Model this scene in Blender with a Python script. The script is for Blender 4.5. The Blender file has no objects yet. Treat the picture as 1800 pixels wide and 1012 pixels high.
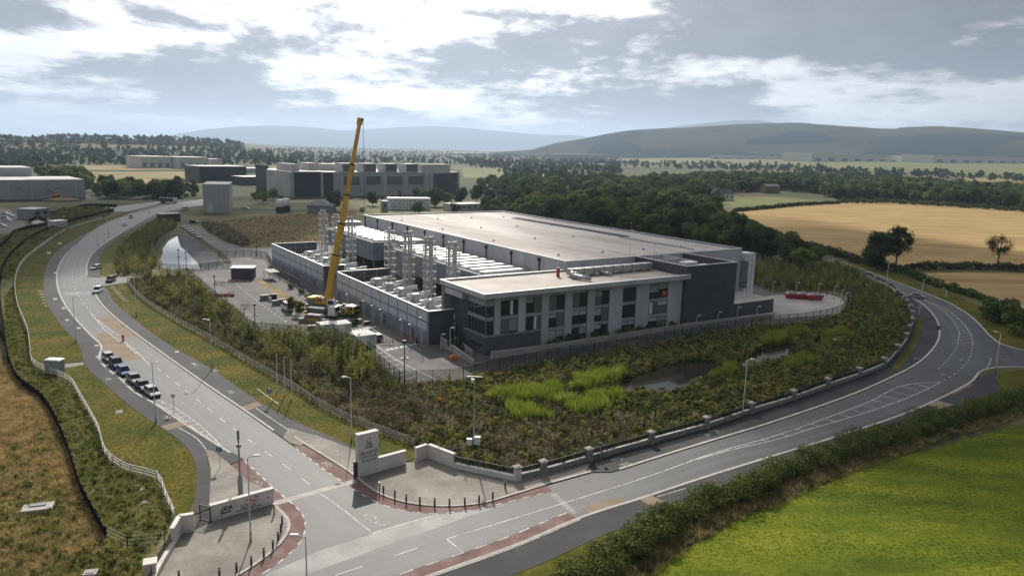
import bpy, bmesh, math, random
import numpy as np
from mathutils import Vector, Matrix
from mathutils.geometry import tessellate_polygon
random.seed(7); RNG = np.random.default_rng(7)
scene = bpy.context.scene
COL = scene.collection
# ------------------------------------------------------------------ camera
F, ROLL, YH, H = 1310.0, 0.0262, 262.0, 42.0
PITCH = math.atan((506 - YH) / F * math.cos(ROLL))
cam = bpy.data.cameras.new('camera'); camo = bpy.data.objects.new('camera', cam); COL.objects.link(camo)
cam.sensor_fit = 'HORIZONTAL'; cam.sensor_width = 36.0; cam.lens = 36.0 * F / 1800.0
cam.clip_start = 0.5; cam.clip_end = 60000
camo.matrix_world = Matrix.Translation((0, 0, H)) @ Matrix.Rotation(math.radians(90) - PITCH, 4, 'X') @ Matrix.Rotation(ROLL, 4, 'Z')
scene.camera = camo
scene.view_settings.view_transform = 'Standard'; scene.view_settings.look = 'None'
scene.view_settings.gamma = 1.0; scene.view_settings.use_curve_mapping = False
scene.view_settings.exposure = 0.16
scene.cycles.use_denoising = True
scene.cycles.max_bounces = 6; scene.cycles.diffuse_bounces = 2; scene.cycles.glossy_bounces = 3
scene.cycles.transmission_bounces = 4; scene.cycles.transparent_max_bounces = 12; scene.cycles.volume_bounces = 0
scene.cycles.sample_clamp_indirect = 4.0
# ------------------------------------------------------------------ sun and sky
SUN_EL, SUN_AZ = math.radians(35), math.radians(-9)      # azimuth from +Y towards +X
SDIR = Vector((math.sin(SUN_AZ) * math.cos(SUN_EL), math.cos(SUN_AZ) * math.cos(SUN_EL), math.sin(SUN_EL)))
sl = bpy.data.lights.new('sun', 'SUN'); so = bpy.data.objects.new('sun', sl); COL.objects.link(so)
sl.energy = 5.0; sl.angle = math.radians(0.6); sl.color = (1.0, 0.93, 0.83)
so.rotation_euler = (-SDIR).to_track_quat('-Z', 'Y').to_euler(); so.location = (0, 0, 300)
world = bpy.data.worlds.new('World'); scene.world = world; world.use_nodes = True
SKY_OFF = (10.1, 0.2, 0); SKY_A = 0.565
def build_world():
    nt = world.node_tree; N = nt.nodes; Lk = nt.links.new; N.clear()
    out = N.new('ShaderNodeOutputWorld'); bg = N.new('ShaderNodeBackground'); bg.inputs[1].default_value = 0.1
    sky = N.new('ShaderNodeTexSky'); sky.sky_type = 'NISHITA'; sky.sun_disc = False
    sky.sun_elevation = SUN_EL; sky.sun_rotation = SUN_AZ; sky.air_density = 1.0; sky.dust_density = 2.0
    tc = N.new('ShaderNodeTexCoord')
    def math_(op, a, b=None, c=None):
        n = N.new('ShaderNodeMath'); n.operation = op
        for i, v in enumerate((a, b, c)):
            if v is None: continue
            if isinstance(v, (int, float)): n.inputs[i].default_value = v
            else: Lk(v, n.inputs[i])
        return n.outputs[0]
    def ramp(v, a, b):
        n = N.new('ShaderNodeMapRange'); n.interpolation_type = 'SMOOTHSTEP'; Lk(v, n.inputs[0])
        n.inputs[1].default_value = a; n.inputs[2].default_value = b; return n.outputs[0]
    def mix(f, a, b):
        n = N.new('ShaderNodeMix'); n.data_type = 'RGBA'
        if isinstance(f, (int, float)): n.inputs[0].default_value = f
        else: Lk(f, n.inputs[0])
        for i, v in ((6, a), (7, b)):
            if isinstance(v, tuple): n.inputs[i].default_value = (*v, 1)
            else: Lk(v, n.inputs[i])
        return n.outputs[2]
    def scale(c, v):
        n = N.new('ShaderNodeVectorMath'); n.operation = 'SCALE'
        if isinstance(c, tuple): n.inputs[0].default_value = c
        else: Lk(c, n.inputs[0])
        if isinstance(v, (int, float)): n.inputs[3].default_value = v
        else: Lk(v, n.inputs[3])
        return n.outputs[0]
    sp = N.new('ShaderNodeSeparateXYZ'); Lk(tc.outputs['Generated'], sp.inputs[0])
    up = math_('MAXIMUM', sp.outputs[2], 0.0)
    den = math_('ADD', up, 0.085)
    cx = math_('DIVIDE', sp.outputs[0], den); cy = math_('DIVIDE', sp.outputs[1], den)
    cv = N.new('ShaderNodeCombineXYZ'); Lk(cx, cv.inputs[0]); Lk(cy, cv.inputs[1]); cv.inputs[2].default_value = 3.7
    def noise(sc, det, rough, dist=0.0, off=(0, 0, 0), stretch=(1, 1, 1)):
        m = N.new('ShaderNodeMapping'); Lk(cv.outputs[0], m.inputs[0]); m.inputs[1].default_value = off; m.inputs[3].default_value = stretch
        n = N.new('ShaderNodeTexNoise'); Lk(m.outputs[0], n.inputs['Vector'])
        n.inputs['Scale'].default_value = sc; n.inputs['Detail'].default_value = det
        n.inputs['Roughness'].default_value = rough; n.inputs['Distortion'].default_value = dist
        return n.outputs[0]
    def dnoise(sc, det, rough, dist, off, zs):
        """noise on the viewing direction: billows that stand up like cumulus seen from the side"""
        m = N.new('ShaderNodeMapping'); Lk(tc.outputs['Generated'], m.inputs[0]); m.inputs[1].default_value = off; m.inputs[3].default_value = (1, 1, zs)
        n = N.new('ShaderNodeTexNoise'); Lk(m.outputs[0], n.inputs['Vector']); n.inputs['Scale'].default_value = sc; n.inputs['Detail'].default_value = det
        n.inputs['Roughness'].default_value = rough; n.inputs['Distortion'].default_value = dist; return n.outputs[0]
    big = noise(0.30, 2, 0.5, 0.4, SKY_OFF, (1, .8, 1)); med = noise(1.7, 9, 0.60, 0.25, (0.3 + SKY_OFF[1], 5.2, 0), (.8, .6, 1))
    puff = dnoise(8.5, 10, 0.60, 0.15, (SKY_OFF[0], SKY_OFF[1], 1.3), 2.6); puff2 = dnoise(22, 8, 0.62, 0.15, (3.1, SKY_OFF[0], .2), 2.2)
    nn = math_('ADD', math_('MULTIPLY', big, 0.47), math_('ADD', math_('MULTIPLY', med, 0.36), math_('ADD', math_('MULTIPLY', puff, 0.34), math_('MULTIPLY', puff2, 0.15))))
    dot = N.new('ShaderNodeVectorMath'); dot.operation = 'DOT_PRODUCT'; Lk(tc.outputs['Generated'], dot.inputs[0])
    dot.inputs[1].default_value = SDIR
    d = math_('MAXIMUM', dot.outputs['Value'], 0.0)
    glow = math_('POWER', d, 11.0); wide = math_('POWER', d, 7.0)
    nn = math_('SUBTRACT', nn, math_('MULTIPLY', glow, 0.14))
    dens = ramp(nn, SKY_A, SKY_A + 0.105)
    thin = ramp(nn, SKY_A - .085, SKY_A - .005)
    # lit cloud edges white, brighter towards the sun; thick bases grey blue
    lit = mix(wide, (5.8, 5.9, 6.1), (34.0, 33.5, 33.0))
    base = mix(wide, (1.0, 1.1, 1.38), (7.0, 7.2, 7.6))
    shade = math_('ADD', 0.45, math_('ADD', math_('MULTIPLY', puff, 0.75), math_('MULTIPLY', puff2, 0.45)))
    lit = scale(lit, math_('ADD', 0.2, math_('ADD', math_('MULTIPLY', puff, 1.0), math_('MULTIPLY', puff2, 0.6))))
    cl = mix(dens, lit, scale(base, shade))
    clear = mix(math_('MAXIMUM', glow, ramp(up, .3, .05)), sky.outputs[0], mix(wide, (5.4, 5.8, 6.4), (26.0, 26.2, 26.2)))
    col = mix(thin, clear, cl)
    hz = ramp(up, 0.06, 0.0)
    col = mix(math_('MULTIPLY', hz, 0.6), col, mix(wide, (4.3, 4.5, 4.9), (13.0, 13.1, 13.2)))
    Lk(col, bg.inputs[0]); Lk(bg.outputs[0], out.inputs[0])
build_world()
# ------------------------------------------------------------------ geometry of the place: image ray -> ground point
CP, SP, CR, SR = math.cos(PITCH), math.sin(PITCH), math.cos(ROLL), math.sin(ROLL)
def ray(u, v):
    xc, yd = (u - 900) / F, (v - 506) / F
    x = xc * CR + yd * SR; y = -xc * SR + yd * CR
    return x, CP - y * SP, -SP - y * CP
def G(u, v, z=0.0):
    d = ray(u, v); t = (z - H) / d[2]
    return d[0] * t, d[1] * t
def project(x, y, z):
    w1, w2 = y, z - H
    dep = w1 * CP - w2 * SP; dn = -w1 * SP - w2 * CP
    a, b = x / dep, dn / dep
    return 900 + F * (a * CR - b * SR), 506 + F * (a * SR + b * CR)
def height(ub, vb, vt):
    x, y = G(ub, vb); lo, hi = 0.0, 90.0
    for _ in range(40):
        m = (lo + hi) / 2
        if project(x, y, m)[1] > vt: lo = m
        else: hi = m
    return lo
def sstep(a, b, x):
    t = np.clip((x - a) / (b - a), 0, 1); return t * t * (3 - 2 * t)
def terrain(x, y):
    x = np.asarray(x, float); y = np.asarray(y, float)
    d = np.hypot(x, y); az = np.degrees(np.arctan2(x, y))
    front = sstep(75, 55, np.abs(az))
    r = 0.0135 * np.maximum(d - 900, 0) * sstep(4, 24, az)
    r = np.minimum(r, 120)
    l = 34 * sstep(1350, 2700, d) * sstep(-14, -23, az)
    return (r + l) * (0.3 + 0.7 * front)
def GTv(u, v):
    """image points -> points on the land (arrays)"""
    u, v = np.atleast_1d(np.asarray(u, float)), np.atleast_1d(np.asarray(v, float)); d = ray(u, v)
    t = np.full(len(u), 60.0); hit = np.zeros(len(u), bool)
    for _ in range(760):
        hit |= (H + d[2] * t <= terrain(d[0] * t, d[1] * t)) | (t > 16000)
        if hit.all(): break
        t = np.where(hit, t, t * 1.0075)
    lo, hi = t / 1.0075, t
    for _ in range(12):
        m = (lo + hi) / 2; b = H + d[2] * m <= terrain(d[0] * m, d[1] * m); hi = np.where(b, m, hi); lo = np.where(b, lo, m)
    return d[0] * hi, d[1] * hi
def GT(u, v):
    x, y = GTv(u, v); return float(x[0]), float(y[0])
# ------------------------------------------------------------------ materials
MATS = {}
def new_mat(name):
    m = bpy.data.materials.new(name); m.use_nodes = True; MATS[name] = m
    nt = m.node_tree; nt.nodes.clear(); return m, nt
def pm(name, cols, scale=1.0, rough=0.85, bump=0.0, bscale=None, detail=6, metal=0.0, spec=0.4, fine=0.0, fscale=None, stretch=(1, 1, 1), rot=0.0, rnd=0.0, contrast=(0.35, 0.65), transl=0.0, bdist=0.05):
    """procedural surface: colours mixed by noise in object space, optional fine speckle, bump and per object variation"""
    m, nt = new_mat(name); N = nt.nodes; Lk = nt.links.new
    out = N.new('ShaderNodeOutputMaterial'); b = N.new('ShaderNodeBsdfPrincipled')
    b.inputs['Roughness'].default_value = rough; b.inputs['Metallic'].default_value = metal
    b.inputs['Specular IOR Level'].default_value = spec
    tc = N.new('ShaderNodeTexCoord'); mp = N.new('ShaderNodeMapping'); Lk(tc.outputs['Object'], mp.inputs[0])
    mp.inputs[3].default_value = stretch; mp.inputs[2].default_value = (0, 0, rot)
    n = N.new('ShaderNodeTexNoise'); Lk(mp.outputs[0], n.inputs['Vector'])
    n.inputs['Scale'].default_value = scale; n.inputs['Detail'].default_value = detail; n.inputs['Roughness'].default_value = 0.6
    cr = N.new('ShaderNodeValToRGB'); e = cr.color_ramp.elements
    k = len(cols)
    if k == 1: cols = (cols[0], cols[0]); k = 2
    while len(e) < k: e.new(0.5)
    for i, c in enumerate(cols):
        e[i].position = contrast[0] + (contrast[1] - contrast[0]) * i / (k - 1); e[i].color = (*c, 1)
    Lk(n.outputs[0], cr.inputs[0]); col = cr.outputs[0]
    if fine:
        n2 = N.new('ShaderNodeTexNoise'); Lk(mp.outputs[0], n2.inputs['Vector'])
        n2.inputs['Scale'].default_value = fscale or scale * 12; n2.inputs['Detail'].default_value = 4
        mr = N.new('ShaderNodeMapRange'); Lk(n2.outputs[0], mr.inputs[0])
        mr.inputs[1].default_value = 0.25; mr.inputs[2].default_value = 0.75
        mr.inputs[3].default_value = 1 - fine; mr.inputs[4].default_value = 1 + fine
        vm = N.new('ShaderNodeVectorMath'); vm.operation = 'SCALE'; Lk(col, vm.inputs[0]); Lk(mr.outputs[0], vm.inputs[3]); col = vm.outputs[0]
    if rnd:
        oi = N.new('ShaderNodeObjectInfo'); mr = N.new('ShaderNodeMapRange'); Lk(oi.outputs['Random'], mr.inputs[0])
        mr.inputs[3].default_value = 1 - rnd; mr.inputs[4].default_value = 1 + rnd
        vm = N.new('ShaderNodeVectorMath'); vm.operation = 'SCALE'; Lk(col, vm.inputs[0]); Lk(mr.outputs[0], vm.inputs[3]); col = vm.outputs[0]
    Lk(col, b.inputs['Base Color'])
    if bump:
        n3 = N.new('ShaderNodeTexNoise'); Lk(mp.outputs[0], n3.inputs['Vector']); n3.inputs['Scale'].default_value = bscale or scale * 8; n3.inputs['Detail'].default_value = 4
        bp = N.new('ShaderNodeBump'); bp.inputs['Strength'].default_value = bump; bp.inputs['Distance'].default_value = bdist
        Lk(n3.outputs[0], bp.inputs['Height']); Lk(bp.outputs[0], b.inputs['Normal'])
    Lk(b.outputs[0], out.inputs[0])
    return m
def leaf_mat(name, cols, transl=0.35, scale=0.35, rnd=0.3, stretch=None, patchy=1.0):
    """foliage: colour ramp by per object random and noise, diffuse + translucent"""
    m, nt = new_mat(name); N = nt.nodes; Lk = nt.links.new
    out = N.new('ShaderNodeOutputMaterial')
    oi = N.new('ShaderNodeObjectInfo'); ge = N.new('ShaderNodeNewGeometry'); mp = N.new('ShaderNodeMapping'); Lk(ge.outputs['Position'], mp.inputs[0])
    if stretch: mp.inputs[2].default_value = (0, 0, stretch[0]); mp.inputs[3].default_value = (stretch[1], stretch[2], 1)
    n = N.new('ShaderNodeTexNoise'); Lk(mp.outputs[0], n.inputs['Vector']); n.inputs['Scale'].default_value = scale; n.inputs['Detail'].default_value = 3
    a = N.new('ShaderNodeMath'); a.operation = 'MULTIPLY_ADD'; Lk(oi.outputs['Random'], a.inputs[0]); a.inputs[1].default_value = rnd * 2
    s = N.new('ShaderNodeMath'); s.operation = 'MULTIPLY_ADD'; Lk(n.outputs[0], s.inputs[0]); s.inputs[1].default_value = patchy; s.inputs[2].default_value = .5 - .5 * patchy - rnd
    Lk(s.outputs[0], a.inputs[2])
    cr = N.new('ShaderNodeValToRGB'); e = cr.color_ramp.elements
    while len(e) < len(cols): e.new(0.5)
    for i, c in enumerate(cols):
        e[i].position = 0.2 + 0.6 * i / max(1, len(cols) - 1); e[i].color = (*c, 1)
    Lk(a.outputs[0], cr.inputs[0])
    d = N.new('ShaderNodeBsdfDiffuse'); t = N.new('ShaderNodeBsdfTranslucent'); mx = N.new('ShaderNodeMixShader')
    mx.inputs[0].default_value = transl
    Lk(cr.outputs[0], d.inputs[0]); Lk(cr.outputs[0], t.inputs[0]); Lk(d.outputs[0], mx.inputs[1]); Lk(t.outputs[0], mx.inputs[2])
    g = N.new('ShaderNodeBsdfGlossy'); g.inputs['Roughness'].default_value = 0.55; g.inputs[0].default_value = (.5, .5, .45, 1)
    mx2 = N.new('ShaderNodeMixShader'); mx2.inputs[0].default_value = 0.03
    Lk(mx.outputs[0], mx2.inputs[1]); Lk(g.outputs[0], mx2.inputs[2]); Lk(mx2.outputs[0], out.inputs[0])
    return m
def see_through(name, col, alpha, rough=0.6):
    m, nt = new_mat(name); N = nt.nodes; Lk = nt.links.new
    out = N.new('ShaderNodeOutputMaterial'); d = N.new('ShaderNodeBsdfPrincipled'); t = N.new('ShaderNodeBsdfTransparent'); mx = N.new('ShaderNodeMixShader')
    d.inputs['Base Color'].default_value = (*col, 1); d.inputs['Roughness'].default_value = rough; mx.inputs[0].default_value = alpha
    Lk(t.outputs[0], mx.inputs[1]); Lk(d.outputs[0], mx.inputs[2]); Lk(mx.outputs[0], out.inputs[0]); return m
def glass_mat(name, col=(.02, .025, .03), rough=0.06):
    m, nt = new_mat(name); N = nt.nodes; Lk = nt.links.new
    out = N.new('ShaderNodeOutputMaterial'); b = N.new('ShaderNodeBsdfPrincipled')
    b.inputs['Base Color'].default_value = (*col, 1); b.inputs['Roughness'].default_value = rough; b.inputs['Specular IOR Level'].default_value = 0.6
    Lk(b.outputs[0], out.inputs[0]); return m
# ------------------------------------------------------------------ objects
def tag(o, label=None, cat=None, group=None, kind=None):
    if label: o['label'] = label
    if cat: o['category'] = cat
    if group: o['group'] = group
    if kind: o['kind'] = kind
    return o
def link(name, data, parent=None, loc=None, rot=None, sca=None):
    o = bpy.data.objects.new(name, data); COL.objects.link(o)
    if parent: o.parent = parent
    if loc is not None: o.location = loc
    if rot is not None: o.rotation_euler = rot if hasattr(rot, '__len__') else (0, 0, rot)
    if sca is not None: o.scale = sca
    return o
def empty(name, loc, rz=0.0, label=None, cat=None, group=None):
    o = link(name, None, None, loc, rz); o.empty_display_size = 0.3
    return tag(o, label, cat, group)
def copy_tree(o, parent=None):
    c = o.copy(); COL.objects.link(c); c.parent = parent
    for ch in list(o.children): copy_tree(ch, c)
    return c
class MB:
    """collects faces of one mesh"""
    def __init__(s): s.v = []; s.f = []
    def add(s, vs, fs):
        n = len(s.v); s.v += [tuple(v) for v in vs]; s.f += [tuple(i + n for i in f) for f in fs]; return s
    def box(s, x0, x1, y0, y1, z0, z1):
        return s.add([(x0, y0, z0), (x1, y0, z0), (x1, y1, z0), (x0, y1, z0), (x0, y0, z1), (x1, y0, z1), (x1, y1, z1), (x0, y1, z1)],
                     [(3, 2, 1, 0), (4, 5, 6, 7), (0, 1, 5, 4), (1, 2, 6, 5), (2, 3, 7, 6), (3, 0, 4, 7)])
    def frustum(s, r0, z0, r1, z1):
        (a0, a1, b0, b1), (c0, c1, d0, d1) = r0, r1
        return s.add([(a0, b0, z0), (a1, b0, z0), (a1, b1, z0), (a0, b1, z0), (c0, d0, z1), (c1, d0, z1), (c1, d1, z1), (c0, d1, z1)],
                     [(3, 2, 1, 0), (4, 5, 6, 7), (0, 1, 5, 4), (1, 2, 6, 5), (2, 3, 7, 6), (3, 0, 4, 7)])
    def tube(s, p, q, r0, r1=None, n=8, cap=True):
        p, q = Vector(p), Vector(q); r1 = r0 if r1 is None else r1
        d = (q - p).normalized(); a = d.orthogonal().normalized(); b = d.cross(a)
        vs = []
        for c, r in ((p, r0), (q, r1)):
            for i in range(n):
                t = 2 * math.pi * i / n; vs.append(c + a * math.cos(t) * r + b * math.sin(t) * r)
        fs = [(i, (i + 1) % n, n + (i + 1) % n, n + i) for i in range(n)]
        if cap: fs += [tuple(range(n - 1, -1, -1)), tuple(range(n, 2 * n))]
        return s.add(vs, fs)
    def beam(s, p, q, w, h=None, up=(0, 0, 1)):
        """rectangular bar from p to q"""
        p, q = Vector(p), Vector(q); h = h or w; d = (q - p).normalized(); u = Vector(up)
        if abs(d.dot(u)) > .98: u = Vector((1, 0, 0))
        a = d.cross(u).normalized() * w / 2; b = a.cross(d).normalized() * h / 2
        return s.add([p - a - b, p + a - b, p + a + b, p - a + b, q - a - b, q + a - b, q + a + b, q - a + b],
                     [(3, 2, 1, 0), (4, 5, 6, 7), (0, 1, 5, 4), (1, 2, 6, 5), (2, 3, 7, 6), (3, 0, 4, 7)])
    def prism(s, poly, z0, z1):
        n = len(poly); a = sum(poly[i][0] * poly[(i + 1) % n][1] - poly[(i + 1) % n][0] * poly[i][1] for i in range(n))
        if a < 0: poly = poly[::-1]
        tris = tessellate_polygon([[Vector((x, y, 0)) for x, y in poly]])
        vs = [(x, y, z0) for x, y in poly] + [(x, y, z1) for x, y in poly]
        def up(t):
            (ax, ay), (bx, by), (cx, cy) = (poly[i] for i in t)
            return t if (bx - ax) * (cy - ay) - (by - ay) * (cx - ax) > 0 else t[::-1]
        fs = []
        for t in tris:
            t = up(tuple(t)); fs.append(tuple(n + i for i in t)); fs.append(t[::-1])
        fs += [(i, (i + 1) % n, n + (i + 1) % n, n + i) for i in range(n)]
        return s.add(vs, fs)
    def sheet(s, poly, z):
        tris = tessellate_polygon([[Vector((x, y, 0)) for x, y in poly]])
        def up(t):
            (ax, ay), (bx, by), (cx, cy) = (poly[i] for i in t)
            return t if (bx - ax) * (cy - ay) - (by - ay) * (cx - ax) > 0 else t[::-1]
        return s.add([(x, y, z) for x, y in poly], [up(tuple(t)) for t in tris])
    def lathe(s, prof, n=10, c=(0, 0)):
        vs = []; fs = []
        for r, z in prof:
            for i in range(n):
                t = 2 * math.pi * i / n; vs.append((c[0] + r * math.cos(t), c[1] + r * math.sin(t), z))
        for j in range(len(prof) - 1):
            for i in range(n): fs.append((j * n + i, j * n + (i + 1) % n, (j + 1) * n + (i + 1) % n, (j + 1) * n + i))
        fs += [tuple(range(n - 1, -1, -1)), tuple(range((len(prof) - 1) * n, len(prof) * n))]
        return s.add(vs, fs)
    def mesh(s, name, mat=None, smooth=False):
        me = bpy.data.meshes.new(name); me.from_pydata(s.v, [], s.f)
        if mat: me.materials.append(MATS[mat] if isinstance(mat, str) else mat)
        if smooth: me.shade_smooth()
        return me
    def build(s, name, mat, parent=None, loc=None, rot=None, smooth=False, kind=None):
        o = link(name, s.mesh(name, mat, smooth), parent, loc, rot)
        if kind: o['kind'] = kind
        return o
def np_mesh(name, v, f, mat, smooth=False):
    me = bpy.data.meshes.new(name); v = np.asarray(v, np.float32); f = np.asarray(f, np.int32); k = f.shape[1]
    me.vertices.add(len(v)); me.vertices.foreach_set('co', v.ravel())
    me.loops.add(f.size); me.loops.foreach_set('vertex_index', f.ravel())
    me.polygons.add(len(f)); me.polygons.foreach_set('loop_start', np.arange(0, f.size, k, dtype=np.int32))
    me.update(calc_edges=True)
    me.materials.append(MATS[mat] if isinstance(mat, str) else mat)
    if smooth: me.shade_smooth()
    return me
def curve(pts, step=2.0, smooth=True, z=0.0, world=False):
    """image polyline -> smoothed, resampled ground polyline"""
    P = np.array(pts if world else [G(u, v, z) for u, v in pts], float)
    if smooth and len(P) > 2:
        out = []
        for i in range(len(P) - 1):
            p0, p1, p2, p3 = P[max(i - 1, 0)], P[i], P[i + 1], P[min(i + 2, len(P) - 1)]
            d01, d12, d23 = [max(np.linalg.norm(b - a), 1e-3) ** .5 for a, b in ((p0, p1), (p1, p2), (p2, p3))]
            m1 = (p2 - p1); m2 = (p2 - p1)
            if i > 0: m1 = d12 ** 2 * ((p1 - p0) / d01 ** 2 - (p2 - p0) / (d01 ** 2 + d12 ** 2) + (p2 - p1) / d12 ** 2)
            if i < len(P) - 2: m2 = d12 ** 2 * ((p2 - p1) / d12 ** 2 - (p3 - p1) / (d12 ** 2 + d23 ** 2) + (p3 - p2) / d23 ** 2)
            k = max(2, int(np.linalg.norm(p2 - p1) / step * 2))
            for t in np.linspace(0, 1, k, endpoint=False):
                out.append((2 * t**3 - 3 * t**2 + 1) * p1 + (t**3 - 2 * t**2 + t) * m1 + (-2 * t**3 + 3 * t**2) * p2 + (t**3 - t**2) * m2)
        out.append(P[-1]); P = np.array(out)
    return resample(P, step)
def resample(P, step):
    P = np.asarray(P, float); L = np.r_[0, np.cumsum(np.linalg.norm(np.diff(P, axis=0), axis=1))]
    n = max(2, int(round(L[-1] / step)) + 1); s = np.linspace(0, L[-1], n)
    return np.c_[np.interp(s, L, P[:, 0]), np.interp(s, L, P[:, 1])]
def normals(P):
    t = np.gradient(P, axis=0); t /= np.maximum(np.linalg.norm(t, axis=1), 1e-6)[:, None]
    return np.c_[-t[:, 1], t[:, 0]]
def offset(P, d): return P + normals(P) * d
def ribbon(mb, P, w0, w1, z0, z1=None):
    """flat (z1 None) or solid strip along P between offsets w0 and w1"""
    a, b = offset(P, w0), offset(P, w1); n = len(P)
    if z1 is None:
        flip = w0 > w1
        mb.add([(*p, z0) for p in a] + [(*p, z0) for p in b], [((i, i + 1, n + i + 1, n + i) if not flip else (n + i, n + i + 1, i + 1, i)) for i in range(n - 1)])
    else:
        vs = [(*p, z0) for p in a] + [(*p, z0) for p in b] + [(*p, z1) for p in a] + [(*p, z1) for p in b]
        fs = []
        for i in range(n - 1):
            fs += [(2 * n + i, 2 * n + i + 1, 3 * n + i + 1, 3 * n + i), (i, i + 1, 2 * n + i + 1, 2 * n + i), (n + i + 1, n + i, 3 * n + i, 3 * n + i + 1)]
        fs += [(0, 2 * n, 3 * n, n), (n - 1, 2 * n - 1, 4 * n - 1, 3 * n - 1)]
        mb.add(vs, fs)
    return mb
def wp(pts, z=0.0): return [G(u, v, z) for u, v in pts]
def inside(poly, X, Y):
    poly = np.asarray(poly); r = np.zeros(len(X), bool); j = len(poly) - 1
    for i in range(len(poly)):
        xi, yi = poly[i]; xj, yj = poly[j]
        c = ((yi > Y) != (yj > Y)) & (X < (xj - xi) * (Y - yi) / (yj - yi + 1e-12) + xi); r ^= c; j = i
    return r
ORD = ['first', 'second', 'third', 'fourth', 'fifth', 'sixth', 'seventh', 'eighth', 'ninth', 'tenth', 'eleventh', 'twelfth', 'thirteenth', 'fourteenth', 'fifteenth', 'sixteenth', 'seventeenth', 'eighteenth', 'nineteenth', 'twentieth']
# ------------------------------------------------------------------ setting: ground, fields, roads
pm('ground', ((.055, .06, .025), (.10, .10, .04), (.17, .145, .07)), spec=0.05, scale=.035, bump=.5, bscale=1.5, fine=.35, fscale=.8)
pm('verge_grass', ((.05, .064, .008), (.085, .08, .012), (.13, .10, .02)), spec=0.04, scale=.13, bump=.5, bscale=3, fine=.3, fscale=1.6, detail=8)
pm('dry_grass', ((.10, .10, .035), (.22, .155, .07), (.30, .21, .105)), spec=0.05, scale=.11, bump=.8, bscale=1.2, fine=.45, fscale=1.1, detail=8)
pm('weed_ground', ((.05, .065, .018), (.085, .095, .028), (.15, .125, .05)), spec=0.05, scale=.2, bump=.8, bscale=2, fine=.4, fscale=1.5)
pm('field_green', ((.06, .09, .010), (.11, .14, .012), (.17, .19, .018)), spec=0.04, scale=.06, bump=.7, bscale=1.6, fine=.3, fscale=.9, stretch=(1, 2.6, 1), rot=-.5, detail=8)
pm('stubble', ((.26, .172, .07), (.34, .232, .10), (.41, .295, .138)), spec=0.05, scale=.02, bump=.3, bscale=1, fine=.16, fscale=.09, stretch=(1, 5, 1), rot=-.35, detail=8)
pm('brown_field', ((.07, .07, .022), (.10, .075, .04), (.145, .115, .055)), spec=0.05, scale=.03, bump=.5, bscale=1, fine=.3, fscale=.4)
pm('pale_field', ((.10, .12, .04), (.145, .155, .055), (.18, .175, .075)), spec=0.05, scale=.008, fine=.12, fscale=.06)
pm('yellow_field', ((.16, .13, .055), (.24, .19, .085), (.28, .225, .105)), spec=0.05, scale=.012, fine=.2, fscale=.09, stretch=(1, 3, 1))
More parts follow.
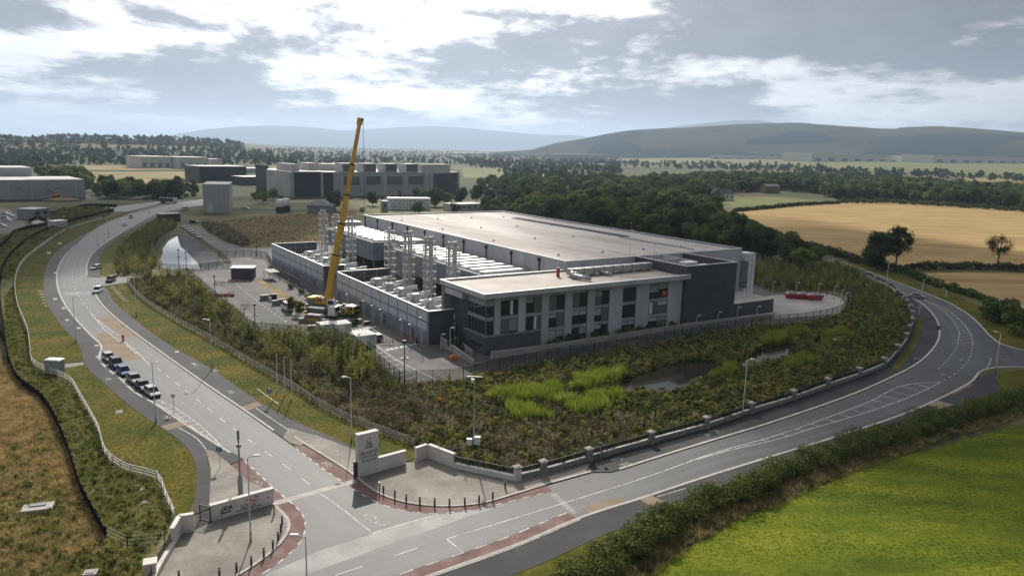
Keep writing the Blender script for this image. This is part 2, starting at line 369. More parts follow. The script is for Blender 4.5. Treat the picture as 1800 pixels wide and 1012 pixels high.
def asphalt_mat():
    """worn road surface; on lane overlays the colour attribute 'lane' (across, along, mask) adds polished wheel tracks, their backlit sheen put into the colour, and streaks of dust"""
    m, nt = new_mat('asphalt'); N = nt.nodes; Lk = nt.links.new
    out = N.new('ShaderNodeOutputMaterial'); b = N.new('ShaderNodeBsdfPrincipled'); b.inputs['Roughness'].default_value = .62; b.inputs['Specular IOR Level'].default_value = .35
    tc = N.new('ShaderNodeTexCoord')
    def noise(vec, sc, det, rough=.6):
        n = N.new('ShaderNodeTexNoise'); Lk(vec, n.inputs['Vector']); n.inputs['Scale'].default_value = sc; n.inputs['Detail'].default_value = det; n.inputs['Roughness'].default_value = rough; return n.outputs[0]
    def mr(v, a, b_, c, d):
        n = N.new('ShaderNodeMapRange'); Lk(v, n.inputs[0]); n.inputs[1].default_value = a; n.inputs[2].default_value = b_; n.inputs[3].default_value = c; n.inputs[4].default_value = d; return n.outputs[0]
    def mul(a, b_):
        n = N.new('ShaderNodeMath'); n.operation = 'MULTIPLY'
        for k, v in ((0, a), (1, b_)):
            if isinstance(v, (int, float)): n.inputs[k].default_value = v
            else: Lk(v, n.inputs[k])
        return n.outputs[0]
    big = mr(noise(tc.outputs['Object'], .05, 5), .3, .7, .72, 1.3); mid = mr(noise(tc.outputs['Object'], .5, 8, .7), .25, .75, .8, 1.22); fine = mr(noise(tc.outputs['Object'], 6, 4, .7), .25, .75, .86, 1.14)
    at = N.new('ShaderNodeAttribute'); at.attribute_name = 'lane'; sp = N.new('ShaderNodeSeparateXYZ'); Lk(at.outputs['Vector'], sp.inputs[0])
    cv = N.new('ShaderNodeCombineXYZ'); Lk(mul(sp.outputs[0], 26.0), cv.inputs[0]); Lk(mul(sp.outputs[1], .035), cv.inputs[1])
    st = mr(noise(cv.outputs[0], .55, 6, .65), .3, .72, -.35, 1.0)
    sn = N.new('ShaderNodeMath'); sn.operation = 'SINE'; Lk(mul(sp.outputs[0], 12.566), sn.inputs[0])
    tr = N.new('ShaderNodeMath'); tr.operation = 'MULTIPLY_ADD'; Lk(sn.outputs[0], tr.inputs[0]); tr.inputs[1].default_value = .18; Lk(st, tr.inputs[2])  # lighter tracks: wear, plus sheen of the low sun painted in
    lane = N.new('ShaderNodeMath'); lane.operation = 'MULTIPLY_ADD'; Lk(tr.outputs[0], lane.inputs[0]); Lk(mul(sp.outputs[2], .62), lane.inputs[1]); lane.inputs[2].default_value = 1.0
    f = mul(mul(mul(big, mid), fine), lane.outputs[0])
    vm = N.new('ShaderNodeVectorMath'); vm.operation = 'SCALE'; vm.inputs[0].default_value = (.054, .0555, .0585); Lk(f, vm.inputs[3]); Lk(vm.outputs[0], b.inputs['Base Color'])
    bp = N.new('ShaderNodeBump'); bp.inputs['Strength'].default_value = .25; bp.inputs['Distance'].default_value = .02; Lk(noise(tc.outputs['Object'], 18, 4), bp.inputs['Height']); Lk(bp.outputs[0], b.inputs['Normal'])
    Lk(b.outputs[0], out.inputs[0])
asphalt_mat()
pm('asphalt_dark', ((.026, .027, .029), (.036, .037, .040), (.052, .052, .055)), spec=0.16, scale=.12, rough=.75, bump=.25, bscale=18, fine=.14, fscale=2.0, detail=8, bdist=.02)
pm('asphalt_pale', ((.11, .11, .109), (.16, .16, .158), (.22, .218, .214)), spec=0.25, scale=.25, rough=.6, bump=.2, bscale=16, fine=.1, fscale=2.5, bdist=.02)
pm('site_asphalt', ((.085, .078, .077), (.115, .107, .105), (.15, .141, .137)), scale=.1, rough=.85, spec=.2, bump=.2, bscale=16, fine=.1, fscale=2.5, bdist=.02)
pm('paving', ((.165, .147, .124), (.22, .198, .17), (.29, .265, .23)), spec=0.12, scale=.16, rough=.75, bump=.25, bscale=12, fine=.13, fscale=2.4, detail=9, bdist=.02)
pm('concrete', ((.30, .285, .26), (.36, .345, .32), (.42, .40, .375)), spec=0.2, scale=.15, rough=.8, bump=.2, bscale=12, fine=.08, fscale=2.5, detail=9, bdist=.02)
pm('anti_skid', ((.215, .165, .115), (.245, .19, .135), (.275, .215, .16)), spec=0.1, scale=.3, rough=.9, bump=.3, bscale=20, fine=.1, fscale=3, bdist=.02)
pm('red_lane', ((.135, .082, .072), (.18, .112, .098), (.235, .17, .153)), spec=0.12, scale=.3, rough=.85, bump=.3, bscale=20, fine=.15, fscale=2.5, bdist=.02)
pm('kerb', ((.33, .315, .285), (.40, .385, .35), (.46, .44, .41)), spec=0.2, scale=.7, rough=.85, fine=.1, bump=.2)
pm('kerb_dark', ((.17, .165, .16), (.22, .21, .20), (.26, .25, .24)), spec=0.2, scale=.7, rough=.85, fine=.1, bump=.2)
pm('white_paint', ((.12, .12, .12), (.34, .34, .33), (.54, .54, .52)), scale=.9, rough=.7, fine=.15, fscale=5, contrast=(.3, .55))
pm('worn_paint', ((.09, .09, .09), (.19, .19, .187), (.33, .33, .32)), scale=1.2, rough=.7, fine=.2, fscale=6, contrast=(.35, .6))
def water_mat(name, col, rough, bump):
    m, nt = new_mat(name); N = nt.nodes; Lk = nt.links.new
    out = N.new('ShaderNodeOutputMaterial'); b = N.new('ShaderNodeBsdfPrincipled')
    b.inputs['Base Color'].default_value = (*col, 1); b.inputs['Roughness'].default_value = rough; b.inputs['Specular IOR Level'].default_value = .5 if 'lagoon' in name else .16
    tc = N.new('ShaderNodeTexCoord'); n = N.new('ShaderNodeTexNoise'); Lk(tc.outputs['Object'], n.inputs['Vector']); n.inputs['Scale'].default_value = .7; n.inputs['Detail'].default_value = 4
    bp = N.new('ShaderNodeBump'); bp.inputs['Strength'].default_value = bump; bp.inputs['Distance'].default_value = .05; Lk(n.outputs[0], bp.inputs['Height']); Lk(bp.outputs[0], b.inputs['Normal'])
    Lk(b.outputs[0], out.inputs[0])
water_mat('pond_water', (.024, .020, .014), .06, .03)
water_mat('lagoon_water', (.045, .047, .046), .03, .05)
pm('liner', ((.085, .088, .092), (.11, .114, .118), (.14, .144, .148)), spec=0.02, scale=.15, rough=1.0)
pm('bank_soil', ((.05, .04, .025), (.075, .06, .04), (.10, .085, .055)), spec=0.05, scale=.3, rough=.95, fine=.2)

# the ground: one sheet of rings round the viewpoint, out to the horizon, following the land
def build_ground():
    az = np.unique(np.round(np.r_[np.arange(-180, -50, 6), np.arange(-50, 50.1, 1.0), np.arange(54, 180.1, 6)], 3))
    rad = np.r_[5, 60, 150, 300, 500, 700, 900, np.geomspace(1000, 31000, 46)]
    A, Rr = np.meshgrid(np.radians(az), rad)
    X, Y = Rr * np.sin(A), Rr * np.cos(A); Z = terrain(X, Y)
    n, m = A.shape; v = np.c_[X.ravel(), Y.ravel(), Z.ravel()]; v = np.r_[v, [[0, 0, 0]]]
    i, j = np.meshgrid(np.arange(n - 1), np.arange(m - 1), indexing='ij'); i = i.ravel(); j = j.ravel()
    f = np.c_[i * m + j, (i + 1) * m + j, (i + 1) * m + j + 1, i * m + j + 1][:, ::-1]
    c = len(v) - 1; tri = np.c_[np.full(m - 1, c), np.arange(m - 1), np.arange(m - 1) + 1, np.full(m - 1, c)]
    me = bpy.data.meshes.new('ground')
    me.from_pydata(v.tolist(), [], [tuple(map(int, q)) for q in f] + [(c, k + 1, k) for k in range(m - 1)])
    me.materials.append(MATS['far_land']); me.shade_smooth()
    o = link('ground', me); o['kind'] = 'structure'
def far_land_mat():
    """near: rough grass; far: patchwork of fields (voronoi cells)"""
    m, nt = new_mat('far_land'); N = nt.nodes; Lk = nt.links.new
    out = N.new('ShaderNodeOutputMaterial'); b = N.new('ShaderNodeBsdfPrincipled'); b.inputs['Roughness'].default_value = .95; b.inputs['Specular IOR Level'].default_value = .1
    tc = N.new('ShaderNodeTexCoord')
    vo = N.new('ShaderNodeTexVoronoi'); vo.inputs['Scale'].default_value = 1 / 260; vo.inputs['Randomness'].default_value = .9; Lk(tc.outputs['Object'], vo.inputs['Vector'])
    sp = N.new('ShaderNodeSeparateColor'); Lk(vo.outputs['Color'], sp.inputs[0])
    cr = N.new('ShaderNodeValToRGB'); e = cr.color_ramp.elements; cols = ((.032, .044, .018), (.05, .066, .024), (.075, .088, .032), (.12, .11, .05), (.06, .055, .03), (.045, .064, .022))
    while len(e) < len(cols): e.new(.5)
    for i, c in enumerate(cols): e[i].position = i / (len(cols) - 1); e[i].color = (*c, 1)
    Lk(sp.outputs[0], cr.inputs[0])
    n = N.new('ShaderNodeTexNoise'); n.inputs['Scale'].default_value = .02; n.inputs['Detail'].default_value = 9; n.inputs['Roughness'].default_value = .7; Lk(tc.outputs['Object'], n.inputs['Vector'])
    mr = N.new('ShaderNodeMapRange'); Lk(n.outputs[0], mr.inputs[0]); mr.inputs[1].default_value = .3; mr.inputs[2].default_value = .7; mr.inputs[3].default_value = .6; mr.inputs[4].default_value = 1.4
    vm = N.new('ShaderNodeVectorMath'); vm.operation = 'SCALE'; Lk(cr.outputs[0], vm.inputs[0]); Lk(mr.outputs[0], vm.inputs[3])
    Lk(vm.outputs[0], b.inputs['Base Color']); Lk(b.outputs[0], out.inputs[0])
far_land_mat(); build_ground()
def sheet(name, pts, z, mat, world=False, kind='structure', parent=None):
    o = MB().sheet(pts if world else wp(pts), z).build(name, mat, parent)
    if kind and not parent: o['kind'] = kind
    return o
def slab(name, pts, z1, mat, world=False, parent=None):
    o = MB().prism([tuple(p) for p in (pts if world else wp(pts))], -.05, z1).build(name, mat, parent)
    if not parent: o['kind'] = 'structure'
    return o
def land_patch(name, q, mat, nx=14, ny=4, lift=.4):
    """field lying on the land; q = image corners (top left, top right, bottom right, bottom left)"""
    tl, tr, br, bl = [np.array(p, float) for p in q]; pp = []
    for j in range(ny + 1):
        for i in range(nx + 1):
            s, t = i / nx, j / ny; pp.append((tl * (1 - s) + tr * s) * (1 - t) + (bl * (1 - s) + br * s) * t)
    pp = np.array(pp); gx, gy = GTv(pp[:, 0], pp[:, 1]); vs = np.c_[gx, gy, terrain(gx, gy) + lift].tolist()
    fs = [(j * (nx + 1) + i, (j + 1) * (nx + 1) + i, (j + 1) * (nx + 1) + i + 1, j * (nx + 1) + i + 1) for j in range(ny) for i in range(nx)]
    return MB().add(vs, fs).build(name, mat, kind='structure')
# near rough land under everything
sheet('rough_ground', [(-500, 400), (150, 366), (360, 352), (640, 352), (860, 352), (1300, 345), (1900, 360), (2500, 430), (2600, 1300), (900, 1500), (-900, 1400)], .006, 'ground')
sheet('dry_field', [(-400, 600), (-60, 560), (0, 628), (16, 640), (37, 677), (72, 702), (92, 730), (110, 770), (140, 850), (185, 945), (245, 990), (262, 1030), (200, 1300), (-500, 1200)], .014, 'dry_grass')
sheet('weed_strip', [(16, 640), (37, 677), (72, 702), (92, 730), (110, 770), (140, 850), (185, 945), (245, 990), (290, 945), (305, 907), (272, 842), (235, 835), (200, 817), (172, 757), (140, 700), (122, 672), (75, 652), (57, 640), (52, 600), (32, 542), (27, 502), (37, 467), (20, 470), (5, 520), (8, 580)], .012, 'weed_ground')
sheet('green_field', [(1050, 1060), (1117, 1012), (1200, 967), (1275, 924), (1350, 889), (1425, 861), (1525, 821), (1625, 792), (1725, 765), (1830, 738), (2300, 700), (2400, 1500), (1000, 1500)], .016, 'field_green')
sheet('stubble_field', [(1294, 374), (1310, 367), (1350, 363), (1475, 354.5), (1575, 356), (1800, 370), (1960, 384), (1990, 480), (1800, 471), (1600, 470), (1540, 462), (1470, 444), (1400, 424), (1330, 398)], .03, 'stubble')
sheet('mown_field', [(1590, 480), (1700, 479), (1800, 480), (1990, 490), (2000, 580), (1800, 545), (1725, 519), (1650, 500)], .034, 'stubble')
sheet('far_meadow', [(1260, 348), (1350, 346), (1440, 352), (1350, 362), (1290, 364)], .04, 'pale_field')
sheet('fallow_field', [(352, 393), (440, 384), (560, 377), (640, 370), (700, 380), (640, 410), (560, 428), (475, 434), (450, 436), (415, 428), (380, 410)], .030, 'brown_field')
land_patch('airfield_grass', [(1062, 276), (1800, 289), (1830, 313), (1064, 283)], 'pale_field', 24, 4)
land_patch('harvested_field', [(1700, 312), (1790, 316), (1800, 322), (1690, 318)], 'yellow_field')
land_patch('sunlit_field', [(150, 291), (250, 291), (330, 299), (140, 300)], 'yellow_field')  # distant field in its own plain yellow
land_patch('stubble_strip', [(155, 303), (352, 302), (358, 326), (158, 322)], 'yellow_field')
land_patch('bright_meadow', [(450, 292), (490, 292), (492, 306), (452, 306)], 'yellow_field')
land_patch('meadow', [(812, 296), (960, 300), (975, 318), (815, 314)], 'pale_field')
land_patch('tilled_field', [(880, 314), (985, 310), (975, 330), (885, 338)], 'brown_field')
sheet('bank_grass', [(1290, 456), (1380, 448), (1480, 462), (1500, 478), (1470, 492), (1330, 480), (1310, 478)], .03, 'pale_field')

# carriageway outlines (image coordinates of kerb lines)
WEST = [(357, 350), (300, 359), (250, 371), (190, 391), (160, 410), (140, 427), (115, 450), (102, 477), (102, 500), (110, 525), (130, 555), (162, 590), (180, 608), (177, 631), (185, 643), (215, 667), (240, 690), (270, 707), (312, 735), (350, 760), (390, 785), (425, 807), (460, 838), (489, 864), (509, 881), (529, 899), (537, 918), (536, 935), (527, 955), (512, 970), (487, 991), (457, 1011), (400, 1036), (300, 1075)]
EAST_N = [(357, 361), (300, 370), (270, 379), (240, 394), (200, 417), (175, 434), (160, 448), (152, 466), (151, 486)]
EAST_S = [(163, 502), (170, 525), (197, 555), (237, 587), (275, 615), (332, 656), (375, 686), (425, 720), (482, 760), (510, 781), (545, 806), (570, 825), (602, 846), (640, 871), (665, 884), (700, 895), (750, 902), (800, 900), (850, 892), (900, 880), (962, 865), (1007, 852), (1075, 831), (1150, 807), (1237, 780), (1350, 746), (1425, 721), (1500, 694), (1562, 667), (1612, 641), (1640, 616), (1652, 595), (1653, 578), (1646, 559), (1630, 541), (1602, 522), (1575, 509), (1557, 500), (1510, 477), (1457, 457)]
EASTR = [(1462, 455), (1525, 477), (1575, 496), (1612, 510), (1662, 530), (1700, 552), (1725, 575), (1741, 592), (1765, 607), (1800, 616), (1900, 632)]
SOUTH = [(1900, 652), (1800, 645), (1760, 645), (1732, 649), (1705, 671), (1652, 699), (1600, 722), (1475, 765), (1350, 803), (1225, 842), (1125, 875), (1030, 905), (900, 959), (747, 1013), (560, 1080), (480, 1110)]
cW, cEN, cES, cER, cS = curve(WEST, 2), curve(EAST_N, 2), curve(EAST_S, 2), curve(EASTR, 2), curve(SOUTH, 2)
SIDE_N = [(151, 486), (175, 488), (205, 487), (262, 485)]; SIDE_S = [(258, 492), (215, 497), (185, 502), (163, 502)]
outline = list(cW) + list(cS[::-1]) + list(cER[::-1]) + list(cES[::-1]) + wp(SIDE_S)[::-1] + wp(SIDE_N)[::-1] + list(cEN[::-1])
road = MB().sheet([tuple(p) for p in outline], .0185).build('road', 'asphalt', kind='structure')
def lane_overlay(P, w0, w1):
    """worn running surface of one lane, with its across / along / mask coordinates"""
    k = 6; n = len(P); L = np.r_[0, np.cumsum(np.linalg.norm(np.diff(P, axis=0), axis=1))]; vs = []; at = []
    for j in range(k + 1):
        t = j / k; q = offset(P, w0 + (w1 - w0) * t)
        for i in range(n):
            e = min(1, L[i] / 8, (L[-1] - L[i]) / 8); vs.append((*q[i], .0225)); at.append((t, L[i], math.sin(math.pi * t) ** .5 * e if 0 < j < k else 0.0))
    fs = [(j * n + i, j * n + i + 1, (j + 1) * n + i + 1, (j + 1) * n + i) if w1 > w0 else ((j + 1) * n + i, (j + 1) * n + i + 1, j * n + i + 1, j * n + i) for j in range(k) for i in range(n - 1)]
    me = MB().add(vs, fs).mesh('lane_surface', 'asphalt'); a_ = me.attributes.new('lane', 'FLOAT_VECTOR', 'POINT'); a_.data.foreach_set('vector', np.array(at, np.float32).ravel())
    link('lane_surface', me, road)
_sel = lambda P, f: P[[i for i, p in enumerate(P) if f(p)]]
_mid = curve([(343, 356), (285, 366), (230, 384), (176, 418), (140, 446), (128, 475), (128, 500), (140, 528), (170, 570), (215, 607), (275, 646), (340, 697), (404, 748), (457, 787), (520, 832), (548, 854), (652, 934)], 2)
lane_overlay(_mid, -.15, -3.4); lane_overlay(_mid, .15, 3.4)
_midr = curve([(440, 1060), (589, 1011), (700, 976), (785, 947), (900, 912), (1010, 878), (1125, 842), (1212, 811), (1287, 790), (1350, 776), (1437, 750), (1525, 724), (1600, 697), (1650, 674), (1687, 645), (1700, 615), (1690, 585), (1662, 552), (1622, 526), (1575, 504), (1515, 478)], 2)
lane_overlay(_midr, -.15, -3.2); lane_overlay(_midr, .15, 3.3)
# footpaths beside it, raised
W_OUT = [(300, 352), (240, 370), (172, 400), (130, 422), (100, 442), (83, 465), (77, 487), (77, 510), (85, 540), (112, 577), (140, 610), (150, 642), (192, 682), (232, 717), (275, 747), (312, 772), (332, 792), (344, 817), (346, 852), (340, 895), (340, 905)]
cWO = curve(W_OUT, 2)
iw = [i for i, p in enumerate(cW) if p[1] > G(425, 807)[1] - .2]
wpath = list(cWO) + [G(372, 893), G(371, 840), G(361, 791), G(390, 787)] + list(cW[:max(iw)][::-1])
slab('footpath', [tuple(p) for p in wpath], .11, 'asphalt_dark', world=True)
E_OUT_S = [(175, 500), (185, 506), (200, 530), (237, 562), (287, 600), (375, 651), (450, 703), (520, 742), (575, 765), (622, 787), (668, 799), (700, 810), (728, 806)]
cEO = curve(E_OUT_S, 2)
ie = [i for i, p in enumerate(cES) if p[1] > G(497, 770)[1]]
ie = [i for i in ie if i < 150 and cES[i][0] < -20]
slab('footpath', [tuple(p) for p in list(cEO) + [G(700, 816), G(622, 791), G(560, 767), G(507, 753), G(497, 770)] + list(cES[:max(ie)][::-1])], .11, 'asphalt_dark', world=True)
E_OUT_N = [(300, 377), (240, 401), (205, 420), (185, 437), (177, 450), (174, 476), (176, 487)]
cEON = curve(E_OUT_N, 2)
slab('footpath', [tuple(p) for p in list(cEON) + list(cEN[::-1][:-6])], .11, 'asphalt_dark', world=True)
# grass verges
WFENCE = [(180, 385), (132, 400), (72, 435), (37, 467), (27, 502), (32, 542), (50, 590), (54, 622), (58, 641), (75, 652), (122, 672), (140, 700), (172, 757), (200, 817), (235, 835), (272, 842), (290, 875), (307, 912)]
cWF = curve(WFENCE, 1.9)
slab('mown_verge', [tuple(p) for p in list(cWF) + [G(330, 905)] + list(cWO[:-2][::-1])], .075, 'verge_grass', world=True)
TFENCE = [(224, 498), (250, 527), (312, 567), (375, 602), (450, 647), (520, 687), (570, 720), (615, 742), (667, 762), (729, 786)]
cTF = curve(TFENCE, 2.0)
slab('mown_verge', [tuple(p) for p in list(cTF) + list(cEO[::-1][:-2])], .075, 'verge_grass', world=True)
slab('mown_verge', [tuple(p) for p in list(cEON[3:-2]) + wp([(200, 487), (199, 460), (207, 440), (235, 415), (275, 390)])], .075, 'verge_grass', world=True)
# paved forecourts
PLAZA_R = [(507, 753), (515, 768), (530, 778), (575, 806), (622, 837), (640, 852), (665, 868), (700, 881), (750, 889.5), (800, 890.5), (850, 885), (900, 871)]
kR = curve(PLAZA_R[1:] + [(962, 852), (1040, 830)], 1.2)
plaza_r = slab('plaza', [tuple(p) for p in wp([(507, 753)]) + list(kR[:-1]) + wp([(1038, 814), (905, 847), (797, 824), (753, 808), (732, 813), (700, 816), (622, 791), (560, 767)])], .125, 'paving', world=True)
kL = curve([(480, 882), (490, 892), (502, 904), (510, 915), (511, 926), (505, 941), (480, 970), (450, 993), (415, 1015), (350, 1050)], 1.0)
plaza_l = slab('plaza', [tuple(p) for p in list(kL) + wp([(250, 1060), (275, 1010), (310, 940), (342, 933), (372, 919)])], .125, 'paving', world=True)
slab('traffic_island', [(361, 791), (373, 793), (400, 813), (437, 847), (478, 864), (480, 872), (372, 905), (368, 886), (371, 826)], .13, 'paving')
slab('footpath', [(905, 847), (1040, 811), (1098, 796), (1098, 823), (1075, 830), (1040, 830.5), (962, 852.5)], .112, 'asphalt_dark')
sheet('cycle_ramp', [(958, 853), (1040, 831), (1076, 826), (1078, 831), (1007, 853), (972, 864)], .0180, 'asphalt')
slab('footpath', [(478, 755), (500, 748), (540, 776), (528, 784), (510, 779), (495, 768)], .10, 'paving')
slab('footpath', [(358, 786), (388, 783), (428, 807), (404, 817), (372, 796)], .10, 'asphalt_dark')
sheet('paved_entry', [(342, 933), (372, 919), (369, 900), (346, 905)], .118, 'asphalt_dark')
# kerbs
def kerb(P, side=.35, mat='kerb', z=.135):
    return ribbon(MB(), P, 0, side, 0, z).build('kerb', mat, road)
kerb(cW[:max(iw)], -.4); kerb(cEN, .4); kerb(cES[:max(ie)], .4); kerb(kR, .35, 'kerb'); kerb(kL, -.35)
ir = [i for i, p in enumerate(cES) if p[0] > G(982, 860)[0] and i > 100]
kerb(cES[min(ir):], .45); kerb(cER, .4); kerb(cS, .4)
# north footpath of the right-hand road, up to the boundary wall
PIERS = [(910, 845), (949, 836), (1040, 810), (1146, 780), (1237, 755), (1318, 728), (1393, 705), (1456, 682), (1509, 664), (1554, 645), (1577, 622), (1594, 600), (1600, 585), (1604, 572), (1605, 560), (1602, 548), (1596, 539), (1590, 531), (1577, 519), (1566, 507), (1540, 495), (1523, 487)]
cWALL = curve(PIERS, 2)
slab('footpath', [tuple(p) for p in [q for q in cWALL if q[0] > G(1074, 802)[0] or q[1] > 130] + [q for i, q in enumerate(cES[:-8]) if i >= min(ir) and (q[0] > G(1076, 831)[0] or q[1] > 130)][::-1]], .11, 'asphalt_dark', world=True)
slab('grass_strip', [(1566, 650), (1580, 630), (1598, 605), (1607, 585), (1610, 565), (1622, 560), (1623, 580), (1613, 605), (1590, 640), (1572, 655)], .13, 'verge_grass')
# south footpath and right-hand verges
i0 = int(len(cS) * .17)
ribbon(MB(), cS[i0:], .4, 4.6, -.02, .10).build('footpath', 'asphalt_dark', kind='structure')
ribbon(MB(), cS[i0:], 4.6, 9.5, -.02, .07).build('mown_verge', 'verge_grass', kind='structure')
ribbon(MB(), cER[3:], .4, 7.5, -.02, .06).build('mown_verge', 'verge_grass', kind='structure')
slab('mown_verge', [(1755, 656), (1800, 650), (1900, 655), (1900, 690), (1780, 690), (1752, 672)], .12, 'verge_grass')
slab('footpath', [(1712, 675), (1735, 655), (1752, 655), (1745, 672), (1760, 690), (1690, 712), (1672, 700)], .108, 'asphalt_dark')
# red cycle lanes, coloured patches
def flat(name, pts, z, mat, world=False): return MB().sheet([tuple(p) for p in (pts if world else wp(pts))], z).build(name, mat, road)
iwl = [i for i, p in enumerate(cW) if p[1] < G(402, 793)[1]]
outer = [p for p in cW[min(iwl):]]
flat('cycle_lane', outer + list(kL[::-1]) + wp([(480, 872), (478, 864), (437, 847), (400, 814)]), .028, 'red_lane', True)
oR = cES[[i for i, p in enumerate(cES) if p[1] < G(510, 781)[1] and p[0] < G(982, 860)[0]]]
flat('cycle_lane', list(oR) + list(kR[kR[:, 0] < G(975, 850)[0]][::-1]), .028, 'red_lane', True)
sS = cS[[i for i, p in enumerate(cS) if p[0] < G(1030, 905)[0]]]
flat('cycle_lane', list(sS) + list(offset(sS, -1.75)[::-1]), .028, 'red_lane', True)
sS2 = cS[[i for i, p in enumerate(cS) if G(1030, 905)[0] <= p[0] < G(1120, 877)[0]]]
flat('paved_ramp', list(sS2) + list(offset(sS2, -1.5)[::-1]), .028, 'anti_skid', True)
flat('cycle_lane', [(1672, 690), (1700, 672), (1710, 677), (1675, 696)], .112, 'red_lane')
flat('coloured_patch', [(172, 560), (198, 556.5), (243, 591), (222, 597), (200, 580)], .026, 'anti_skid')
flat('coloured_patch', [(166, 588), (192, 583), (212, 599), (250, 630), (222, 634), (190, 617)], .026, 'anti_skid')
flat('coloured_patch', [(1118, 875), (1140, 869), (1166, 882), (1145, 891)], .118, 'anti_skid')
flat('coloured_patch', [(1628, 711), (1650, 705), (1675, 712), (1652, 720)], .118, 'anti_skid')
flat('coloured_patch', [(282, 750), (318, 740), (334, 746), (296, 757)], .118, 'anti_skid')
flat('coloured_patch', [(424, 716), (450, 707), (462, 712), (437, 722)], .118, 'anti_skid')
flat('worn_surface', [(430, 1030), (480, 1003), (560, 968), (655, 938), (770, 905), (862, 893), (905, 882), (830, 905), (760, 930), (672, 961), (590, 990), (500, 1024)], .0235, 'asphalt_pale')
flat('setts_strip', [(481, 881), (622, 842), (626, 848), (484, 888)], .030, 'kerb')
flat('worn_surface', [(965, 868), (977, 866), (1015, 901), (1006, 904)], .0245, 'asphalt_pale')
flat('worn_surface', [(113, 514), (159, 512), (161, 517), (115, 519)], .0245, 'asphalt_pale')
# painted markings
def line(pts, w=.14, z=.033, mat='white_paint', world=False, step=1.5):
    P = pts if world else curve(pts, step); return ribbon(MB(), P, -w / 2, w / 2, z).build('road_marking', mat, road)
def dashes(pts, on, off, w=.14, z=.033, mat='white_paint', world=False):
    P = resample(pts if world else curve(pts, 1), .5); n = len(P); L = on + off; i = 0; a = int(on / .5); b = int(L / .5)
    while i + a < n:
        ribbon(MB(), P[i:i + a + 1], -w / 2, w / 2, z).build('road_marking', mat, road); i += b
dashes([(275, 646), (315, 677), (340, 697), (404, 748), (457, 787), (520, 832), (545, 852)], 2.5, 3.0)
dashes([(207, 402), (175, 420), (140, 447), (130, 467), (127, 485), (135, 514), (160, 550)], 2, 3.5, .12)
line([(160, 550), (185, 580), (212, 601)]); line([(172, 562), (185, 573), (200, 584)], .12)
line([(217, 599), (240, 618), (263, 641)]); line([(222, 606), (240, 622)], .12)
line([(560, 865), (590, 886), (652, 934)], .14)
line([(655, 937), (712, 920), (770, 904)], .2)
dashes([(589, 1011), (625, 999), (681, 981), (736, 962), (785, 946)], 3.4, 3.2)
line([(785, 947), (815, 971)], .16); line([(785, 947), (900, 912), (1010, 878), (1125, 842), (1212, 811)], .16)
LOW = [(1212, 811), (1287, 790), (1350, 776), (1437, 750), (1525, 724), (1600, 697), (1650, 674), (1687, 650), (1705, 627), (1710, 607)]
UPP = [(1212, 810), (1275, 790), (1350, 769.5), (1437, 740), (1525, 707), (1607, 674), (1655, 671)]
line(LOW[:7], .16); line(UPP, .16); dashes(LOW[6:], 1.6, 1.6, .14)
cl_, cu_ = resample(curve(LOW[:7], 1), 4.2), curve(UPP, .8)
for p in cl_[2:-1]:
    q = cu_[np.argmin(np.linalg.norm(cu_ - (p + np.array([-1.3, 1.0])), axis=1))]
    if np.linalg.norm(p - q) > .5: line(np.array([p, q]), .14, world=True)
L2 = [(1622, 526), (1650, 541), (1672, 560), (1685, 580), (1684, 603)]; R2 = [(1622, 525), (1662, 543), (1690, 565), (1707, 590), (1710, 607)]
line(L2, .14); line(R2, .14); line([(1682, 605), (1710, 608)], .14)
a2, b2 = resample(curve(L2, 1), 3.6), resample(curve(R2, 1), 3.6)
for i in range(2, min(len(a2), len(b2))): line(np.array([a2[i], b2[min(i + 0, len(b2) - 1)]]), .13, world=True)
dashes([(1683, 608), (1672, 625), (1650, 648)], 1.2, 1.2, .14); line([(1743, 628), (1735, 648)], .13); dashes([(1590, 514), (1560, 503), (1510, 481)], 3, 5, .1)
dashes(offset(cW[min(iwl):], -.0), 1.2, 1.2, .16, world=True)
dashes(oR, 1.2, 1.2, .16, world=True); dashes(offset(sS, -1.75), 1.5, 1.6, .16, world=True)
line(sS, .18, .034, world=True); line(offset(sS, .55), .12, .14, world=True)
line([(270, 707), (305, 726), (340, 752), (385, 784)], .13); line([(313, 752), (347, 772), (362, 790)], .12, .122)
bayA, bayB = resample(curve([(273, 700), (312, 719), (350, 746), (380, 775)], 1), 1.6), cW
for p in bayA[1:-2]:
    q = cW[np.argmin(np.linalg.norm(cW - p, axis=1))]; line(np.array([p, q]), .14, world=True)
line([(273, 700), (312, 719), (350, 746), (390, 784)], .13)
line([(452, 684), (470, 697), (490, 711)], .12, .122); line([(450, 718), (478, 737), (508, 757)], .12, .122); line([(1120, 815), (1127, 812)], .3, .122)
line([(955, 851), (1000, 839), (1038, 829)], .12, .14); line([(1155, 874), (1205, 859)], .1, .115)
for y0, xs in ((511, ()),):
    pass
for (u, v) in ((97, 526), (112, 542), (118, 563), (138, 577), (170, 608), (172, 628), (437, 608), (311, 619), (340, 640), (105, 428), (86, 445), (98, 480)):
    flat('cover_plate', [(u - 4, v - 1), (u + 3, v - 1.5), (u + 4, v + 1), (u - 3, v + 1.5)], .118 if u < 400 and not (300 < u) else .117, 'kerb')
for k in range(6): flat('tactile_slab', [(66 + k * 2.2, 512 + k * 5), (77 + k * 2.2, 511.6 + k * 5), (78 + k * 2.2, 513 + k * 5), (67 + k * 2.2, 513.6 + k * 5)], .09, 'paving')
for k in range(7): flat('tactile_slab', [(194 + k * 3.6, 505 + k * 3.9), (202 + k * 3.6, 504.6 + k * 3.9), (203 + k * 3.6, 505.8 + k * 3.9), (195 + k * 3.6, 506.4 + k * 3.9)], .09, 'paving')
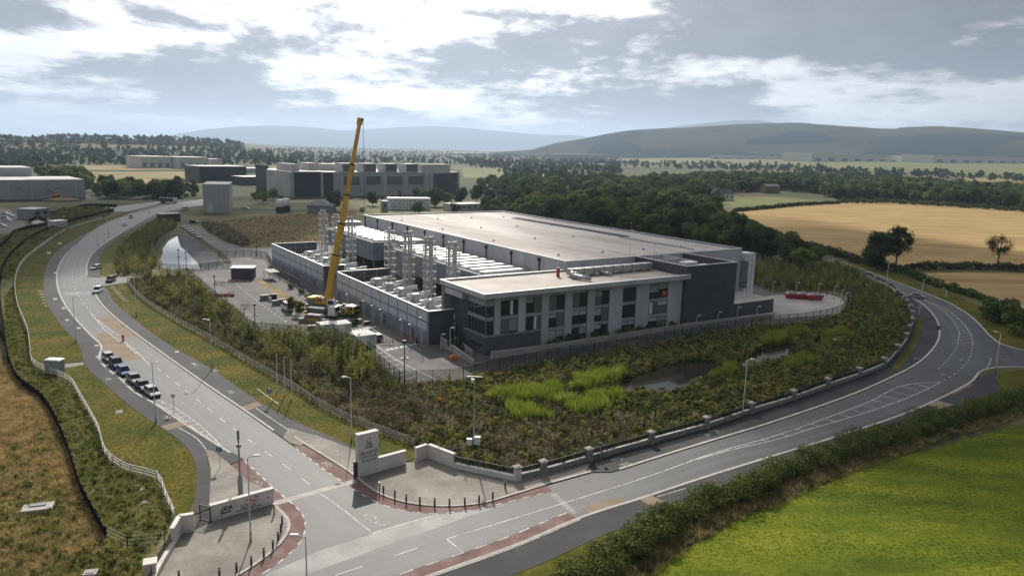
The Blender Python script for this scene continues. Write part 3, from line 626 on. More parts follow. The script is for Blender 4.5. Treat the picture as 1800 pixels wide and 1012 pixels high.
def painted_text(txt, loc, rz, size, mat, parent, z, rx=0.0, name='lettering', extrude=0.0, bold=0.0, sx=1.0, space=1.0):
    c = bpy.data.curves.new(name, 'FONT'); c.body = txt; c.size = size; c.align_x = 'CENTER'; c.align_y = 'CENTER'
    c.extrude = extrude; c.offset = bold; c.space_line = .85; c.space_character = space; c.materials.append(MATS[mat])
    t = bpy.data.objects.new('text', c); COL.objects.link(t); bpy.context.view_layer.update()
    me = bpy.data.meshes.new_from_object(t.evaluated_get(bpy.context.evaluated_depsgraph_get())); bpy.data.objects.remove(t)
    return link(name, me, parent, (loc[0], loc[1], z), (rx, 0, rz), (sx, 1, 1))
painted_text('STOP', G(658, 912), math.radians(145), 1.7, 'worn_paint', road, .034, name='road_lettering', bold=.015)
# cycle symbols worn into the path
def cycle_symbol(u, v, z, a, s=1.0):
    mb = MB()
    for cx in (-.55, .55):
        ring = [(cx + .38 * math.cos(t) * s, .38 * math.sin(t) * s) for t in np.linspace(0, 2 * math.pi, 13)]
        ribbon(mb, np.array(ring), -.06, .06, 0)
    for p, q in (((-.55, 0), (-.1, .5)), ((-.1, .5), (.45, .5)), ((.45, .5), (.55, 0)), ((-.1, 0), (.45, .5)), ((-.55, 0), (-.1, 0)), ((-.1, 0), (-.15, .62))):
        ribbon(mb, np.array([p, q]), -.05, .05, .001)
    o = mb.build('cycle_symbol', 'worn_paint', road); x, y = G(u, v); o.location = (x, y, z); o.rotation_euler = (0, 0, a)
    o.scale = (s * 1.15, s * 1.15, 1)
for u, v, z, a in ((594, 796, .132, -.7), (453, 849, .034, -.7), (574, 816, .034, -.7), (190, 667, .117, -.9), (293, 735, .117, -.9), (343, 642, .117, -.9), (378, 652, .117, -.9), (405, 690, .117, -.9), (860, 690, .1, .3), (1248, 764, .117, .5), (1255, 759, .117, .5), (1085, 808, .117, .5), (1100, 817, .117, .5), (1612, 631, .117, .8), (1690, 632, .034, 1), (1659, 658, .034, .7), (1768, 632, .034, .3)):
    if u != 860: cycle_symbol(u, v, z, a, .85)
# site surfaces
sheet('site_yard', [(330, 480), (355, 503), (445, 582), (505, 585), (592, 594), (622, 609), (702, 678), (736, 674), (801, 671), (881, 651), (992, 627), (1055, 620), (1207, 592), (1320, 574), (1415, 566), (1475, 553), (1490, 532), (1455, 514), (1355, 516), (1330, 470), (900, 380), (670, 388), (566, 430), (474, 436), (430, 436), (390, 425), (350, 400), (330, 393), (318, 396), (345, 415), (400, 452)], .022, 'site_asphalt')
sheet('site_road', [(384, 497), (409, 494), (432, 510), (475, 541), (530, 574), (560, 590), (500, 590), (455, 562), (420, 530)], .027, 'asphalt_dark')
sheet('concrete_yard', [(1295, 566), (1475, 551), (1488, 535), (1476, 523), (1452, 516), (1357, 519), (1300, 530)], .032, 'concrete')
sheet('verge_bed', [(445, 490), (470, 497), (520, 525), (548, 548), (536, 556), (505, 530), (470, 508)], .03, 'dry_grass')
sheet('parking_bays', [(640, 612), (657, 607), (735, 667), (703, 676), (672, 648)], .028, 'asphalt_dark')
def site_line(pts, w=.12): return ribbon(MB(), curve(pts, 1.5), -w / 2, w / 2, .036).build('bay_marking', 'white_paint', road)
site_line([(660, 606), (700, 634), (766, 667)], .16)
for k in range(9):
    t = k / 8; a = (668 + 78 * t, 612 + 54 * t); b = (a[0] - 34 + 8 * t, a[1] + 5 + 4 * t); site_line([a, b])
for k in range(7): flat('crossing_stripe', [(676 + k * 8.2, 614.5 - k * 1.7), (681 + k * 8.2, 613.4 - k * 1.7), (686 + k * 8.2, 615.2 - k * 1.7), (681 + k * 8.2, 616.6 - k * 1.7)], .036, 'white_paint')
for k in range(7): flat('crossing_stripe', [(617 + k * 6.2, 581 - k * 1.2), (621 + k * 6.2, 580 - k * 1.2), (625 + k * 6.2, 582 - k * 1.2), (621 + k * 6.2, 583.4 - k * 1.2)], .036, 'white_paint')
dashes([(411, 496), (440, 520), (475, 546), (510, 570)], 1.0, 2.0, .22, .036)
sheet('gravel_bed', [(505, 498), (530, 500), (600, 540), (640, 565), (700, 600), (742, 626), (722, 628), (640, 580), (560, 525)], .03, 'asphalt_dark')
# water
sheet('pond', [(1080, 672), (1115, 661), (1160, 644), (1200, 634), (1262, 630), (1270, 650), (1222, 684), (1180, 692), (1105, 694)], .03, 'pond_water')
sheet('pond', [(1255, 655), (1300, 632), (1345, 612), (1400, 600), (1395, 632), (1330, 640), (1285, 655)], .034, 'pond_water')
sheet('pond', [(1425, 598), (1448, 588), (1450, 606), (1430, 612)], .036, 'pond_water')
sheet('pond', [(855, 712), (930, 690), (1010, 682), (1070, 672), (1080, 690), (1000, 735), (900, 742), (860, 735)], .028, 'pond_water')
sheet('lagoon', [(312, 415), (304, 419), (296, 424), (291, 431), (286, 438), (286, 447), (282, 455), (286, 464), (284, 471), (300, 474), (330, 472), (352, 474), (348, 463), (336, 451), (327, 441), (318, 434), (314, 424)], .062, 'lagoon_water')
sheet('lagoon_liner', [(313, 414.5), (314, 424), (322, 434), (338, 449), (352, 463), (360, 473.5), (392, 465), (382, 452), (366, 439), (348, 426), (335, 417), (326, 414)], .066, 'liner')
ribbon(MB(), curve([(322, 413), (310, 413.5), (300, 417), (289, 426), (281, 441), (278, 458), (282, 473)], 2), -3.2, 0, .0, .05).build('lagoon_bank', 'bank_soil', kind='structure')
ribbon(MB(), curve([(326, 413), (337, 416), (350, 425), (384, 450), (395, 464)], 2), .2, 2.6, .0, .05).build('lagoon_bank', 'bank_soil', kind='structure')
sheet('access_road', [(318, 397), (330, 393), (345, 400), (380, 420), (425, 440), (470, 470), (440, 472), (400, 452), (350, 418)], .034, 'site_asphalt')
# ------------------------------------------------------------------ buildings of the site
pm('clad_light', ((0.432, 0.432, 0.443), (0.486, 0.486, 0.497), (0.54, 0.54, 0.551)), scale=.25, rough=.55, fine=.04, fscale=2, stretch=(1, 1, .3))
pm('clad_mid', ((0.176, 0.182, 0.198), (0.204, 0.209, 0.226), (0.231, 0.237, 0.253)), scale=.2, rough=.5, fine=.04, fscale=2)
pm('clad_blue', ((.17, .195, .225), (.20, .225, .255), (.23, .255, .285)), scale=.2, rough=.45, fine=.04)
pm('clad_dark', ((0.056, 0.06, 0.071), (0.067, 0.071, 0.084), (0.081, 0.085, 0.098)), scale=.2, rough=.5, fine=.05)
pm('clad_wall', ((0.179, 0.188, 0.215), (0.211, 0.22, 0.25), (0.243, 0.256, 0.288)), scale=.2, rough=.5, fine=.05)
pm('louvre', ((.44, .455, .49), (.51, .525, .56), (.58, .595, .63)), scale=6, rough=.5, stretch=(0, 1, .02), detail=1, contrast=(.4, .6))
pm('roof_membrane', ((.36, .315, .285), (.47, .425, .395), (.58, .54, .51)), scale=.035, rough=.8, spec=.2, fine=.07, fscale=.5, stretch=(3, .6, 1), detail=8)
pm('roof_tan', ((.24, .20, .165), (.31, .27, .23), (.39, .345, .305)), scale=.14, rough=.7, fine=.08, fscale=1.2, detail=8)
pm('white_metal', ((.62, .62, .61), (.70, .70, .69), (.76, .76, .75)), scale=.6, rough=.45, fine=.05)
pm('cooler_white', ((.42, .42, .42), (.50, .50, .50), (.57, .57, .565)), scale=.5, rough=.5, fine=.06)
pm('flue_steel', ((.46, .46, .45), (.56, .56, .55), (.66, .66, .65)), scale=1.2, rough=.35, metal=.15, fine=.08)
pm('galvanised', ((.36, .36, .35), (.46, .46, .45), (.56, .56, .55)), scale=1.5, rough=.38, metal=.55, fine=.08)
pm('steel_grey', ((.20, .21, .22), (.25, .26, .27), (.29, .30, .31)), scale=1, rough=.45, metal=.3)
pm('black_metal', ((.012, .012, .013), (.018, .018, .019), (.025, .025, .026)), scale=1, rough=.5)
pm('spandrel', ((.30, .33, .32), (.36, .39, .375), (.42, .45, .43)), scale=.4, rough=.25, spec=.6)
pm('blind', ((.33, .35, .34), (.38, .40, .385), (.44, .46, .44)), scale=.3, rough=.7, rnd=.25)
pm('wall_render', ((0.352, 0.358, 0.369), (0.407, 0.413, 0.424), (0.451, 0.457, 0.468)), scale=.3, rough=.75, fine=.05)
pm('podium_wall', ((0.078, 0.081, 0.094), (0.091, 0.094, 0.108), (0.107, 0.109, 0.124)), scale=.3, rough=.7, fine=.07, fscale=3)
pm('orange', ((.55, .16, .02), (.62, .20, .03)), scale=1, rough=.5)
pm('red_plastic', ((.30, .03, .03), (.38, .045, .045)), scale=1, rough=.45)
pm('yellow_paint', ((.50, .27, .014), (.60, .335, .02), (.67, .39, .03)), scale=.6, rough=.4, fine=.08)
pm('rubber', ((.015, .015, .015), (.025, .025, .025)), scale=1, rough=.9)
glass_mat('glass', (.030, .036, .038), .05); glass_mat('glass_lit_tint', (.16, .165, .155), .08)  # second glass: pale base colour stands in for reflections and bright interior
glass_mat('car_glass', (.01, .012, .014), .04)
OX, OY, TH = -5.15, 148.5, math.radians(33)
def at_site(u, v): return OX + u * math.cos(TH) - v * math.sin(TH), OY + u * math.sin(TH) + v * math.cos(TH)
def site_root(name, label, cat, u=0, v=0, group=None):
    x, y = at_site(u, v); return empty(name, (x, y, 0), TH, label, cat, group)
def bx(name, mat, parent, *a, smooth=False): return MB().box(*a).build(name, mat, parent)
# --- office
off = site_root('office_building', 'three-storey light grey office block with overhanging flat roof and tall window bays', 'building')
bx('wall', 'wall_render', off, 1.2, 56.7, 1.3, 18.5, 0, 12.3)
bx('roof_deck', 'roof_tan', off, -.4, 56.7, -.1, 18.2, 12.3, 12.62)
bx('fascia', 'clad_light', off, -.9, 57.6, -.7, -.1, 12.05, 13.0); bx('fascia', 'clad_light', off, -.9, -.4, -.1, 18.2, 12.05, 13.0); bx('fascia', 'clad_light', off, -.9, 33.9, 18.2, 18.8, 12.05, 13.0)
bx('coping', 'white_metal', off, -.98, 57.65, -.78, -.02, 13.0, 13.09); bx('coping', 'white_metal', off, -.98, -.3, -.02, 18.1, 13.0, 13.09); bx('coping', 'white_metal', off, -.98, 33.9, 18.1, 18.9, 13.0, 13.09)
bx('soffit', 'clad_mid', off, -.88, 57.5, -.68, 1.25, 11.9, 12.05); bx('soffit', 'clad_mid', off, -.88, 1.18, 1.25, 18.1, 11.9, 12.05)
bx('end_wall', 'clad_wall', off, -.85, 2.6, 17.0, 18.1, 0, 11.9)
bx('recessed_wall', 'clad_dark', off, 1.19, 2.9, 8.6, 16.99, 0, 11.88)
bx('lintel_panel', 'clad_light', off, -.7, 1.15, 9.0, 16.9, 10.4, 11.7)
bays = [(4.2, 8.45), (10.5, 14.5), (16.6, 20.75), (22.95, 27.1), (29.3, 33.45), (37.6, 41.6), (45.8, 51.9)]
edges = [2.55] + [e for b in bays for e in b] + [56.7]
for k in range(0, len(edges) - 1, 2):
    a, b = edges[k] + .08, edges[k + 1] - .08
    w = b - a
    for j, (z0, z1) in enumerate(((0.05, 3.9), (3.93, 7.7), (7.73, 11.88))):
        n = 2 if w > 3 else 1
        for q in range(n): bx('facade_panel', 'clad_light', off, a + w * q / n + .015, a + w * (q + 1) / n - .015, .95, 1.28, z0, z1)
def window(parent, a, b, z0, z1, seed, v=1.12, blindmax=.55):
    r = random.Random(seed); w = MB()
    w.box(a, b, v, v + .1, z1 - .07, z1).box(a, b, v, v + .1, z0, z0 + .07).box(a, a + .07, v, v + .1, z0 + .07, z1 - .07).box(b - .07, b, v, v + .1, z0 + .07, z1 - .07)
    m = (a + b) / 2; w.box(m - .035, m + .035, v, v + .1, z0 + .07, z1 - .07)
    wo = w.build('window', 'black_metal', parent)
    for s, (p, q) in enumerate(((a + .07, m - .035), (m + .035, b - .07))):
        bx('pane', 'glass' if r.random() > .2 else 'glass_lit_tint', wo, p, q, v + .05, v + .07, z0 + .07, z1 - .07)
        t = r.random()
        if t < blindmax: bx('blind', 'blind', wo, p + .03, q - .03, v + .035, v + .048, z1 - .07 - (z1 - z0) * r.choice((.3, .35, .5, .85)), z1 - .09)
        elif t < blindmax + .15: bx('blind', 'white_metal', wo, p + (q - p) * .1, p + (q - p) * .45, v + .035, v + .048, z0 + .1, z1 - .1)
for i, (a, b) in enumerate(bays):
    for z0, z1 in ((11.0, 11.87), (6.95, 7.65), (3.15, 3.85)):
        m = (a + b) / 2
        for p, q in ((a, m), (m, b)): bx('spandrel_panel', 'spandrel', off, p + .03, q - .03, 1.1, 1.27, z0, z1)
    for j, (z0, z1) in enumerate(((7.7, 10.95), (3.9, 6.9), (.25, 3.1))):
        if i < 2 and j == 2: continue
        window(off, a, b, z0, z1, i * 7 + j, blindmax=.25 if j == 0 else .6)
# glazed corner: five columns wide on the side, one on the front, two storeys
cor = MB(); 
for k in range(6): cor.box(.62, .72, 1.3 + k * 1.45, 1.38 + k * 1.45, 3.95, 11.85)
for k in (0, 1): cor.box(.72 + k * 1.78, .8 + k * 1.78, 1.1, 1.2, 3.95, 11.85)
for z in (3.9, 6.9, 7.7, 10.0, 11.0, 11.82): cor.box(.6, .74, 1.1, 8.6, z, z + .09); cor.box(.74, 2.5, 1.08, 1.2, z, z + .09)
co = cor.build('corner_glazing', 'steel_grey', off)
for k in range(5):
    for z0, z1, m in ((4.0, 6.88, 'glass'), (7.0, 7.69, 'spandrel'), (7.8, 9.98, 'glass'), (10.1, 10.98, 'blind'), (11.1, 11.8, 'spandrel')):
        mm = 'glass_lit_tint' if m == 'glass' and (k * 3 + int(z0)) % 3 == 0 else m
        bx('pane', mm, co, .66, .70, 1.39 + k * 1.45, 2.74 + k * 1.45, z0, z1)
        if k == 0: bx('pane', m, co, .82, 2.48, 1.14, 1.17, z0, z1)
bx('floor_slab', 'clad_light', off, .75, 1.19, 1.25, 8.5, 7.02, 7.6)
bx('notice_board', 'orange', off, 50.2, 51.5, 1.10, 1.115, 8.1, 9.3)
# podium and forecourt ramp
pod = site_root('podium_wall', 'dark grey rendered podium wall below the glazed office corner', 'wall')
bx('wall', 'podium_wall', pod, 0, 13.6, 0, .9, 0, 3.75); bx('wall', 'podium_wall', pod, 0, 1.1, .9, 9.5, 0, 3.74)
bx('coping', 'clad_mid', pod, -.1, 13.7, -.1, 1.0, 3.75, 3.9); bx('coping', 'clad_mid', pod, -.1, 1.18, 1.0, 9.5, 3.75, 3.9)
bx('vent_slot', 'black_metal', pod, -.03, .0, 1.2, 6.4, 1.5, 2.1)
rw = site_root('ramp_wall', 'pale concrete ramp wall left of the dark podium', 'wall')
MB().add([(-4.6, 11, 0), (-5.6, -4.6, 0), (-5.2, -4.6, 0), (-4.2, 11, 0), (-4.6, 11, 2.0), (-5.6, -4.6, 1.0), (-5.2, -4.6, 1.0), (-4.2, 11, 2.0)],
         [(3, 2, 1, 0), (4, 5, 6, 7), (0, 1, 5, 4), (1, 2, 6, 5), (2, 3, 7, 6), (3, 0, 4, 7)][::1]).build('wall', 'concrete', rw)
MB().add([(-2.4, 9, 0), (-2.6, 1.0, 0), (-2.3, 1.0, 0), (-2.1, 9, 0), (-2.4, 9, 2.2), (-2.6, 1.0, 1.2), (-2.3, 1.0, 1.2), (-2.1, 9, 2.2)],
         [(3, 2, 1, 0), (4, 5, 6, 7), (0, 1, 5, 4), (1, 2, 6, 5), (2, 3, 7, 6), (3, 0, 4, 7)]).build('inner_wall', 'concrete', rw)
# low planter wall in front of the facade
pw = site_root('retaining_wall', 'long pale concrete retaining wall between office and mesh fence', 'wall')
MB().prism([(0, -2.6), (14, -3.4), (34, -3.0), (56, -2.5), (76, -3.6), (86, -4.0), (86, -3.6), (76, -3.2), (56, -2.1), (34, -2.6), (14, -3.0), (0, -2.2)], 0, 1.5).build('wall', 'concrete', pw)
# --- dark stair block
blk = site_root('stair_block', 'tall plain charcoal clad block at the right end of the office', 'building')
bx('wall', 'clad_dark', blk, 56.85, 74.8, 0, .35, 0, 15); bx('wall', 'clad_dark', blk, 74.45, 74.8, .35, 18.7, 0, 14.99); bx('wall', 'clad_dark', blk, 56.85, 57.2, .35, 18.7, 0, 14.99)
bx('roof_deck', 'roof_tan', blk, 57.2, 74.45, .35, 18.7, 12.6, 12.9); bx('inner_wall', 'clad_light', blk, 66.5, 66.8, 6, 18.6, 12.9, 14.9); bx('inner_wall', 'clad_light', blk, 58, 66.5, 12, 12.3, 12.9, 14.9)
bx('coping', 'clad_light', blk, 56.75, 74.9, -.1, .45, 15.0, 15.1); bx('coping', 'clad_light', blk, 56.75, 57.3, .45, 18.6, 14.99, 15.08); bx('coping', 'clad_light', blk, 74.35, 74.9, .45, 18.6, 14.99, 15.08)
bx('rooftop_unit', 'white_metal', blk, 58.6, 62.6, 2.2, 4.6, 12.9, 15.5); bx('rooftop_unit', 'white_metal', blk, 63.2, 65.4, 1.2, 2.4, 12.9, 14.9)
for k in range(7): bx('panel_joint', 'black_metal', blk, 57.2 + k * 2.6, 57.215 + k * 2.6, -.006, .0, .2, 14.9)
# --- main hall
hall = site_root('data_hall', 'huge low hall with pale tan flat roof and grey clad walls', 'building')
MB().box(34, 34.3, 18.8, 152, 0, 15).build('wall', 'clad_light', hall); bx('wall', 'clad_light', hall, 34.3, 98.7, 18.8, 19.1, 0, 15.0); bx('wall', 'clad_mid', hall, 98.4, 98.7, 19.1, 152, 0, 15); bx('wall', 'clad_mid', hall, 34.3, 98.4, 151.7, 152, 0, 15)
bx('roof_deck', 'roof_membrane', hall, 34.3, 98.4, 19.1, 151.7, 14.3, 14.62)
for k in range(1, 12): bx('membrane_lap', 'roof_membrane', hall, 34.5, 98.2, 19.1 + k * 11.1, 19.35 + k * 11.1, 14.62, 14.632)
bx('coping', 'white_metal', hall, 33.9, 34.42, 18.7, 152.1, 15.0, 15.08); bx('coping', 'white_metal', hall, 34.42, 98.8, 18.7, 19.22, 15.0, 15.08); bx('coping', 'white_metal', hall, 98.3, 98.8, 19.22, 152.1, 15.0, 15.08); bx('coping', 'white_metal', hall, 34.42, 98.3, 151.6, 152.1, 15.0, 15.08)
bx('roof_walkway', 'liner', hall, 86.0, 89.4, 57, 125, 14.7, 14.78)
for k in range(16): MB().lathe([(.25, 14.62), (.25, 15.0), (.4, 15.02), (.1, 15.2)], 8, (40 + (k % 4) * 15, 30 + (k // 4) * 33)).build('roof_vent', 'steel_grey', hall)
for k in range(12): bx('drain_sump', 'kerb_dark', hall, 35.2, 36.0, 24 + k * 11, 24.8 + k * 11, 14.62, 14.66)
for k in range(28): bx('walkway_post', 'steel_grey', hall, 86.1, 86.2, 28 + k * 1.1, 28.1 + k * 1.1, 14.62, 15.1)
bx('cable_tray', 'steel_grey', hall, 84.0, 84.5, 24, 57, 14.66, 14.9); bx('cable_tray', 'steel_grey', hall, 62, 86, 21.0, 21.4, 14.66, 14.86)
for u, v in ((57, 21), (66, 21.2)): MB().tube((u, v, 14.6), (u, v, 17.8), .05, n=6).build('lightning_rod', 'steel_grey', hall)
for v in (30, 43.5, 57, 70.4, 83.8, 97.2, 110.8, 123.8, 137.8, 150):
    d = MB().box(33.55, 33.98, v - .45, v + .45, 13.5, 14.4).box(33.7, 33.98, v - .15, v + .15, 8, 13.5); d.build('downpipe', 'black_metal', hall)
for k in range(1, 23): bx('panel_joint', 'clad_mid', hall, 33.985, 34.0, 18.8 + k * 5.8, 18.85 + k * 5.8, .2, 14.9)
for k in range(1, 5): bx('panel_joint', 'clad_mid', hall, 34 + k * 4.6, 34.05 + k * 4.6, 18.786, 18.8, 12, 14.9)
tw = site_root('white_tower', 'narrow white clad service tower at the hall right corner', 'tower')
for k in range(3): bx('column', 'white_metal', tw, 99.3 + k * 1.5, 100.5 + k * 1.5, 17.6, 21.6, 0, 13.6)
bx('screen', 'clad_mid', tw, 98.95, 99.3, 16.5, 22, 3.5, 11.5)
bx('base', 'concrete', tw, 98.9, 104, 16.4, 22.4, 0, 1.0)
low = site_root('low_annex', 'low charcoal annex with concrete top right of the tall dark block', 'building')
bx('wall', 'clad_dark', low, 74.95, 92, 1.0, 14, 0, 3.7); bx('roof_deck', 'concrete', low, 74.9, 92.1, .9, 14.1, 3.7, 3.85)
# --- roof duct of the office
duct = site_root('roof_duct', 'long silver ventilation duct lying along the office roof', 'duct')
bx('trunk', 'galvanised', duct, 29.5, 55.5, 10.6, 12.4, 13.0, 14.5)
MB().tube((30.2, 11.2, 13.9), (28.6, 8.5, 13.4), .55, n=10).tube((28.6, 8.5, 13.4), (30.5, 4.4, 13.2), .5, n=10).build('branch_pipe', 'galvanised', duct, smooth=True)
MB().tube((30.2, 10.6, 13.6), (30.2, 8.6, 13.6), .4, n=10).tube((38.5, 10.6, 13.5), (38.5, 8.9, 13.3), .32, n=10).tube((38.5, 8.9, 13.3), (40, 8.0, 13.1), .32, n=10).build('branch_pipe', 'galvanised', duct, smooth=True)
for k in range(9): bx('saddle', 'steel_grey', duct, 30.5 + k * 3, 30.7 + k * 3, 10.5, 12.5, 12.62, 14.56)
rx = site_root('rooftop_fan', 'small red cylinder standing at the left end of the roof duct', 'fan')
MB().tube((27.2, 12.6, 12.62), (27.2, 12.6, 14.6), .4, n=10).build('housing', 'red_plastic', rx); MB().tube((27.2, 12.6, 14.6), (27.2, 12.6, 14.75), .5, n=10).build('cap', 'red_plastic', rx)
# --- generator enclosures
def enclosure(v0, v1, cols, label):
    e = site_root('generator_enclosure', label, 'enclosure', -6.8, v0); W = v1 - v0
    bx('front_wall', 'clad_wall', e, 0, .3, 0, W, 0, 7.4); bx('end_wall', 'clad_dark', e, .3, 6.2, 0, .3, 0, 7.39); bx('end_wall', 'clad_dark', e, .3, 16, W - .3, W, 0, 7.39)
    bx('coping', 'white_metal', e, -.1, .42, -.1, W + .1, 7.4, 7.55); bx('coping', 'white_metal', e, .42, 6.2, -.1, .42, 7.39, 7.52); bx('coping', 'white_metal', e, .42, 16, W - .42, W + .1, 7.39, 7.52)
    p = W / cols
    for k in range(cols):
        a = .25 + k * p
        for z0, z1 in ((5.15, 7.15), (3.1, 4.75)):
            bx('louvre_panel', 'louvre', e, -.07, 0, a + .15, a + p - .35, z0, z1)
        bx('vent', 'clad_light', e, -.05, 0, a + p * .3, a + p * .75, 2.55, 2.72)
        if k % 3 == 1: bx('door', 'clad_dark', e, -.06, 0, a + 2, a + 3.1, .05, 2.2)
    n = 4
    for k in range(n + 1):
        y = W - .34; x = .6 + k * 15 / n
        MB().beam((x, y - .1, 0), (x, y - .1, 7.3), .22).build('steel_post', 'steel_grey', e)
    b = MB()
    for z in (2, 3.8, 5.6): b.beam((.6, W - .5, z), (15.6, W - .5, z), .1)
    for k in (1,): b.beam((.6 + k * 3.75, W - .5, 3.8), (.6 + (k + 1) * 3.75, W - .5, 7.2), .12); b.beam((.6 + k * 3.75, W - .5, 7.2), (.6 + (k + 1) * 3.75, W - .5, 3.8), .12)
    b.build('cross_brace', 'steel_grey', e)
    bx('inner_lining', 'clad_dark', e, .3, .36, .4, W - .4, 0, 7.3)
    return e
enclosure(12.6, 69.6, 11, 'grey louvred plant enclosure beside the office with open top')
enclosure(80.2, 134.6, 10, 'grey louvred plant enclosure farther from the office, behind the crane boom')
def generator_proto():
    g = site_root('generator', 'x', 'generator')
    MB().box(0, 12.5, -1.5, 1.5, .3, 3.6).box(0, 12.5, -1.6, 1.6, 0, .3).build('canopy', 'clad_light', g)
    bx('roof_sheet', 'white_metal', g, -.1, 8.0, -1.0, 1.0, 3.6, 3.75)
    MB().tube((1.5, -.2, 4.35), (12, -.2, 4.35), .45, n=12).build('silencer', 'white_metal', g, smooth=True)
    MB().box(8.2, 9.6, -1.1, .9, 3.6, 5.6).build('air_intake', 'galvanised', g)
    MB().tube((8.4, -.9, 5.2), (7.0, -.9, 5.6), .38, n=10).tube((7.0, -.9, 5.6), (6.6, -.9, 4.4), .38, n=10).build('exhaust_elbow', 'white_metal', g, smooth=True)
    MB().tube((9.6, .4, 5.3), (13.5, .4, 5.6), .42, n=12).build('exhaust_pipe', 'white_metal', g, smooth=True)
    f = MB()
    for x in (9.8, 11.4, 13.0): f.beam((x, -1.0, 3.6), (x, -1.0, 5.4), .12).beam((x, 1.0, 3.6), (x, 1.0, 5.4), .12)
    f.beam((9.8, -1, 5.3), (13, -1, 5.3), .14).beam((9.8, 1, 5.3), (13, 1, 5.3), .14); f.build('pipe_rack', 'white_metal', g)
    return g
gp = generator_proto(); first = True
for base, n, where in ((16.6, 7, 'near'), (84.0, 6, 'far')):
    for k in range(n):
        g = gp if first else copy_tree(gp); first = False
        x, y = at_site(-5.4, base + k * 8.1); g.location = (x, y, 0)
        g['label'] = f'white and silver generator set, {ORD[k]} from the right in the {"nearer" if where == "near" else "farther"} enclosure'; g['group'] = 'generator sets inside the enclosures'
# --- plant modules
def module(v0, v1, n, label):
    m = site_root('plant_module', label, 'plant room', 17.8, v0); W = v1 - v0
    bx('body', 'clad_blue', m, 0, 15.8, 0, W, 4.4, 10.3); bx('parapet', 'white_metal', m, -.08, .12, -.08, W + .08, 10.3, 10.62); bx('parapet', 'white_metal', m, .12, 15.8, -.08, .12, 10.3, 10.61)
    bx('roof_deck', 'liner', m, .12, 15.8, .12, W, 10.3, 10.36)
    for k in range(6):
        y = .6 + k * (W - 1.2) / 5; MB().beam((.5, y, 0), (.5, y, 4.4), .35).build('leg', 'steel_grey', m); MB().beam((15, y, 0), (15, y, 4.4), .35).build('leg', 'steel_grey', m)
    p = (W - 2) / n
    for k in range(n):
        y = 1.2 + k * p
        u = MB().box(1.4, 14.6, y, y + p * .55, 10.36, 10.95).build('air_cooler', 'cooler_white', m)
        MB().box(1.6, 14.4, y + .25, y + p * .55 - .25, 10.95, 11.05).build('fan_grille', 'galvanised', u)
    for z in (10.9, 11.3): MB().beam((.05, 0, z), (.05, W, z), .05).build('handrail', 'white_metal', m)
    for k in range(1, int(W / 3)): bx('panel_joint', 'clad_wall', m, -.012, 0, k * 3.0, k * 3.0 + .05, 4.5, 10.2)
module(32.4, 86.4, 11, 'long blue-grey raised plant module with white coolers nearest the office')
module(103.0, 150, 9, 'blue-grey raised plant module with white coolers at the far end of the hall')
for (a, b, c, d, z0, z1, lab) in ((23, 33.8, 89.5, 93, 5, 10.4, 'low blue-grey box unit in the gap between the two plant modules'), (24, 33.6, 94.5, 101.5, 5, 11.6, 'pale grey box with framed side behind the lattice flues'), (25.5, 33.7, 153.5, 160, 3, 12, 'pale grey cabin at the far corner of the hall')):
    t = site_root('plant_cabin', lab, 'cabin', a, c)
    bx('body', 'clad_blue' if 'low' in lab else 'clad_light', t, 0, b - a, 0, d - c, 0, z1); bx('roof', 'white_metal', t, -.1, b - a + .1, -.1, d - c + .1, z1, z1 + .12)
    for k in range(4): bx('frame_post', 'black_metal', t, -.04, 0, k * (d - c - .1) / 3, k * (d - c - .1) / 3 + .1, 5, z1)
# --- lattice flue towers
def flue_tower(u, v, hgt, flues, label):
    t = site_root('flue_tower', label, 'flue tower', u, v, 'lattice flue towers'); s = 1.15
    for sx in (-s, s):
        for sy in (-s, s): MB().beam((sx, sy, 0), (sx, sy, hgt - .6), .15).build('mast', 'flue_steel', t)
    b = MB(); n = int(hgt / 2.0)
    for k in range(n):
        z0, z1 = k * 2.0, (k + 1) * 2.0
        if z1 > hgt - .4: break
        for (p, q) in (((-s, -s), (s, -s)), ((s, -s), (s, s)), ((s, s), (-s, s)), ((-s, s), (-s, -s))):
            b.beam((*p, z1), (*q, z1), .1)
            if k % 2: p, q = q, p
            b.beam((*p, z0), (*q, z1), .08)
    b.build('bracing', 'flue_steel', t)
    c = MB()
    for k in range(1, n):
        for sx in (-s, s): c.box(sx - .28, sx + .28, -s - .25, -s + .2, k * 2 - .16, k * 2 + .16)
    c.build('clamp', 'white_metal', t)
    for i in range(flues):
        x = (i - (flues - 1) / 2) * .95; y = .25 * (-1) ** i
        MB().lathe([(.3, 3.8), (.3, hgt), (.38, hgt + .02), (.38, hgt + .3)], 12).build('flue', 'flue_steel', t, (x, y, 0), smooth=True)
nm = ['leftmost', 'second from the left', 'third from the left', 'fourth from the left', 'fifth from the left', 'sixth from the left', 'rightmost']
for i, (v, h, n) in enumerate(((129.5, 18.8, 2), (116.0, 18.6, 2), (102.8, 19.0, 2), (71.5, 18.5, 1), (58.7, 18.9, 3), (46.0, 18.8, 3), (33.0, 19.0, 3))):
    flue_tower(10.0, v, h, n, f'silver lattice flue tower, {nm[i]} of the seven beside the hall')
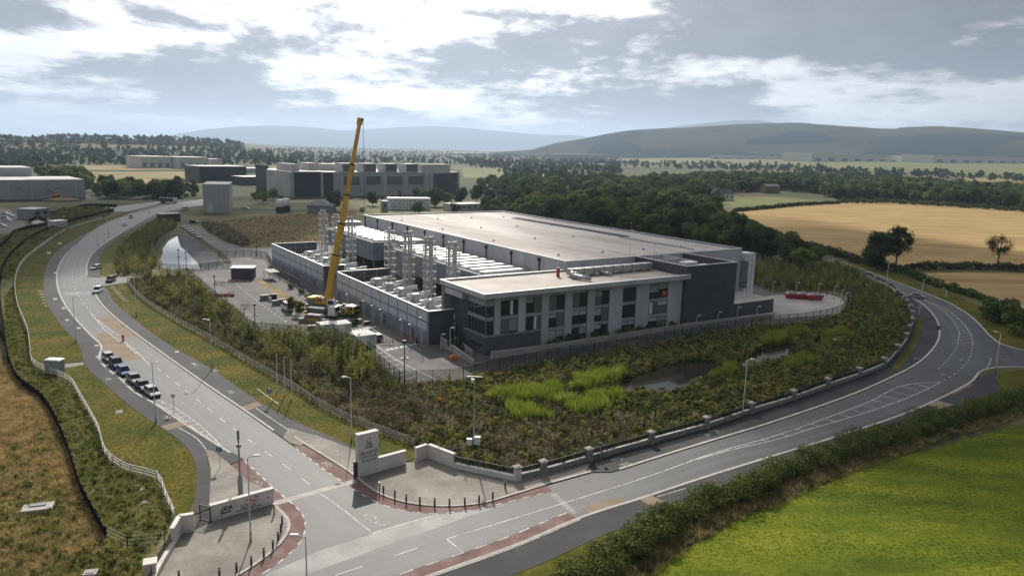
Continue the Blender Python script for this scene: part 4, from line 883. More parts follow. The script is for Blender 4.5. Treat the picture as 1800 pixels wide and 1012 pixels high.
# ------------------------------------------------------------------ walls, signs, street furniture
pm('stone_pale', ((.54, .50, .46), (.63, .59, .55), (.70, .66, .62)), scale=.5, rough=.85, fine=.07, fscale=4, bump=.15)
pm('stone_grey', ((.20, .195, .185), (.27, .26, .245), (.33, .32, .305)), scale=1.2, rough=.9, fine=.15, fscale=6, bump=.4, bscale=8)
pm('timber_white', ((.52, .49, .45), (.64, .61, .57), (.72, .69, .65)), scale=1.5, rough=.85, fine=.1)
pm('timber_brown', ((.22, .195, .155), (.30, .27, .22), (.37, .34, .285)), scale=1.5, rough=.9, fine=.15)
pm('silt_black', ((.005, .005, .006), (.009, .009, .010)), scale=1, rough=1.0, spec=.05)
pm('green_metal', ((.012, .03, .024), (.018, .038, .030)), scale=1, rough=.6)
see_through('mesh_green', (.012, .034, .027), .24); see_through('railing_black', (.01, .01, .011), .5); see_through('tent_side', (.6, .62, .63), .45)
pm('letter_grey', ((.17, .17, .175), (.21, .21, .215)), scale=1); pm('letter_black', ((.015, .015, .016), (.02, .02, .02)), scale=1); pm('letter_red', ((.45, .06, .045), (.5, .08, .06)), scale=1); pm('letter_green', ((.05, .16, .09), (.07, .2, .11)), scale=1)
pm('sign_blue', ((.02, .09, .32), (.03, .11, .36)), scale=1, rough=.4); pm('white_plastic', ((.62, .62, .61), (.7, .7, .69)), scale=1, rough=.5)
pm('tent_white', ((.62, .61, .58), (.70, .69, .67)), scale=1, rough=.8); pm('cabinet', ((.27, .32, .31), (.31, .36, .35)), scale=.6, rough=.6, fine=.05)
def wall_frame(p, q):
    a, b = Vector((*G(*p), 0)), Vector((*G(*q), 0)); d = b - a; return a, d.length, math.atan2(d.y, d.x)
# sign totem with low wing
a, Lw, ang = wall_frame((630, 840), (714, 817))
tot = empty('sign_totem', a, ang, 'tall pale stone sign wall reading GRANGE CASTLE SOUTH with low wing', 'sign')
TW = (Vector((*G(666, 830.5), 0)) - a).length
MB().prism([(0, 0), (TW, 0), (TW, .75), (0, .75)], 0, 5.75).build('tower', 'stone_pale', tot)
bx('coping', 'stone_pale', tot, -.04, TW + .04, -.04, .79, 5.75, 5.83)
bx('wing_wall', 'stone_pale', tot, TW + .01, Lw, .05, .55, 0, 1.95); bx('wing_coping', 'stone_pale', tot, TW + .01, Lw + .05, 0, .6, 1.95, 2.03)
for k in range(1, 4): bx('joint', 'stone_grey', tot, .02, TW - .02, -.004, 0, k * 1.45, k * 1.45 + .015)
for i, t in enumerate(('GRANGE', 'CASTLE', 'SOUTH')):
    painted_text(t, (TW / 2 + .05, -.03), 0, .52, 'letter_grey', tot, 3.2 - i * .55, rx=math.pi / 2, extrude=.02, bold=.004, sx=1.08 if i < 2 else 1.0, space=1.18)
em = MB()
em.add([(-.55, -.012, 0), (.55, -.012, 0), (.42, -.012, .16), (-.42, -.012, .16)], [(0, 1, 2, 3)])
ribbon2 = lambda pts, w: [em.add([(p[0] - w, -.012, p[1]), (p[0] + w, -.012, p[1]), (q[0] + w, -.012, q[1]), (q[0] - w, -.012, q[1])], [(0, 1, 2, 3)]) for p, q in zip(pts, pts[1:])]
ribbon2([(-.22, .16), (-.28, .7), (-.1, 1.2), (.3, 1.45)], .07); ribbon2([(.22, .16), (.3, .6), (.26, .95)], .09); ribbon2([(0, .3), (0, .95)], .06); ribbon2([(.42, .16), (.5, .5)], .05)
em.build('emblem', 'letter_grey', tot, (TW / 2 + .05, -.02, 3.75))
bx('door_post', 'black_metal', tot, -.35, -.12, .1, .7, 0, 2.2)
# partner sign wall
a, Lw, ang = wall_frame((372, 917), (482, 886))
ida = empty('sign_wall', a, ang, 'low pale wall with green and black IDA IRELAND lettering and red council logo', 'sign')
bx('wall', 'stone_pale', ida, 0, Lw, 0, .5, 0, 1.9)
for p, q, z in ((-.05, Lw * .3, 1.9), (Lw * .3, Lw * .62, 1.93), (Lw * .62, Lw + .05, 1.96)): bx('coping', 'stone_pale', ida, p, q - .01, -.06, .56, 1.9, z + .1)
painted_text('IDA', (1.85, -.015), 0, .62, 'letter_black', ida, 1.18, rx=math.pi / 2, extrude=.01, bold=.02); painted_text('IRELAND', (1.62, -.015), 0, .30, 'letter_black', ida, .72, rx=math.pi / 2, extrude=.01, bold=.012)
MB().add([(1.02, -.02, .92), (1.34, -.02, .92), (1.18, -.02, 1.4)], [(0, 1, 2)]).build('logo', 'letter_green', ida)
for i, (t, c) in enumerate((('Comhairle Contae', 'letter_red'), ('Atha Cliath Theas', 'letter_red'), ('South Dublin County Council', 'letter_black'))):
    painted_text(t, (4.15, -.015), 0, .24, c, ida, .98 - i * .25, rx=math.pi / 2, extrude=.008, bold=.004)
lg = MB(); xs = np.linspace(0, 1, 13); top = [(3.7 + 1.7 * t, -.02, 1.42 + .16 * math.sin(t * 6.0)) for t in xs]; bot = [(3.7 + 1.7 * t, -.02, 1.42 + .16 * math.sin(t * 6.0) - .2 * math.sin(t * math.pi)) for t in xs]
lg.add(top + bot, [(13 + i, 14 + i, i + 1, i) for i in range(12)]); lg.build('logo', 'letter_red', ida)
top = [(4.7 + .8 * t, -.022, 1.62 + .12 * math.sin(t * math.pi)) for t in xs]; bot = [(4.7 + .8 * t, -.022, 1.62 - .06 * math.sin(t * math.pi)) for t in xs]
MB().add(top + bot, [(13 + i, 14 + i, i + 1, i) for i in range(12)]).build('logo', 'letter_grey', ida)
bx('slot', 'black_metal', ida, Lw - .75, Lw - .65, -.01, 0, .95, 1.35)
gf = MB()
for (x, y) in ((-.9, 1.1), (-.15, -.1)): gf.beam((x, y, 0), (x, y, 2.0), .1)
for z in (.15, 1.95): gf.beam((-.9, 1.1, z), (-.15, -.1, z), .08)
for t in np.linspace(.1, .9, 8): gf.beam((-.9 + .75 * t, 1.1 - 1.2 * t, .15), (-.9 + .75 * t, 1.1 - 1.2 * t, 1.95), .03)
gate = empty('pedestrian_gate', a, ang, 'narrow black metal gate at the left end of the sign wall', 'gate'); gf.build('frame', 'black_metal', gate)
def wall_run(name, pts, h, th, mat, label, step=0, cap=True):
    P = np.array(wp(pts)); r = empty(name, (*P[0], 0), 0, label, 'wall')
    for i in range(len(P) - 1):
        s = P[i] - P[0]; e = P[i + 1] - P[0]; d = e - s; L = np.linalg.norm(d); an = math.atan2(d[1], d[0]); n = max(1, int(L / step)) if step else 1
        for k in range(n):
            q = s + d * k / n
            MB().box(.0, L / n - .012, 0, th, 0, h + .0).build('wall_section', mat, r, (q[0], q[1], 0), an)
            if cap: MB().box(0, L / n - .012, -.05, th + .05, h, h + .1).build('coping', 'stone_pale', r, (q[0], q[1], 0), an)
    return r
wall_run('entrance_wall', [(732, 812), (752, 805), (797, 823)], 1.95, .45, 'stone_pale', 'pale stone angled entrance wall right of the sign totem', 2.4)
wall_run('forecourt_wall', [(797, 824), (850, 835), (906, 847)], .75, .4, 'stone_pale', 'low pale forecourt wall with black railing behind the bollards', 3)
wall_run('entrance_wall', [(342, 932), (316, 936)], 2.1, .45, 'stone_pale', 'short pale wall left of the path beside the sign wall')
wall_run('entrance_wall', [(314, 938), (300, 962)], 2.1, .4, 'stone_pale', 'pale stone wall running down from the rail fence end')
wall_run('forecourt_wall', [(300, 963), (272, 1012), (262, 1035)], .7, .4, 'stone_pale', 'low pale wall at the bottom left forecourt edge', 2.5)
# railings and posts
RAILS = {}
def unit_box(name, mat):
    k = (name, mat)
    if k not in RAILS: RAILS[k] = MB().box(0, 1, -.5, .5, -.5, .5).mesh(name, mat)
    return RAILS[k]
def post_fence(name, P, hgt, rails, post_mat, rail_mat, label, pw=.12, rw=(.04, .11), cat='fence', panel=None, ph=None, z0=0.0, closed=False):
    r = empty(name, (P[0][0], P[0][1], z0), 0, label, cat); pmesh = MB().box(-pw / 2, pw / 2, -pw / 2, pw / 2, 0, hgt).mesh('post', post_mat)
    for i, p in enumerate(P):
        q = P[min(i + 1, len(P) - 1)] - P[max(i - 1, 0)]; an = math.atan2(q[1], q[0])
        link('post', pmesh, r, (p[0] - P[0][0], p[1] - P[0][1], 0), an)
        if i == len(P) - 1: break
        d = P[i + 1] - p; L = float(np.linalg.norm(d)); an = math.atan2(d[1], d[0]); s = p - P[0]
        for z in rails: link('rail', unit_box('rail', rail_mat), r, (s[0], s[1], z), an, (L, rw[0], rw[1]))
        if panel: link('mesh_panel', unit_box('mesh_panel', panel), r, (s[0], s[1], ph / 2 + .05), an, (L, .012, ph))
    return r
post_fence('rail_fence', resample(cWF, 2.3), 1.35, (.45, .85, 1.22), 'timber_white', 'timber_white', 'white timber post and rail fence winding along the left verge', .15, (.06, .16))
post_fence('rail_fence', resample(cTF, 2.2), 1.4, (.35, .7, 1.02, 1.32), 'timber_brown', 'timber_brown', 'weathered brown timber rail fence between road verge and overgrown bank', .13, (.05, .10))
SILT = [(-30, 560), (6, 600), (12, 622), (16, 638), (37, 677), (72, 703), (92, 732), (110, 771), (125, 812), (142, 866), (165, 910), (186, 948)]
def silt(pts, label, h=1.5, sm=True):
    P = curve(pts, 2.5, sm); r = empty('silt_fence', (*P[0], 0), 0, label, 'fence')
    ribbon(MB(), P - P[0], -.03, .03, 0, h).build('fabric', 'silt_black', r)
    pmesh = MB().box(-.06, .06, -.06, .06, 0, h + .12).mesh('post', 'silt_black')
    for p in P[::1]: link('post', pmesh, r, (p[0] - P[0][0], p[1] - P[0][1] + .09, 0))
silt(SILT, 'black silt fence snaking between dry grass and weeds at the lower left', 1.35)
silt([(-60, 470), (0, 438), (15, 425), (30, 410), (60, 402), (100, 396), (140, 388), (180, 378), (200, 372)], 'black silt fence along the far left ditch below the warehouse', 1.9)
silt([(14, 640), (8, 590), (2, 540), (0, 500), (10, 465), (30, 440), (60, 417), (95, 402), (140, 389)], 'black silt fence hugging the outside of the white rail fence', 1.6)
silt([(50, 392), (80, 380), (120, 372), (165, 363), (205, 364)], 'black fence round the sunken plot left of the road bend', 1.8)
silt([(52, 376), (75, 388), (105, 397)], 'short black fence beside the dark cabin on the left', 1.6)
post_fence('wire_fence', curve([(186, 945), (206, 958), (232, 966), (246, 968), (290, 958)], 4, False), 1.5, (.5, 1.0, 1.42), 'black_metal', 'steel_grey', 'black post and wire fence at the lower left corner', .09, (.02, .03))
# boundary wall of the main road
def boundary():
    P = cWALL; r = empty('boundary_wall', (*P[0], 0), 0, 'low grey stone boundary wall with black railing and capped piers along the road', 'wall'); o = P[0]
    idx = [int(np.argmin(np.linalg.norm(P - np.array(G(*p)), axis=1))) for p in PIERS]
    for i, j in zip(idx, idx[1:]):
        if j - i < 1: continue
        seg = P[i:j + 1] - o
        ribbon(MB(), seg, .0, .4, 0, .75).build('wall_section', 'stone_grey', r); ribbon(MB(), seg, -.06, .46, .75, .86).build('coping', 'kerb', r)
        rb = ribbon(MB(), seg, .18, .22, 1.0, 1.05); ribbon(rb, seg, .17, .23, 1.62, 1.69)
        rl = resample(seg + normals(seg) * .2, 2.6)
        for p in rl: rb.beam((p[0], p[1], .86), (p[0], p[1], 1.7), .05)
        rr = rb.build('railing', 'black_metal', r); ribbon(MB(), seg, .195, .205, 1.05, 1.62).build('bars', 'railing_black', rr)
    pmesh = MB().box(-.42, .42, -.42, .42, 0, 1.75).mesh('pier', 'stone_grey'); cmesh = MB().box(-.52, .52, -.52, .52, 1.75, 1.95).frustum((-.52, .52, -.52, .52), 1.95, (-.15, .15, -.15, .15), 2.12).mesh('pier_cap', 'kerb'); p0 = MB().box(-.42, .42, -.42, .42, 0, 1.9).mesh('pier', 'stone_pale')
    for n, i in enumerate(idx):
        q = P[min(i + 1, len(P) - 1)] - P[max(i - 1, 0)]; an = math.atan2(q[1], q[0]); k = normals(P)[i] * .2
        loc = (P[i][0] - o[0] + k[0], P[i][1] - o[1] + k[1], 0); pr_ = link('pier', p0 if n == 0 else pmesh, r, loc, an); link('pier_cap', cmesh, pr_)
boundary()
post_fence('forecourt_railing', curve([(797, 822), (850, 833), (906, 845)], 2.4, False), 1.75, (.95, 1.7), 'black_metal', 'black_metal', 'black railing on the low forecourt wall behind the bollards', .05, (.04, .05), 'railing', 'railing_black', 1.6)
post_fence('forecourt_railing', curve([(300, 963), (272, 1010), (262, 1035)], 2.0, False), 1.7, (.8, 1.62), 'black_metal', 'black_metal', 'black railing above the low wall at the bottom left', .06, (.04, .06), 'railing', 'railing_black', 1.6)
pier = empty('gate_pier', (*G(266, 1016), 0), .4, 'square pale capped stone pier at the bottom left edge', 'pier'); bx('shaft', 'stone_pale', pier, -.5, .5, -.5, .5, 0, 1.7); bx('cap', 'stone_pale', pier, -.62, .62, -.62, .62, 1.7, 1.9)
# site security fence
SF1 = curve([(330, 484), (355, 505), (400, 545), (445, 583)], 2.6, False)
post_fence('mesh_fence', SF1, 2.4, (2.38,), 'green_metal', 'green_metal', 'green weld mesh security fence along the site road on the left', .09, (.03, .04), 'fence', 'mesh_green', 2.3)
post_fence('mesh_fence', curve([(446, 584), (505, 588), (592, 596), (622, 611)], 2.8, False), 2.4, (2.38,), 'green_metal', 'green_metal', 'green weld mesh fence in front of the white canopies', .09, (.03, .04), 'fence', 'mesh_green', 2.3)
post_fence('mesh_fence', curve([(622, 612), (655, 638), (702, 677)], 2.6, False), 3.0, (2.95,), 'green_metal', 'green_metal', 'green weld mesh fence beside the marked parking bays', .1, (.03, .04), 'fence', 'mesh_green', 2.85)
SF3 = curve([(703, 677), (736, 674), (801, 671), (842, 660), (881, 651), (940, 640), (992, 629), (1055, 621), (1120, 610), (1207, 593), (1320, 575), (1415, 566), (1455, 559), (1478, 552), (1489, 541), (1493, 525), (1478, 517)], 3.0, False)
post_fence('mesh_fence', SF3, 2.6, (2.56,), 'green_metal', 'green_metal', 'long green weld mesh fence in front of office and concrete yard', .1, (.03, .04), 'fence', 'mesh_green', 2.45)
post_fence('mesh_fence', curve([(280, 474), (300, 476), (340, 478), (390, 470), (405, 472)], 3.0, False), 2.4, (2.36,), 'green_metal', 'green_metal', 'green mesh fence along the near side of the bright lagoon', .09, (.03, .04), 'fence', 'mesh_green', 2.3)
post_fence('mesh_fence', curve([(384, 452), (412, 452), (440, 450), (470, 455), (478, 470)], 3.0, False), 2.6, (2.5,), 'black_metal', 'black_metal', 'dark mesh fence and gate across the far site road', .14, (.03, .04), 'fence', 'mesh_green', 2.4)
post_fence('mesh_fence', curve([(472, 478), (500, 492), (528, 506)], 2.0, False), 2.6, (2.5,), 'black_metal', 'black_metal', 'dark mesh fence right beside the far plant enclosure wall', .12, (.03, .04), 'fence', 'mesh_green', 2.4)
# lamps
def lamp_mesh():
    if 'lampcol' in RAILS: return
    RAILS['lampcol'] = MB().lathe([(.13, 0), (.13, 1.1), (.09, 1.15), (.05, 1.0 * 1)], 8).mesh('column', 'galvanised')
def street_lamp(u, v, label, hgt=9.6, arm=1.1, az=0.0, dark=False, vt=None, xy=None, cat='street lamp', name='street_lamp'):
    x, y = xy or G(u, v)
    if vt is not None: hgt = height(u, v, vt)
    m = 'black_metal' if dark else 'galvanised'
    r = empty(name, (x, y, 0), az, label, cat)
    MB().lathe([(.13, 0), (.13, min(1.2, hgt * .15)), (.085, min(1.3, hgt * .17)), (.055, hgt)], 8).build('column', m, r, smooth=True)
    MB().tube((0, 0, hgt - .05), (arm * .6, 0, hgt + .12), .04, n=6).build('arm', m, r)
    MB().frustum((arm * .5, arm * .5 + .75, -.16, .16), hgt + .08, (arm * .55, arm * .5 + .7, -.1, .1), hgt + .22).build('lantern', 'white_plastic' if not dark else 'galvanised', r)
    return r
street_lamp(274, 745, 'grey street lamp in the verge beside the parked cars', az=-.4)
street_lamp(441, 952, 'tall grey street lamp standing on the lower left forecourt', az=.3)
street_lamp(618, 776, 'grey street lamp just left behind the sign totem', az=3.3)
street_lamp(1305, 733, 'grey street lamp by the boundary wall right of the pond', az=.4)
street_lamp(134, 602, 'grey street lamp on the left path at the coloured road patches', az=.0)
street_lamp(240, 557, 'grey street lamp on the verge below the side road', az=3.0)
street_lamp(373, 650, 'grey street lamp halfway along the brown rail fence', az=3.3)
street_lamp(0, 0, 'grey street lamp at the bottom edge of the junction', az=3.2, xy=G(537, 942, 9.6))
street_lamp(172, 431, 'grey street lamp at the outer side of the road bend', hgt=8.0, az=0); street_lamp(191, 417, 'grey street lamp at the inner side of the road bend', hgt=8.0, az=3.1)
street_lamp(262, 375, 'grey street lamp far up the left road', hgt=8.0)
street_lamp(1557, 507, 'grey street lamp near the two big field trees', az=.6, vt=463); street_lamp(1620, 521, 'grey street lamp right behind the grey car on the right road', az=-2, vt=492); street_lamp(1749, 655, 'grey street lamp at the right side road mouth', az=2.4, vt=585); street_lamp(1615, 556, 'short grey lamp column beside the curved right footpath', az=0, vt=535)
street_lamp(1662, 525, 'small grey lamp at the verge of the right road', az=2.8, vt=508)
for i, (u, v, t) in enumerate(((791, 622, 577), (775, 616, 588), (1224, 576, 555), (1261, 571, 549), (1295, 565, 541), (1330, 560, 539))):
    street_lamp(u, v, ('white globe lamp beside the ramp wall', 'slim lamp at the corner of the plant enclosure', 'slim lamp, first in front of the charcoal block', 'slim lamp, second in front of the charcoal block', 'slim lamp at the right edge of the charcoal block', 'slim lamp in front of the low annex')[i], vt=t, arm=.4, cat='lamp post', name='yard_lamp')
for i, (u, v, t) in enumerate(((612, 546, 518), (641, 560, 529), (656, 570, 537), (670, 577, 544), (706, 594, 562), (722, 603, 570), (741, 612, 558))):
    street_lamp(u, v, f'slim grey lamp by the near enclosure wall, {ORD[i]} counting from the crane', vt=t, arm=.4, az=-2, cat='lamp post', name='yard_lamp')
for i, (u, v, t) in enumerate(((1357, 521, 496), (1399, 519, 497), (1437, 520, 500), (1465, 526, 504), (1478, 532, 510), (1485, 537, 515))):
    street_lamp(u, v, f'pale lamp post round the concrete yard, {ORD[i]} from the left', vt=t, arm=.3, cat='lamp post', name='yard_lamp')
street_lamp(1455, 667, 'black timber-coloured pole by the boundary wall right of the pond', vt=597, arm=.3, dark=True, cat='pole', name='service_pole')
def cctv_pole(u, v, vt, label, extra=True):
    h = height(u, v, vt); x, y = G(u, v); r = empty('camera_pole', (x, y, 0), .5, label, 'pole')
    MB().lathe([(.16, 0), (.16, 1.2), (.11, 1.3), (.09, h)], 8).build('column', 'black_metal', r); MB().box(-.5, .5, -.06, .06, h * .62, h * .62 + .1).build('bracket', 'black_metal', r)
    for sx in (-.5, .5): MB().box(sx - .12, sx + .12, -.35, .2, h * .62 - .3, h * .62 - .05).build('camera', 'steel_grey', r)
    if extra: MB().box(-.3, .3, -.2, .2, h - .4, h).build('camera_head', 'black_metal', r)
cctv_pole(711, 677, 598, 'black camera pole at the corner of the parking bays'); cctv_pole(449, 584, 534, 'black camera pole at the site road fence corner'); cctv_pole(378, 518, 484, 'black camera pole by the red barriers on the site road'); cctv_pole(315, 475, 438, 'dark camera pole in front of the lagoon'); cctv_pole(328, 476, 442, 'grey camera pole right of the lagoon one')
cctv_pole(1453, 520, 480, 'dark tall pole behind the red skips', False); cctv_pole(452, 450, 418, 'black pole at the far site gate', False)
pole = empty('camera_mast', (*G(832, 797), 0), 0, 'grey mast with crossbar and white equipment boxes at the wetland edge', 'mast'); hh = height(832, 797, 660)
MB().lathe([(.15, 0), (.11, 2), (.07, hh)], 8).build('column', 'galvanised', pole); MB().beam((-1.1, 0, hh - .15), (1.1, 0, hh - .15), .08).build('crossbar', 'galvanised', pole)
MB().box(-.45, -.05, -.3, .1, hh - .95, hh - .45).build('camera', 'white_plastic', pole); bx('cabinet', 'white_plastic', pole, .15, .95, -.45, .15, 1.5, 2.6); bx('cabinet', 'white_plastic', pole, -.95, -.2, -.4, .1, 1.4, 2.3)
mast = empty('traffic_mast', (*G(423, 868), 0), 0, 'grey mast with thick blue-grey base on the left traffic island', 'mast'); hh = height(423, 868, 755)
MB().lathe([(.3, 0), (.3, 2.0), (.24, 2.35), (.12, 2.5), (.10, hh - 1.2), (.16, hh - 1.2), (.16, hh - .2), (.08, hh)], 10).build('column', 'clad_blue', mast, smooth=False)
MB().box(-.25, .25, -.15, .15, hh - 2.2, hh - 1.8).build('sensor', 'steel_grey', mast)
for i, (b, t) in enumerate((((488, 688), 622), ((501, 695), 628), ((513, 703), 634))):
    x, y = G(*b); f = empty('flagpole', (x, y, 0), 0, f'bare white flagpole, {("left", "middle", "right")[i]} one of three at the brown rail fence', 'flagpole', 'flagpoles'); hh = height(*b, t)
    MB().lathe([(.12, 0), (.12, .3), (.1, .4), (.055, hh)], 8).build('pole', 'white_plastic', f); MB().lathe([(.02, hh), (.09, hh + .06), (.02, hh + .16)], 8).build('finial', 'white_plastic', f)
def disc_sign(u, v, vt, col, label, r=.38, name='road_sign', mark=True):
    x, y = G(u, v); h = height(u, v, vt); s = empty(name, (x, y, 0), 0, label, 'sign'); MB().tube((0, 0, 0), (0, 0, h), .045, n=6).build('post', 'galvanised', s)
    MB().tube((0, -.05, h - r), (0, -.08, h - r), r, n=20).build('plate', col, s)
    if mark: MB().add([(-.06, -.085, h - r - .2), (.06, -.085, h - r - .2), (.06, -.085, h - r + .2), (-.06, -.085, h - r + .2)], [(0, 1, 2, 3)]).build('symbol', 'white_plastic' if col != 'white_plastic' else 'letter_red', s)
disc_sign(387, 822, 784, 'sign_blue', 'round blue cycle sign on the left traffic island'); disc_sign(306, 724, 691, 'white_plastic', 'round white road sign beyond the last parked car'); disc_sign(474, 712, 683, 'sign_blue', 'small blue round sign near the three flagpoles')
def diamond(u, v, vt, label):
    x, y = G(u, v); h = height(u, v, vt); s = empty('warning_sign', (x, y, 0), .1, label, 'sign'); MB().tube((0, 0, 0), (0, 0, h), .045, n=6).build('post', 'galvanised', s)
    MB().add([(0, -.08, h - .9), (.45, -.08, h - .45), (0, -.08, h), (-.45, -.08, h - .45), (0, -.05, h - .9), (.45, -.05, h - .45), (0, -.05, h), (-.45, -.05, h - .45)], [(0, 1, 2, 3), (7, 6, 5, 4), (0, 4, 5, 1), (1, 5, 6, 2), (2, 6, 7, 3), (3, 7, 4, 0)]).build('plate', 'orange', s)
diamond(1366, 712, 682, 'orange diamond warning sign by the boundary wall'); diamond(1608, 570, 557, 'orange sign at the curved right footpath')
sgn = empty('info_post', (*G(1055, 808), 0), 0, 'thin grey sign post beside the third boundary pier', 'sign'); MB().tube((0, 0, 0), (0, 0, 2.6), .05, n=6).build('post', 'galvanised', sgn); bx('plate', 'steel_grey', sgn, -.25, .25, -.06, -.03, 2.0, 2.6)
def lifebuoy(u, v, label):
    x, y = G(u, v); s = empty('lifebuoy_post', (x, y, 0), 0, label, 'lifebuoy'); MB().tube((0, 0, 0), (0, 0, 2.2), .06, n=6).build('post', 'timber_brown', s)
    mb = MB(); n = 14
    for i in range(n):
        t0, t1 = 2 * math.pi * i / n, 2 * math.pi * (i + 1) / n; mb.tube((.36 * math.cos(t0), -.12, 1.9 + .36 * math.sin(t0)), (.36 * math.cos(t1), -.12, 1.9 + .36 * math.sin(t1)), .11, n=6)
    mb.build('ring', 'orange', s)
lifebuoy(778, 722, 'orange lifebuoy on a post among weeds near the camera mast'); lifebuoy(1491, 582, 'orange lifebuoy at the right end of the wetland')
gb = empty('grit_bin', (*G(797, 633), 0), TH, 'round-topped orange grit bin at the foot of the ramp wall', 'bin'); MB().frustum((-.6, .6, -.45, .45), 0, (-.7, .7, -.55, .55), .8).build('body', 'orange', gb); MB().frustum((-.72, .72, -.57, .57), .8, (-.5, .5, -.3, .3), 1.15).build('lid', 'orange', gb)
bs = empty('keep_left_bollard', (*G(217, 599), 0), 0, 'orange-red bollard on the painted island between the coloured patches', 'bollard'); MB().lathe([(.28, 0), (.28, .2), (.2, .25), (.17, 1.3), (.05, 1.4)], 10).build('body', 'orange', bs); bx('plate', 'red_plastic', bs, -.25, .25, -.2, -.16, .7, 1.3)
rbk = empty('water_barrier', (*G(1650, 579), 0), .9, 'red plastic barrier block on the kerb of the right road', 'barrier'); MB().frustum((-.7, .7, -.35, .35), 0, (-.65, .65, -.12, .12), 1.0).build('body', 'red_plastic', rbk); bx('stripe', 'white_plastic', rbk, -.5, .5, -.3, -.24, .35, .5)
# bollards
bol = MB().lathe([(.11, 0), (.11, 1.0), (.07, 1.06)], 10).mesh('post', 'black_metal'); band = MB().lathe([(.115, .84), (.115, .92)], 10).mesh('band', 'white_plastic')
BR = [(674, 868), (694, 876), (714, 883), (738, 888), (764, 890), (790, 891), (817, 889), (842, 885), (866, 879), (888, 860)]
BL = [(496, 923), (494, 936), (489, 951), (480, 966), (464, 980), (442, 995), (416, 1006), (315, 1021), (386, 1016)]
for i, p in enumerate(BR):
    b = empty('bollard', (*G(*p), .12), 0, f'black bollard with white band, {ORD[i]} from the left on the right forecourt', 'bollard', 'bollards on the right forecourt'); link('post', bol, b); link('band', band, b)
for i, p in enumerate(BL):
    b = empty('bollard', (*G(*p), .12), 0, f'black bollard with white band, {ORD[i]} along the lower left forecourt from the top' if i < 7 else ('black bollard farthest left at the bottom edge' if i == 7 else 'black bollard at the bottom edge between the two others'), 'bollard', 'bollards on the left forecourt'); link('post', bol, b); link('band', band, b)
for p, lab in (((667, 866), 'white-capped steel post at the left end of the right bollard row'), ((482, 905), 'grey white-capped post at the right end of the sign wall')):
    b = empty('gate_post', (*G(*p), .1), 0, lab, 'post'); MB().lathe([(.1, 0), (.1, 1.2)], 8).build('shaft', 'steel_grey', b); MB().lathe([(.12, 1.2), (.12, 1.35)], 8).build('cap', 'white_plastic', b)
# cabinets, huts, canopies
ko = empty('utility_cabinet', (*G(97, 655), 0), -.05, 'pale green-grey utility cabinet on the left verge', 'cabinet'); bx('body', 'cabinet', ko, -1.35, 1.35, -.8, .8, 0, 2.5); MB().frustum((-1.5, 1.5, -.95, .95), 2.5, (-1.3, 1.3, -.8, .8), 2.66).build('roof', 'white_plastic', ko)
for k in (-1, 1): bx('door', 'cabinet', ko, -.02 + (k - 1) * .65, -.02 + (k - 1) * .65 + 1.24, -.83, -.8, .1, 2.35)
sheet('paved_pad', [(112, 641), (146, 637), (149, 642), (113, 648)], .12, 'paving')
gh = empty('gatehouse', (*G(426, 491), 0), TH * .25, 'dark grey gatehouse with pale flat roof on the site road', 'hut'); bx('wall', 'clad_dark', gh, -3.3, 3.3, 0, 4.2, 0, 3.4); bx('roof', 'white_metal', gh, -3.6, 3.6, -.3, 4.6, 3.4, 3.7); bx('door', 'black_metal', gh, -3.34, -3.3, 1, 2, 0, 2.2); bx('window', 'glass', gh, .5, 2.4, -.03, 0, 1.1, 2.2)
sh = empty('shelter', (*G(478, 490), 0), TH, 'grey flat-roofed shelter next to the gatehouse lane', 'shelter'); bx('roof', 'kerb', sh, -1.6, 1.6, -3.5, 3.5, 2.5, 2.65)
for x in (-1.5, 1.5):
    for y in (-3.4, 3.4): bx('post', 'black_metal', sh, x - .06, x + .06, y - .06, y + .06, 0, 2.5)
def canopy(u, v, label, w=3.2, sides=True):
    x, y = G(u, v); c = empty('canopy', (x, y, 0), TH + .05, label, 'canopy')
    for sx in (-1, 1):
        for sy in (-1, 1): bx('leg', 'white_metal', c, sx * w / 2 - .04, sx * w / 2 + .04, sy * w / 2 - .04, sy * w / 2 + .04, 0, 2.3)
    MB().add([(-w / 2 - .1, -w / 2 - .1, 2.3), (w / 2 + .1, -w / 2 - .1, 2.3), (w / 2 + .1, w / 2 + .1, 2.3), (-w / 2 - .1, w / 2 + .1, 2.3), (-w / 2 - .1, -w / 2 - .1, 2.5), (w / 2 + .1, -w / 2 - .1, 2.5), (w / 2 + .1, w / 2 + .1, 2.5), (-w / 2 - .1, w / 2 + .1, 2.5), (0, 0, 2.95)],
             [(0, 1, 5, 4), (1, 2, 6, 5), (2, 3, 7, 6), (3, 0, 4, 7), (4, 5, 8), (5, 6, 8), (6, 7, 8), (7, 4, 8)]).build('roof', 'tent_white', c)
    if sides:
        for a_ in (((-w / 2), w / 2, -w / 2, -w / 2 + .02), (w / 2 - .02, w / 2, -w / 2 + .05, w / 2), (-w / 2, -w / 2 + .02, -w / 2 + .05, w / 2)): bx('side_wall', 'tent_side', c, *a_, .1, 2.25)
canopy(573, 586, 'white canopy with clear sides, left one below the crane'); canopy(599, 585, 'white canopy with clear sides, middle one below the crane', 3.6); canopy(638, 605, 'white canopy over parked bicycles beside the parking bays', 4.2)
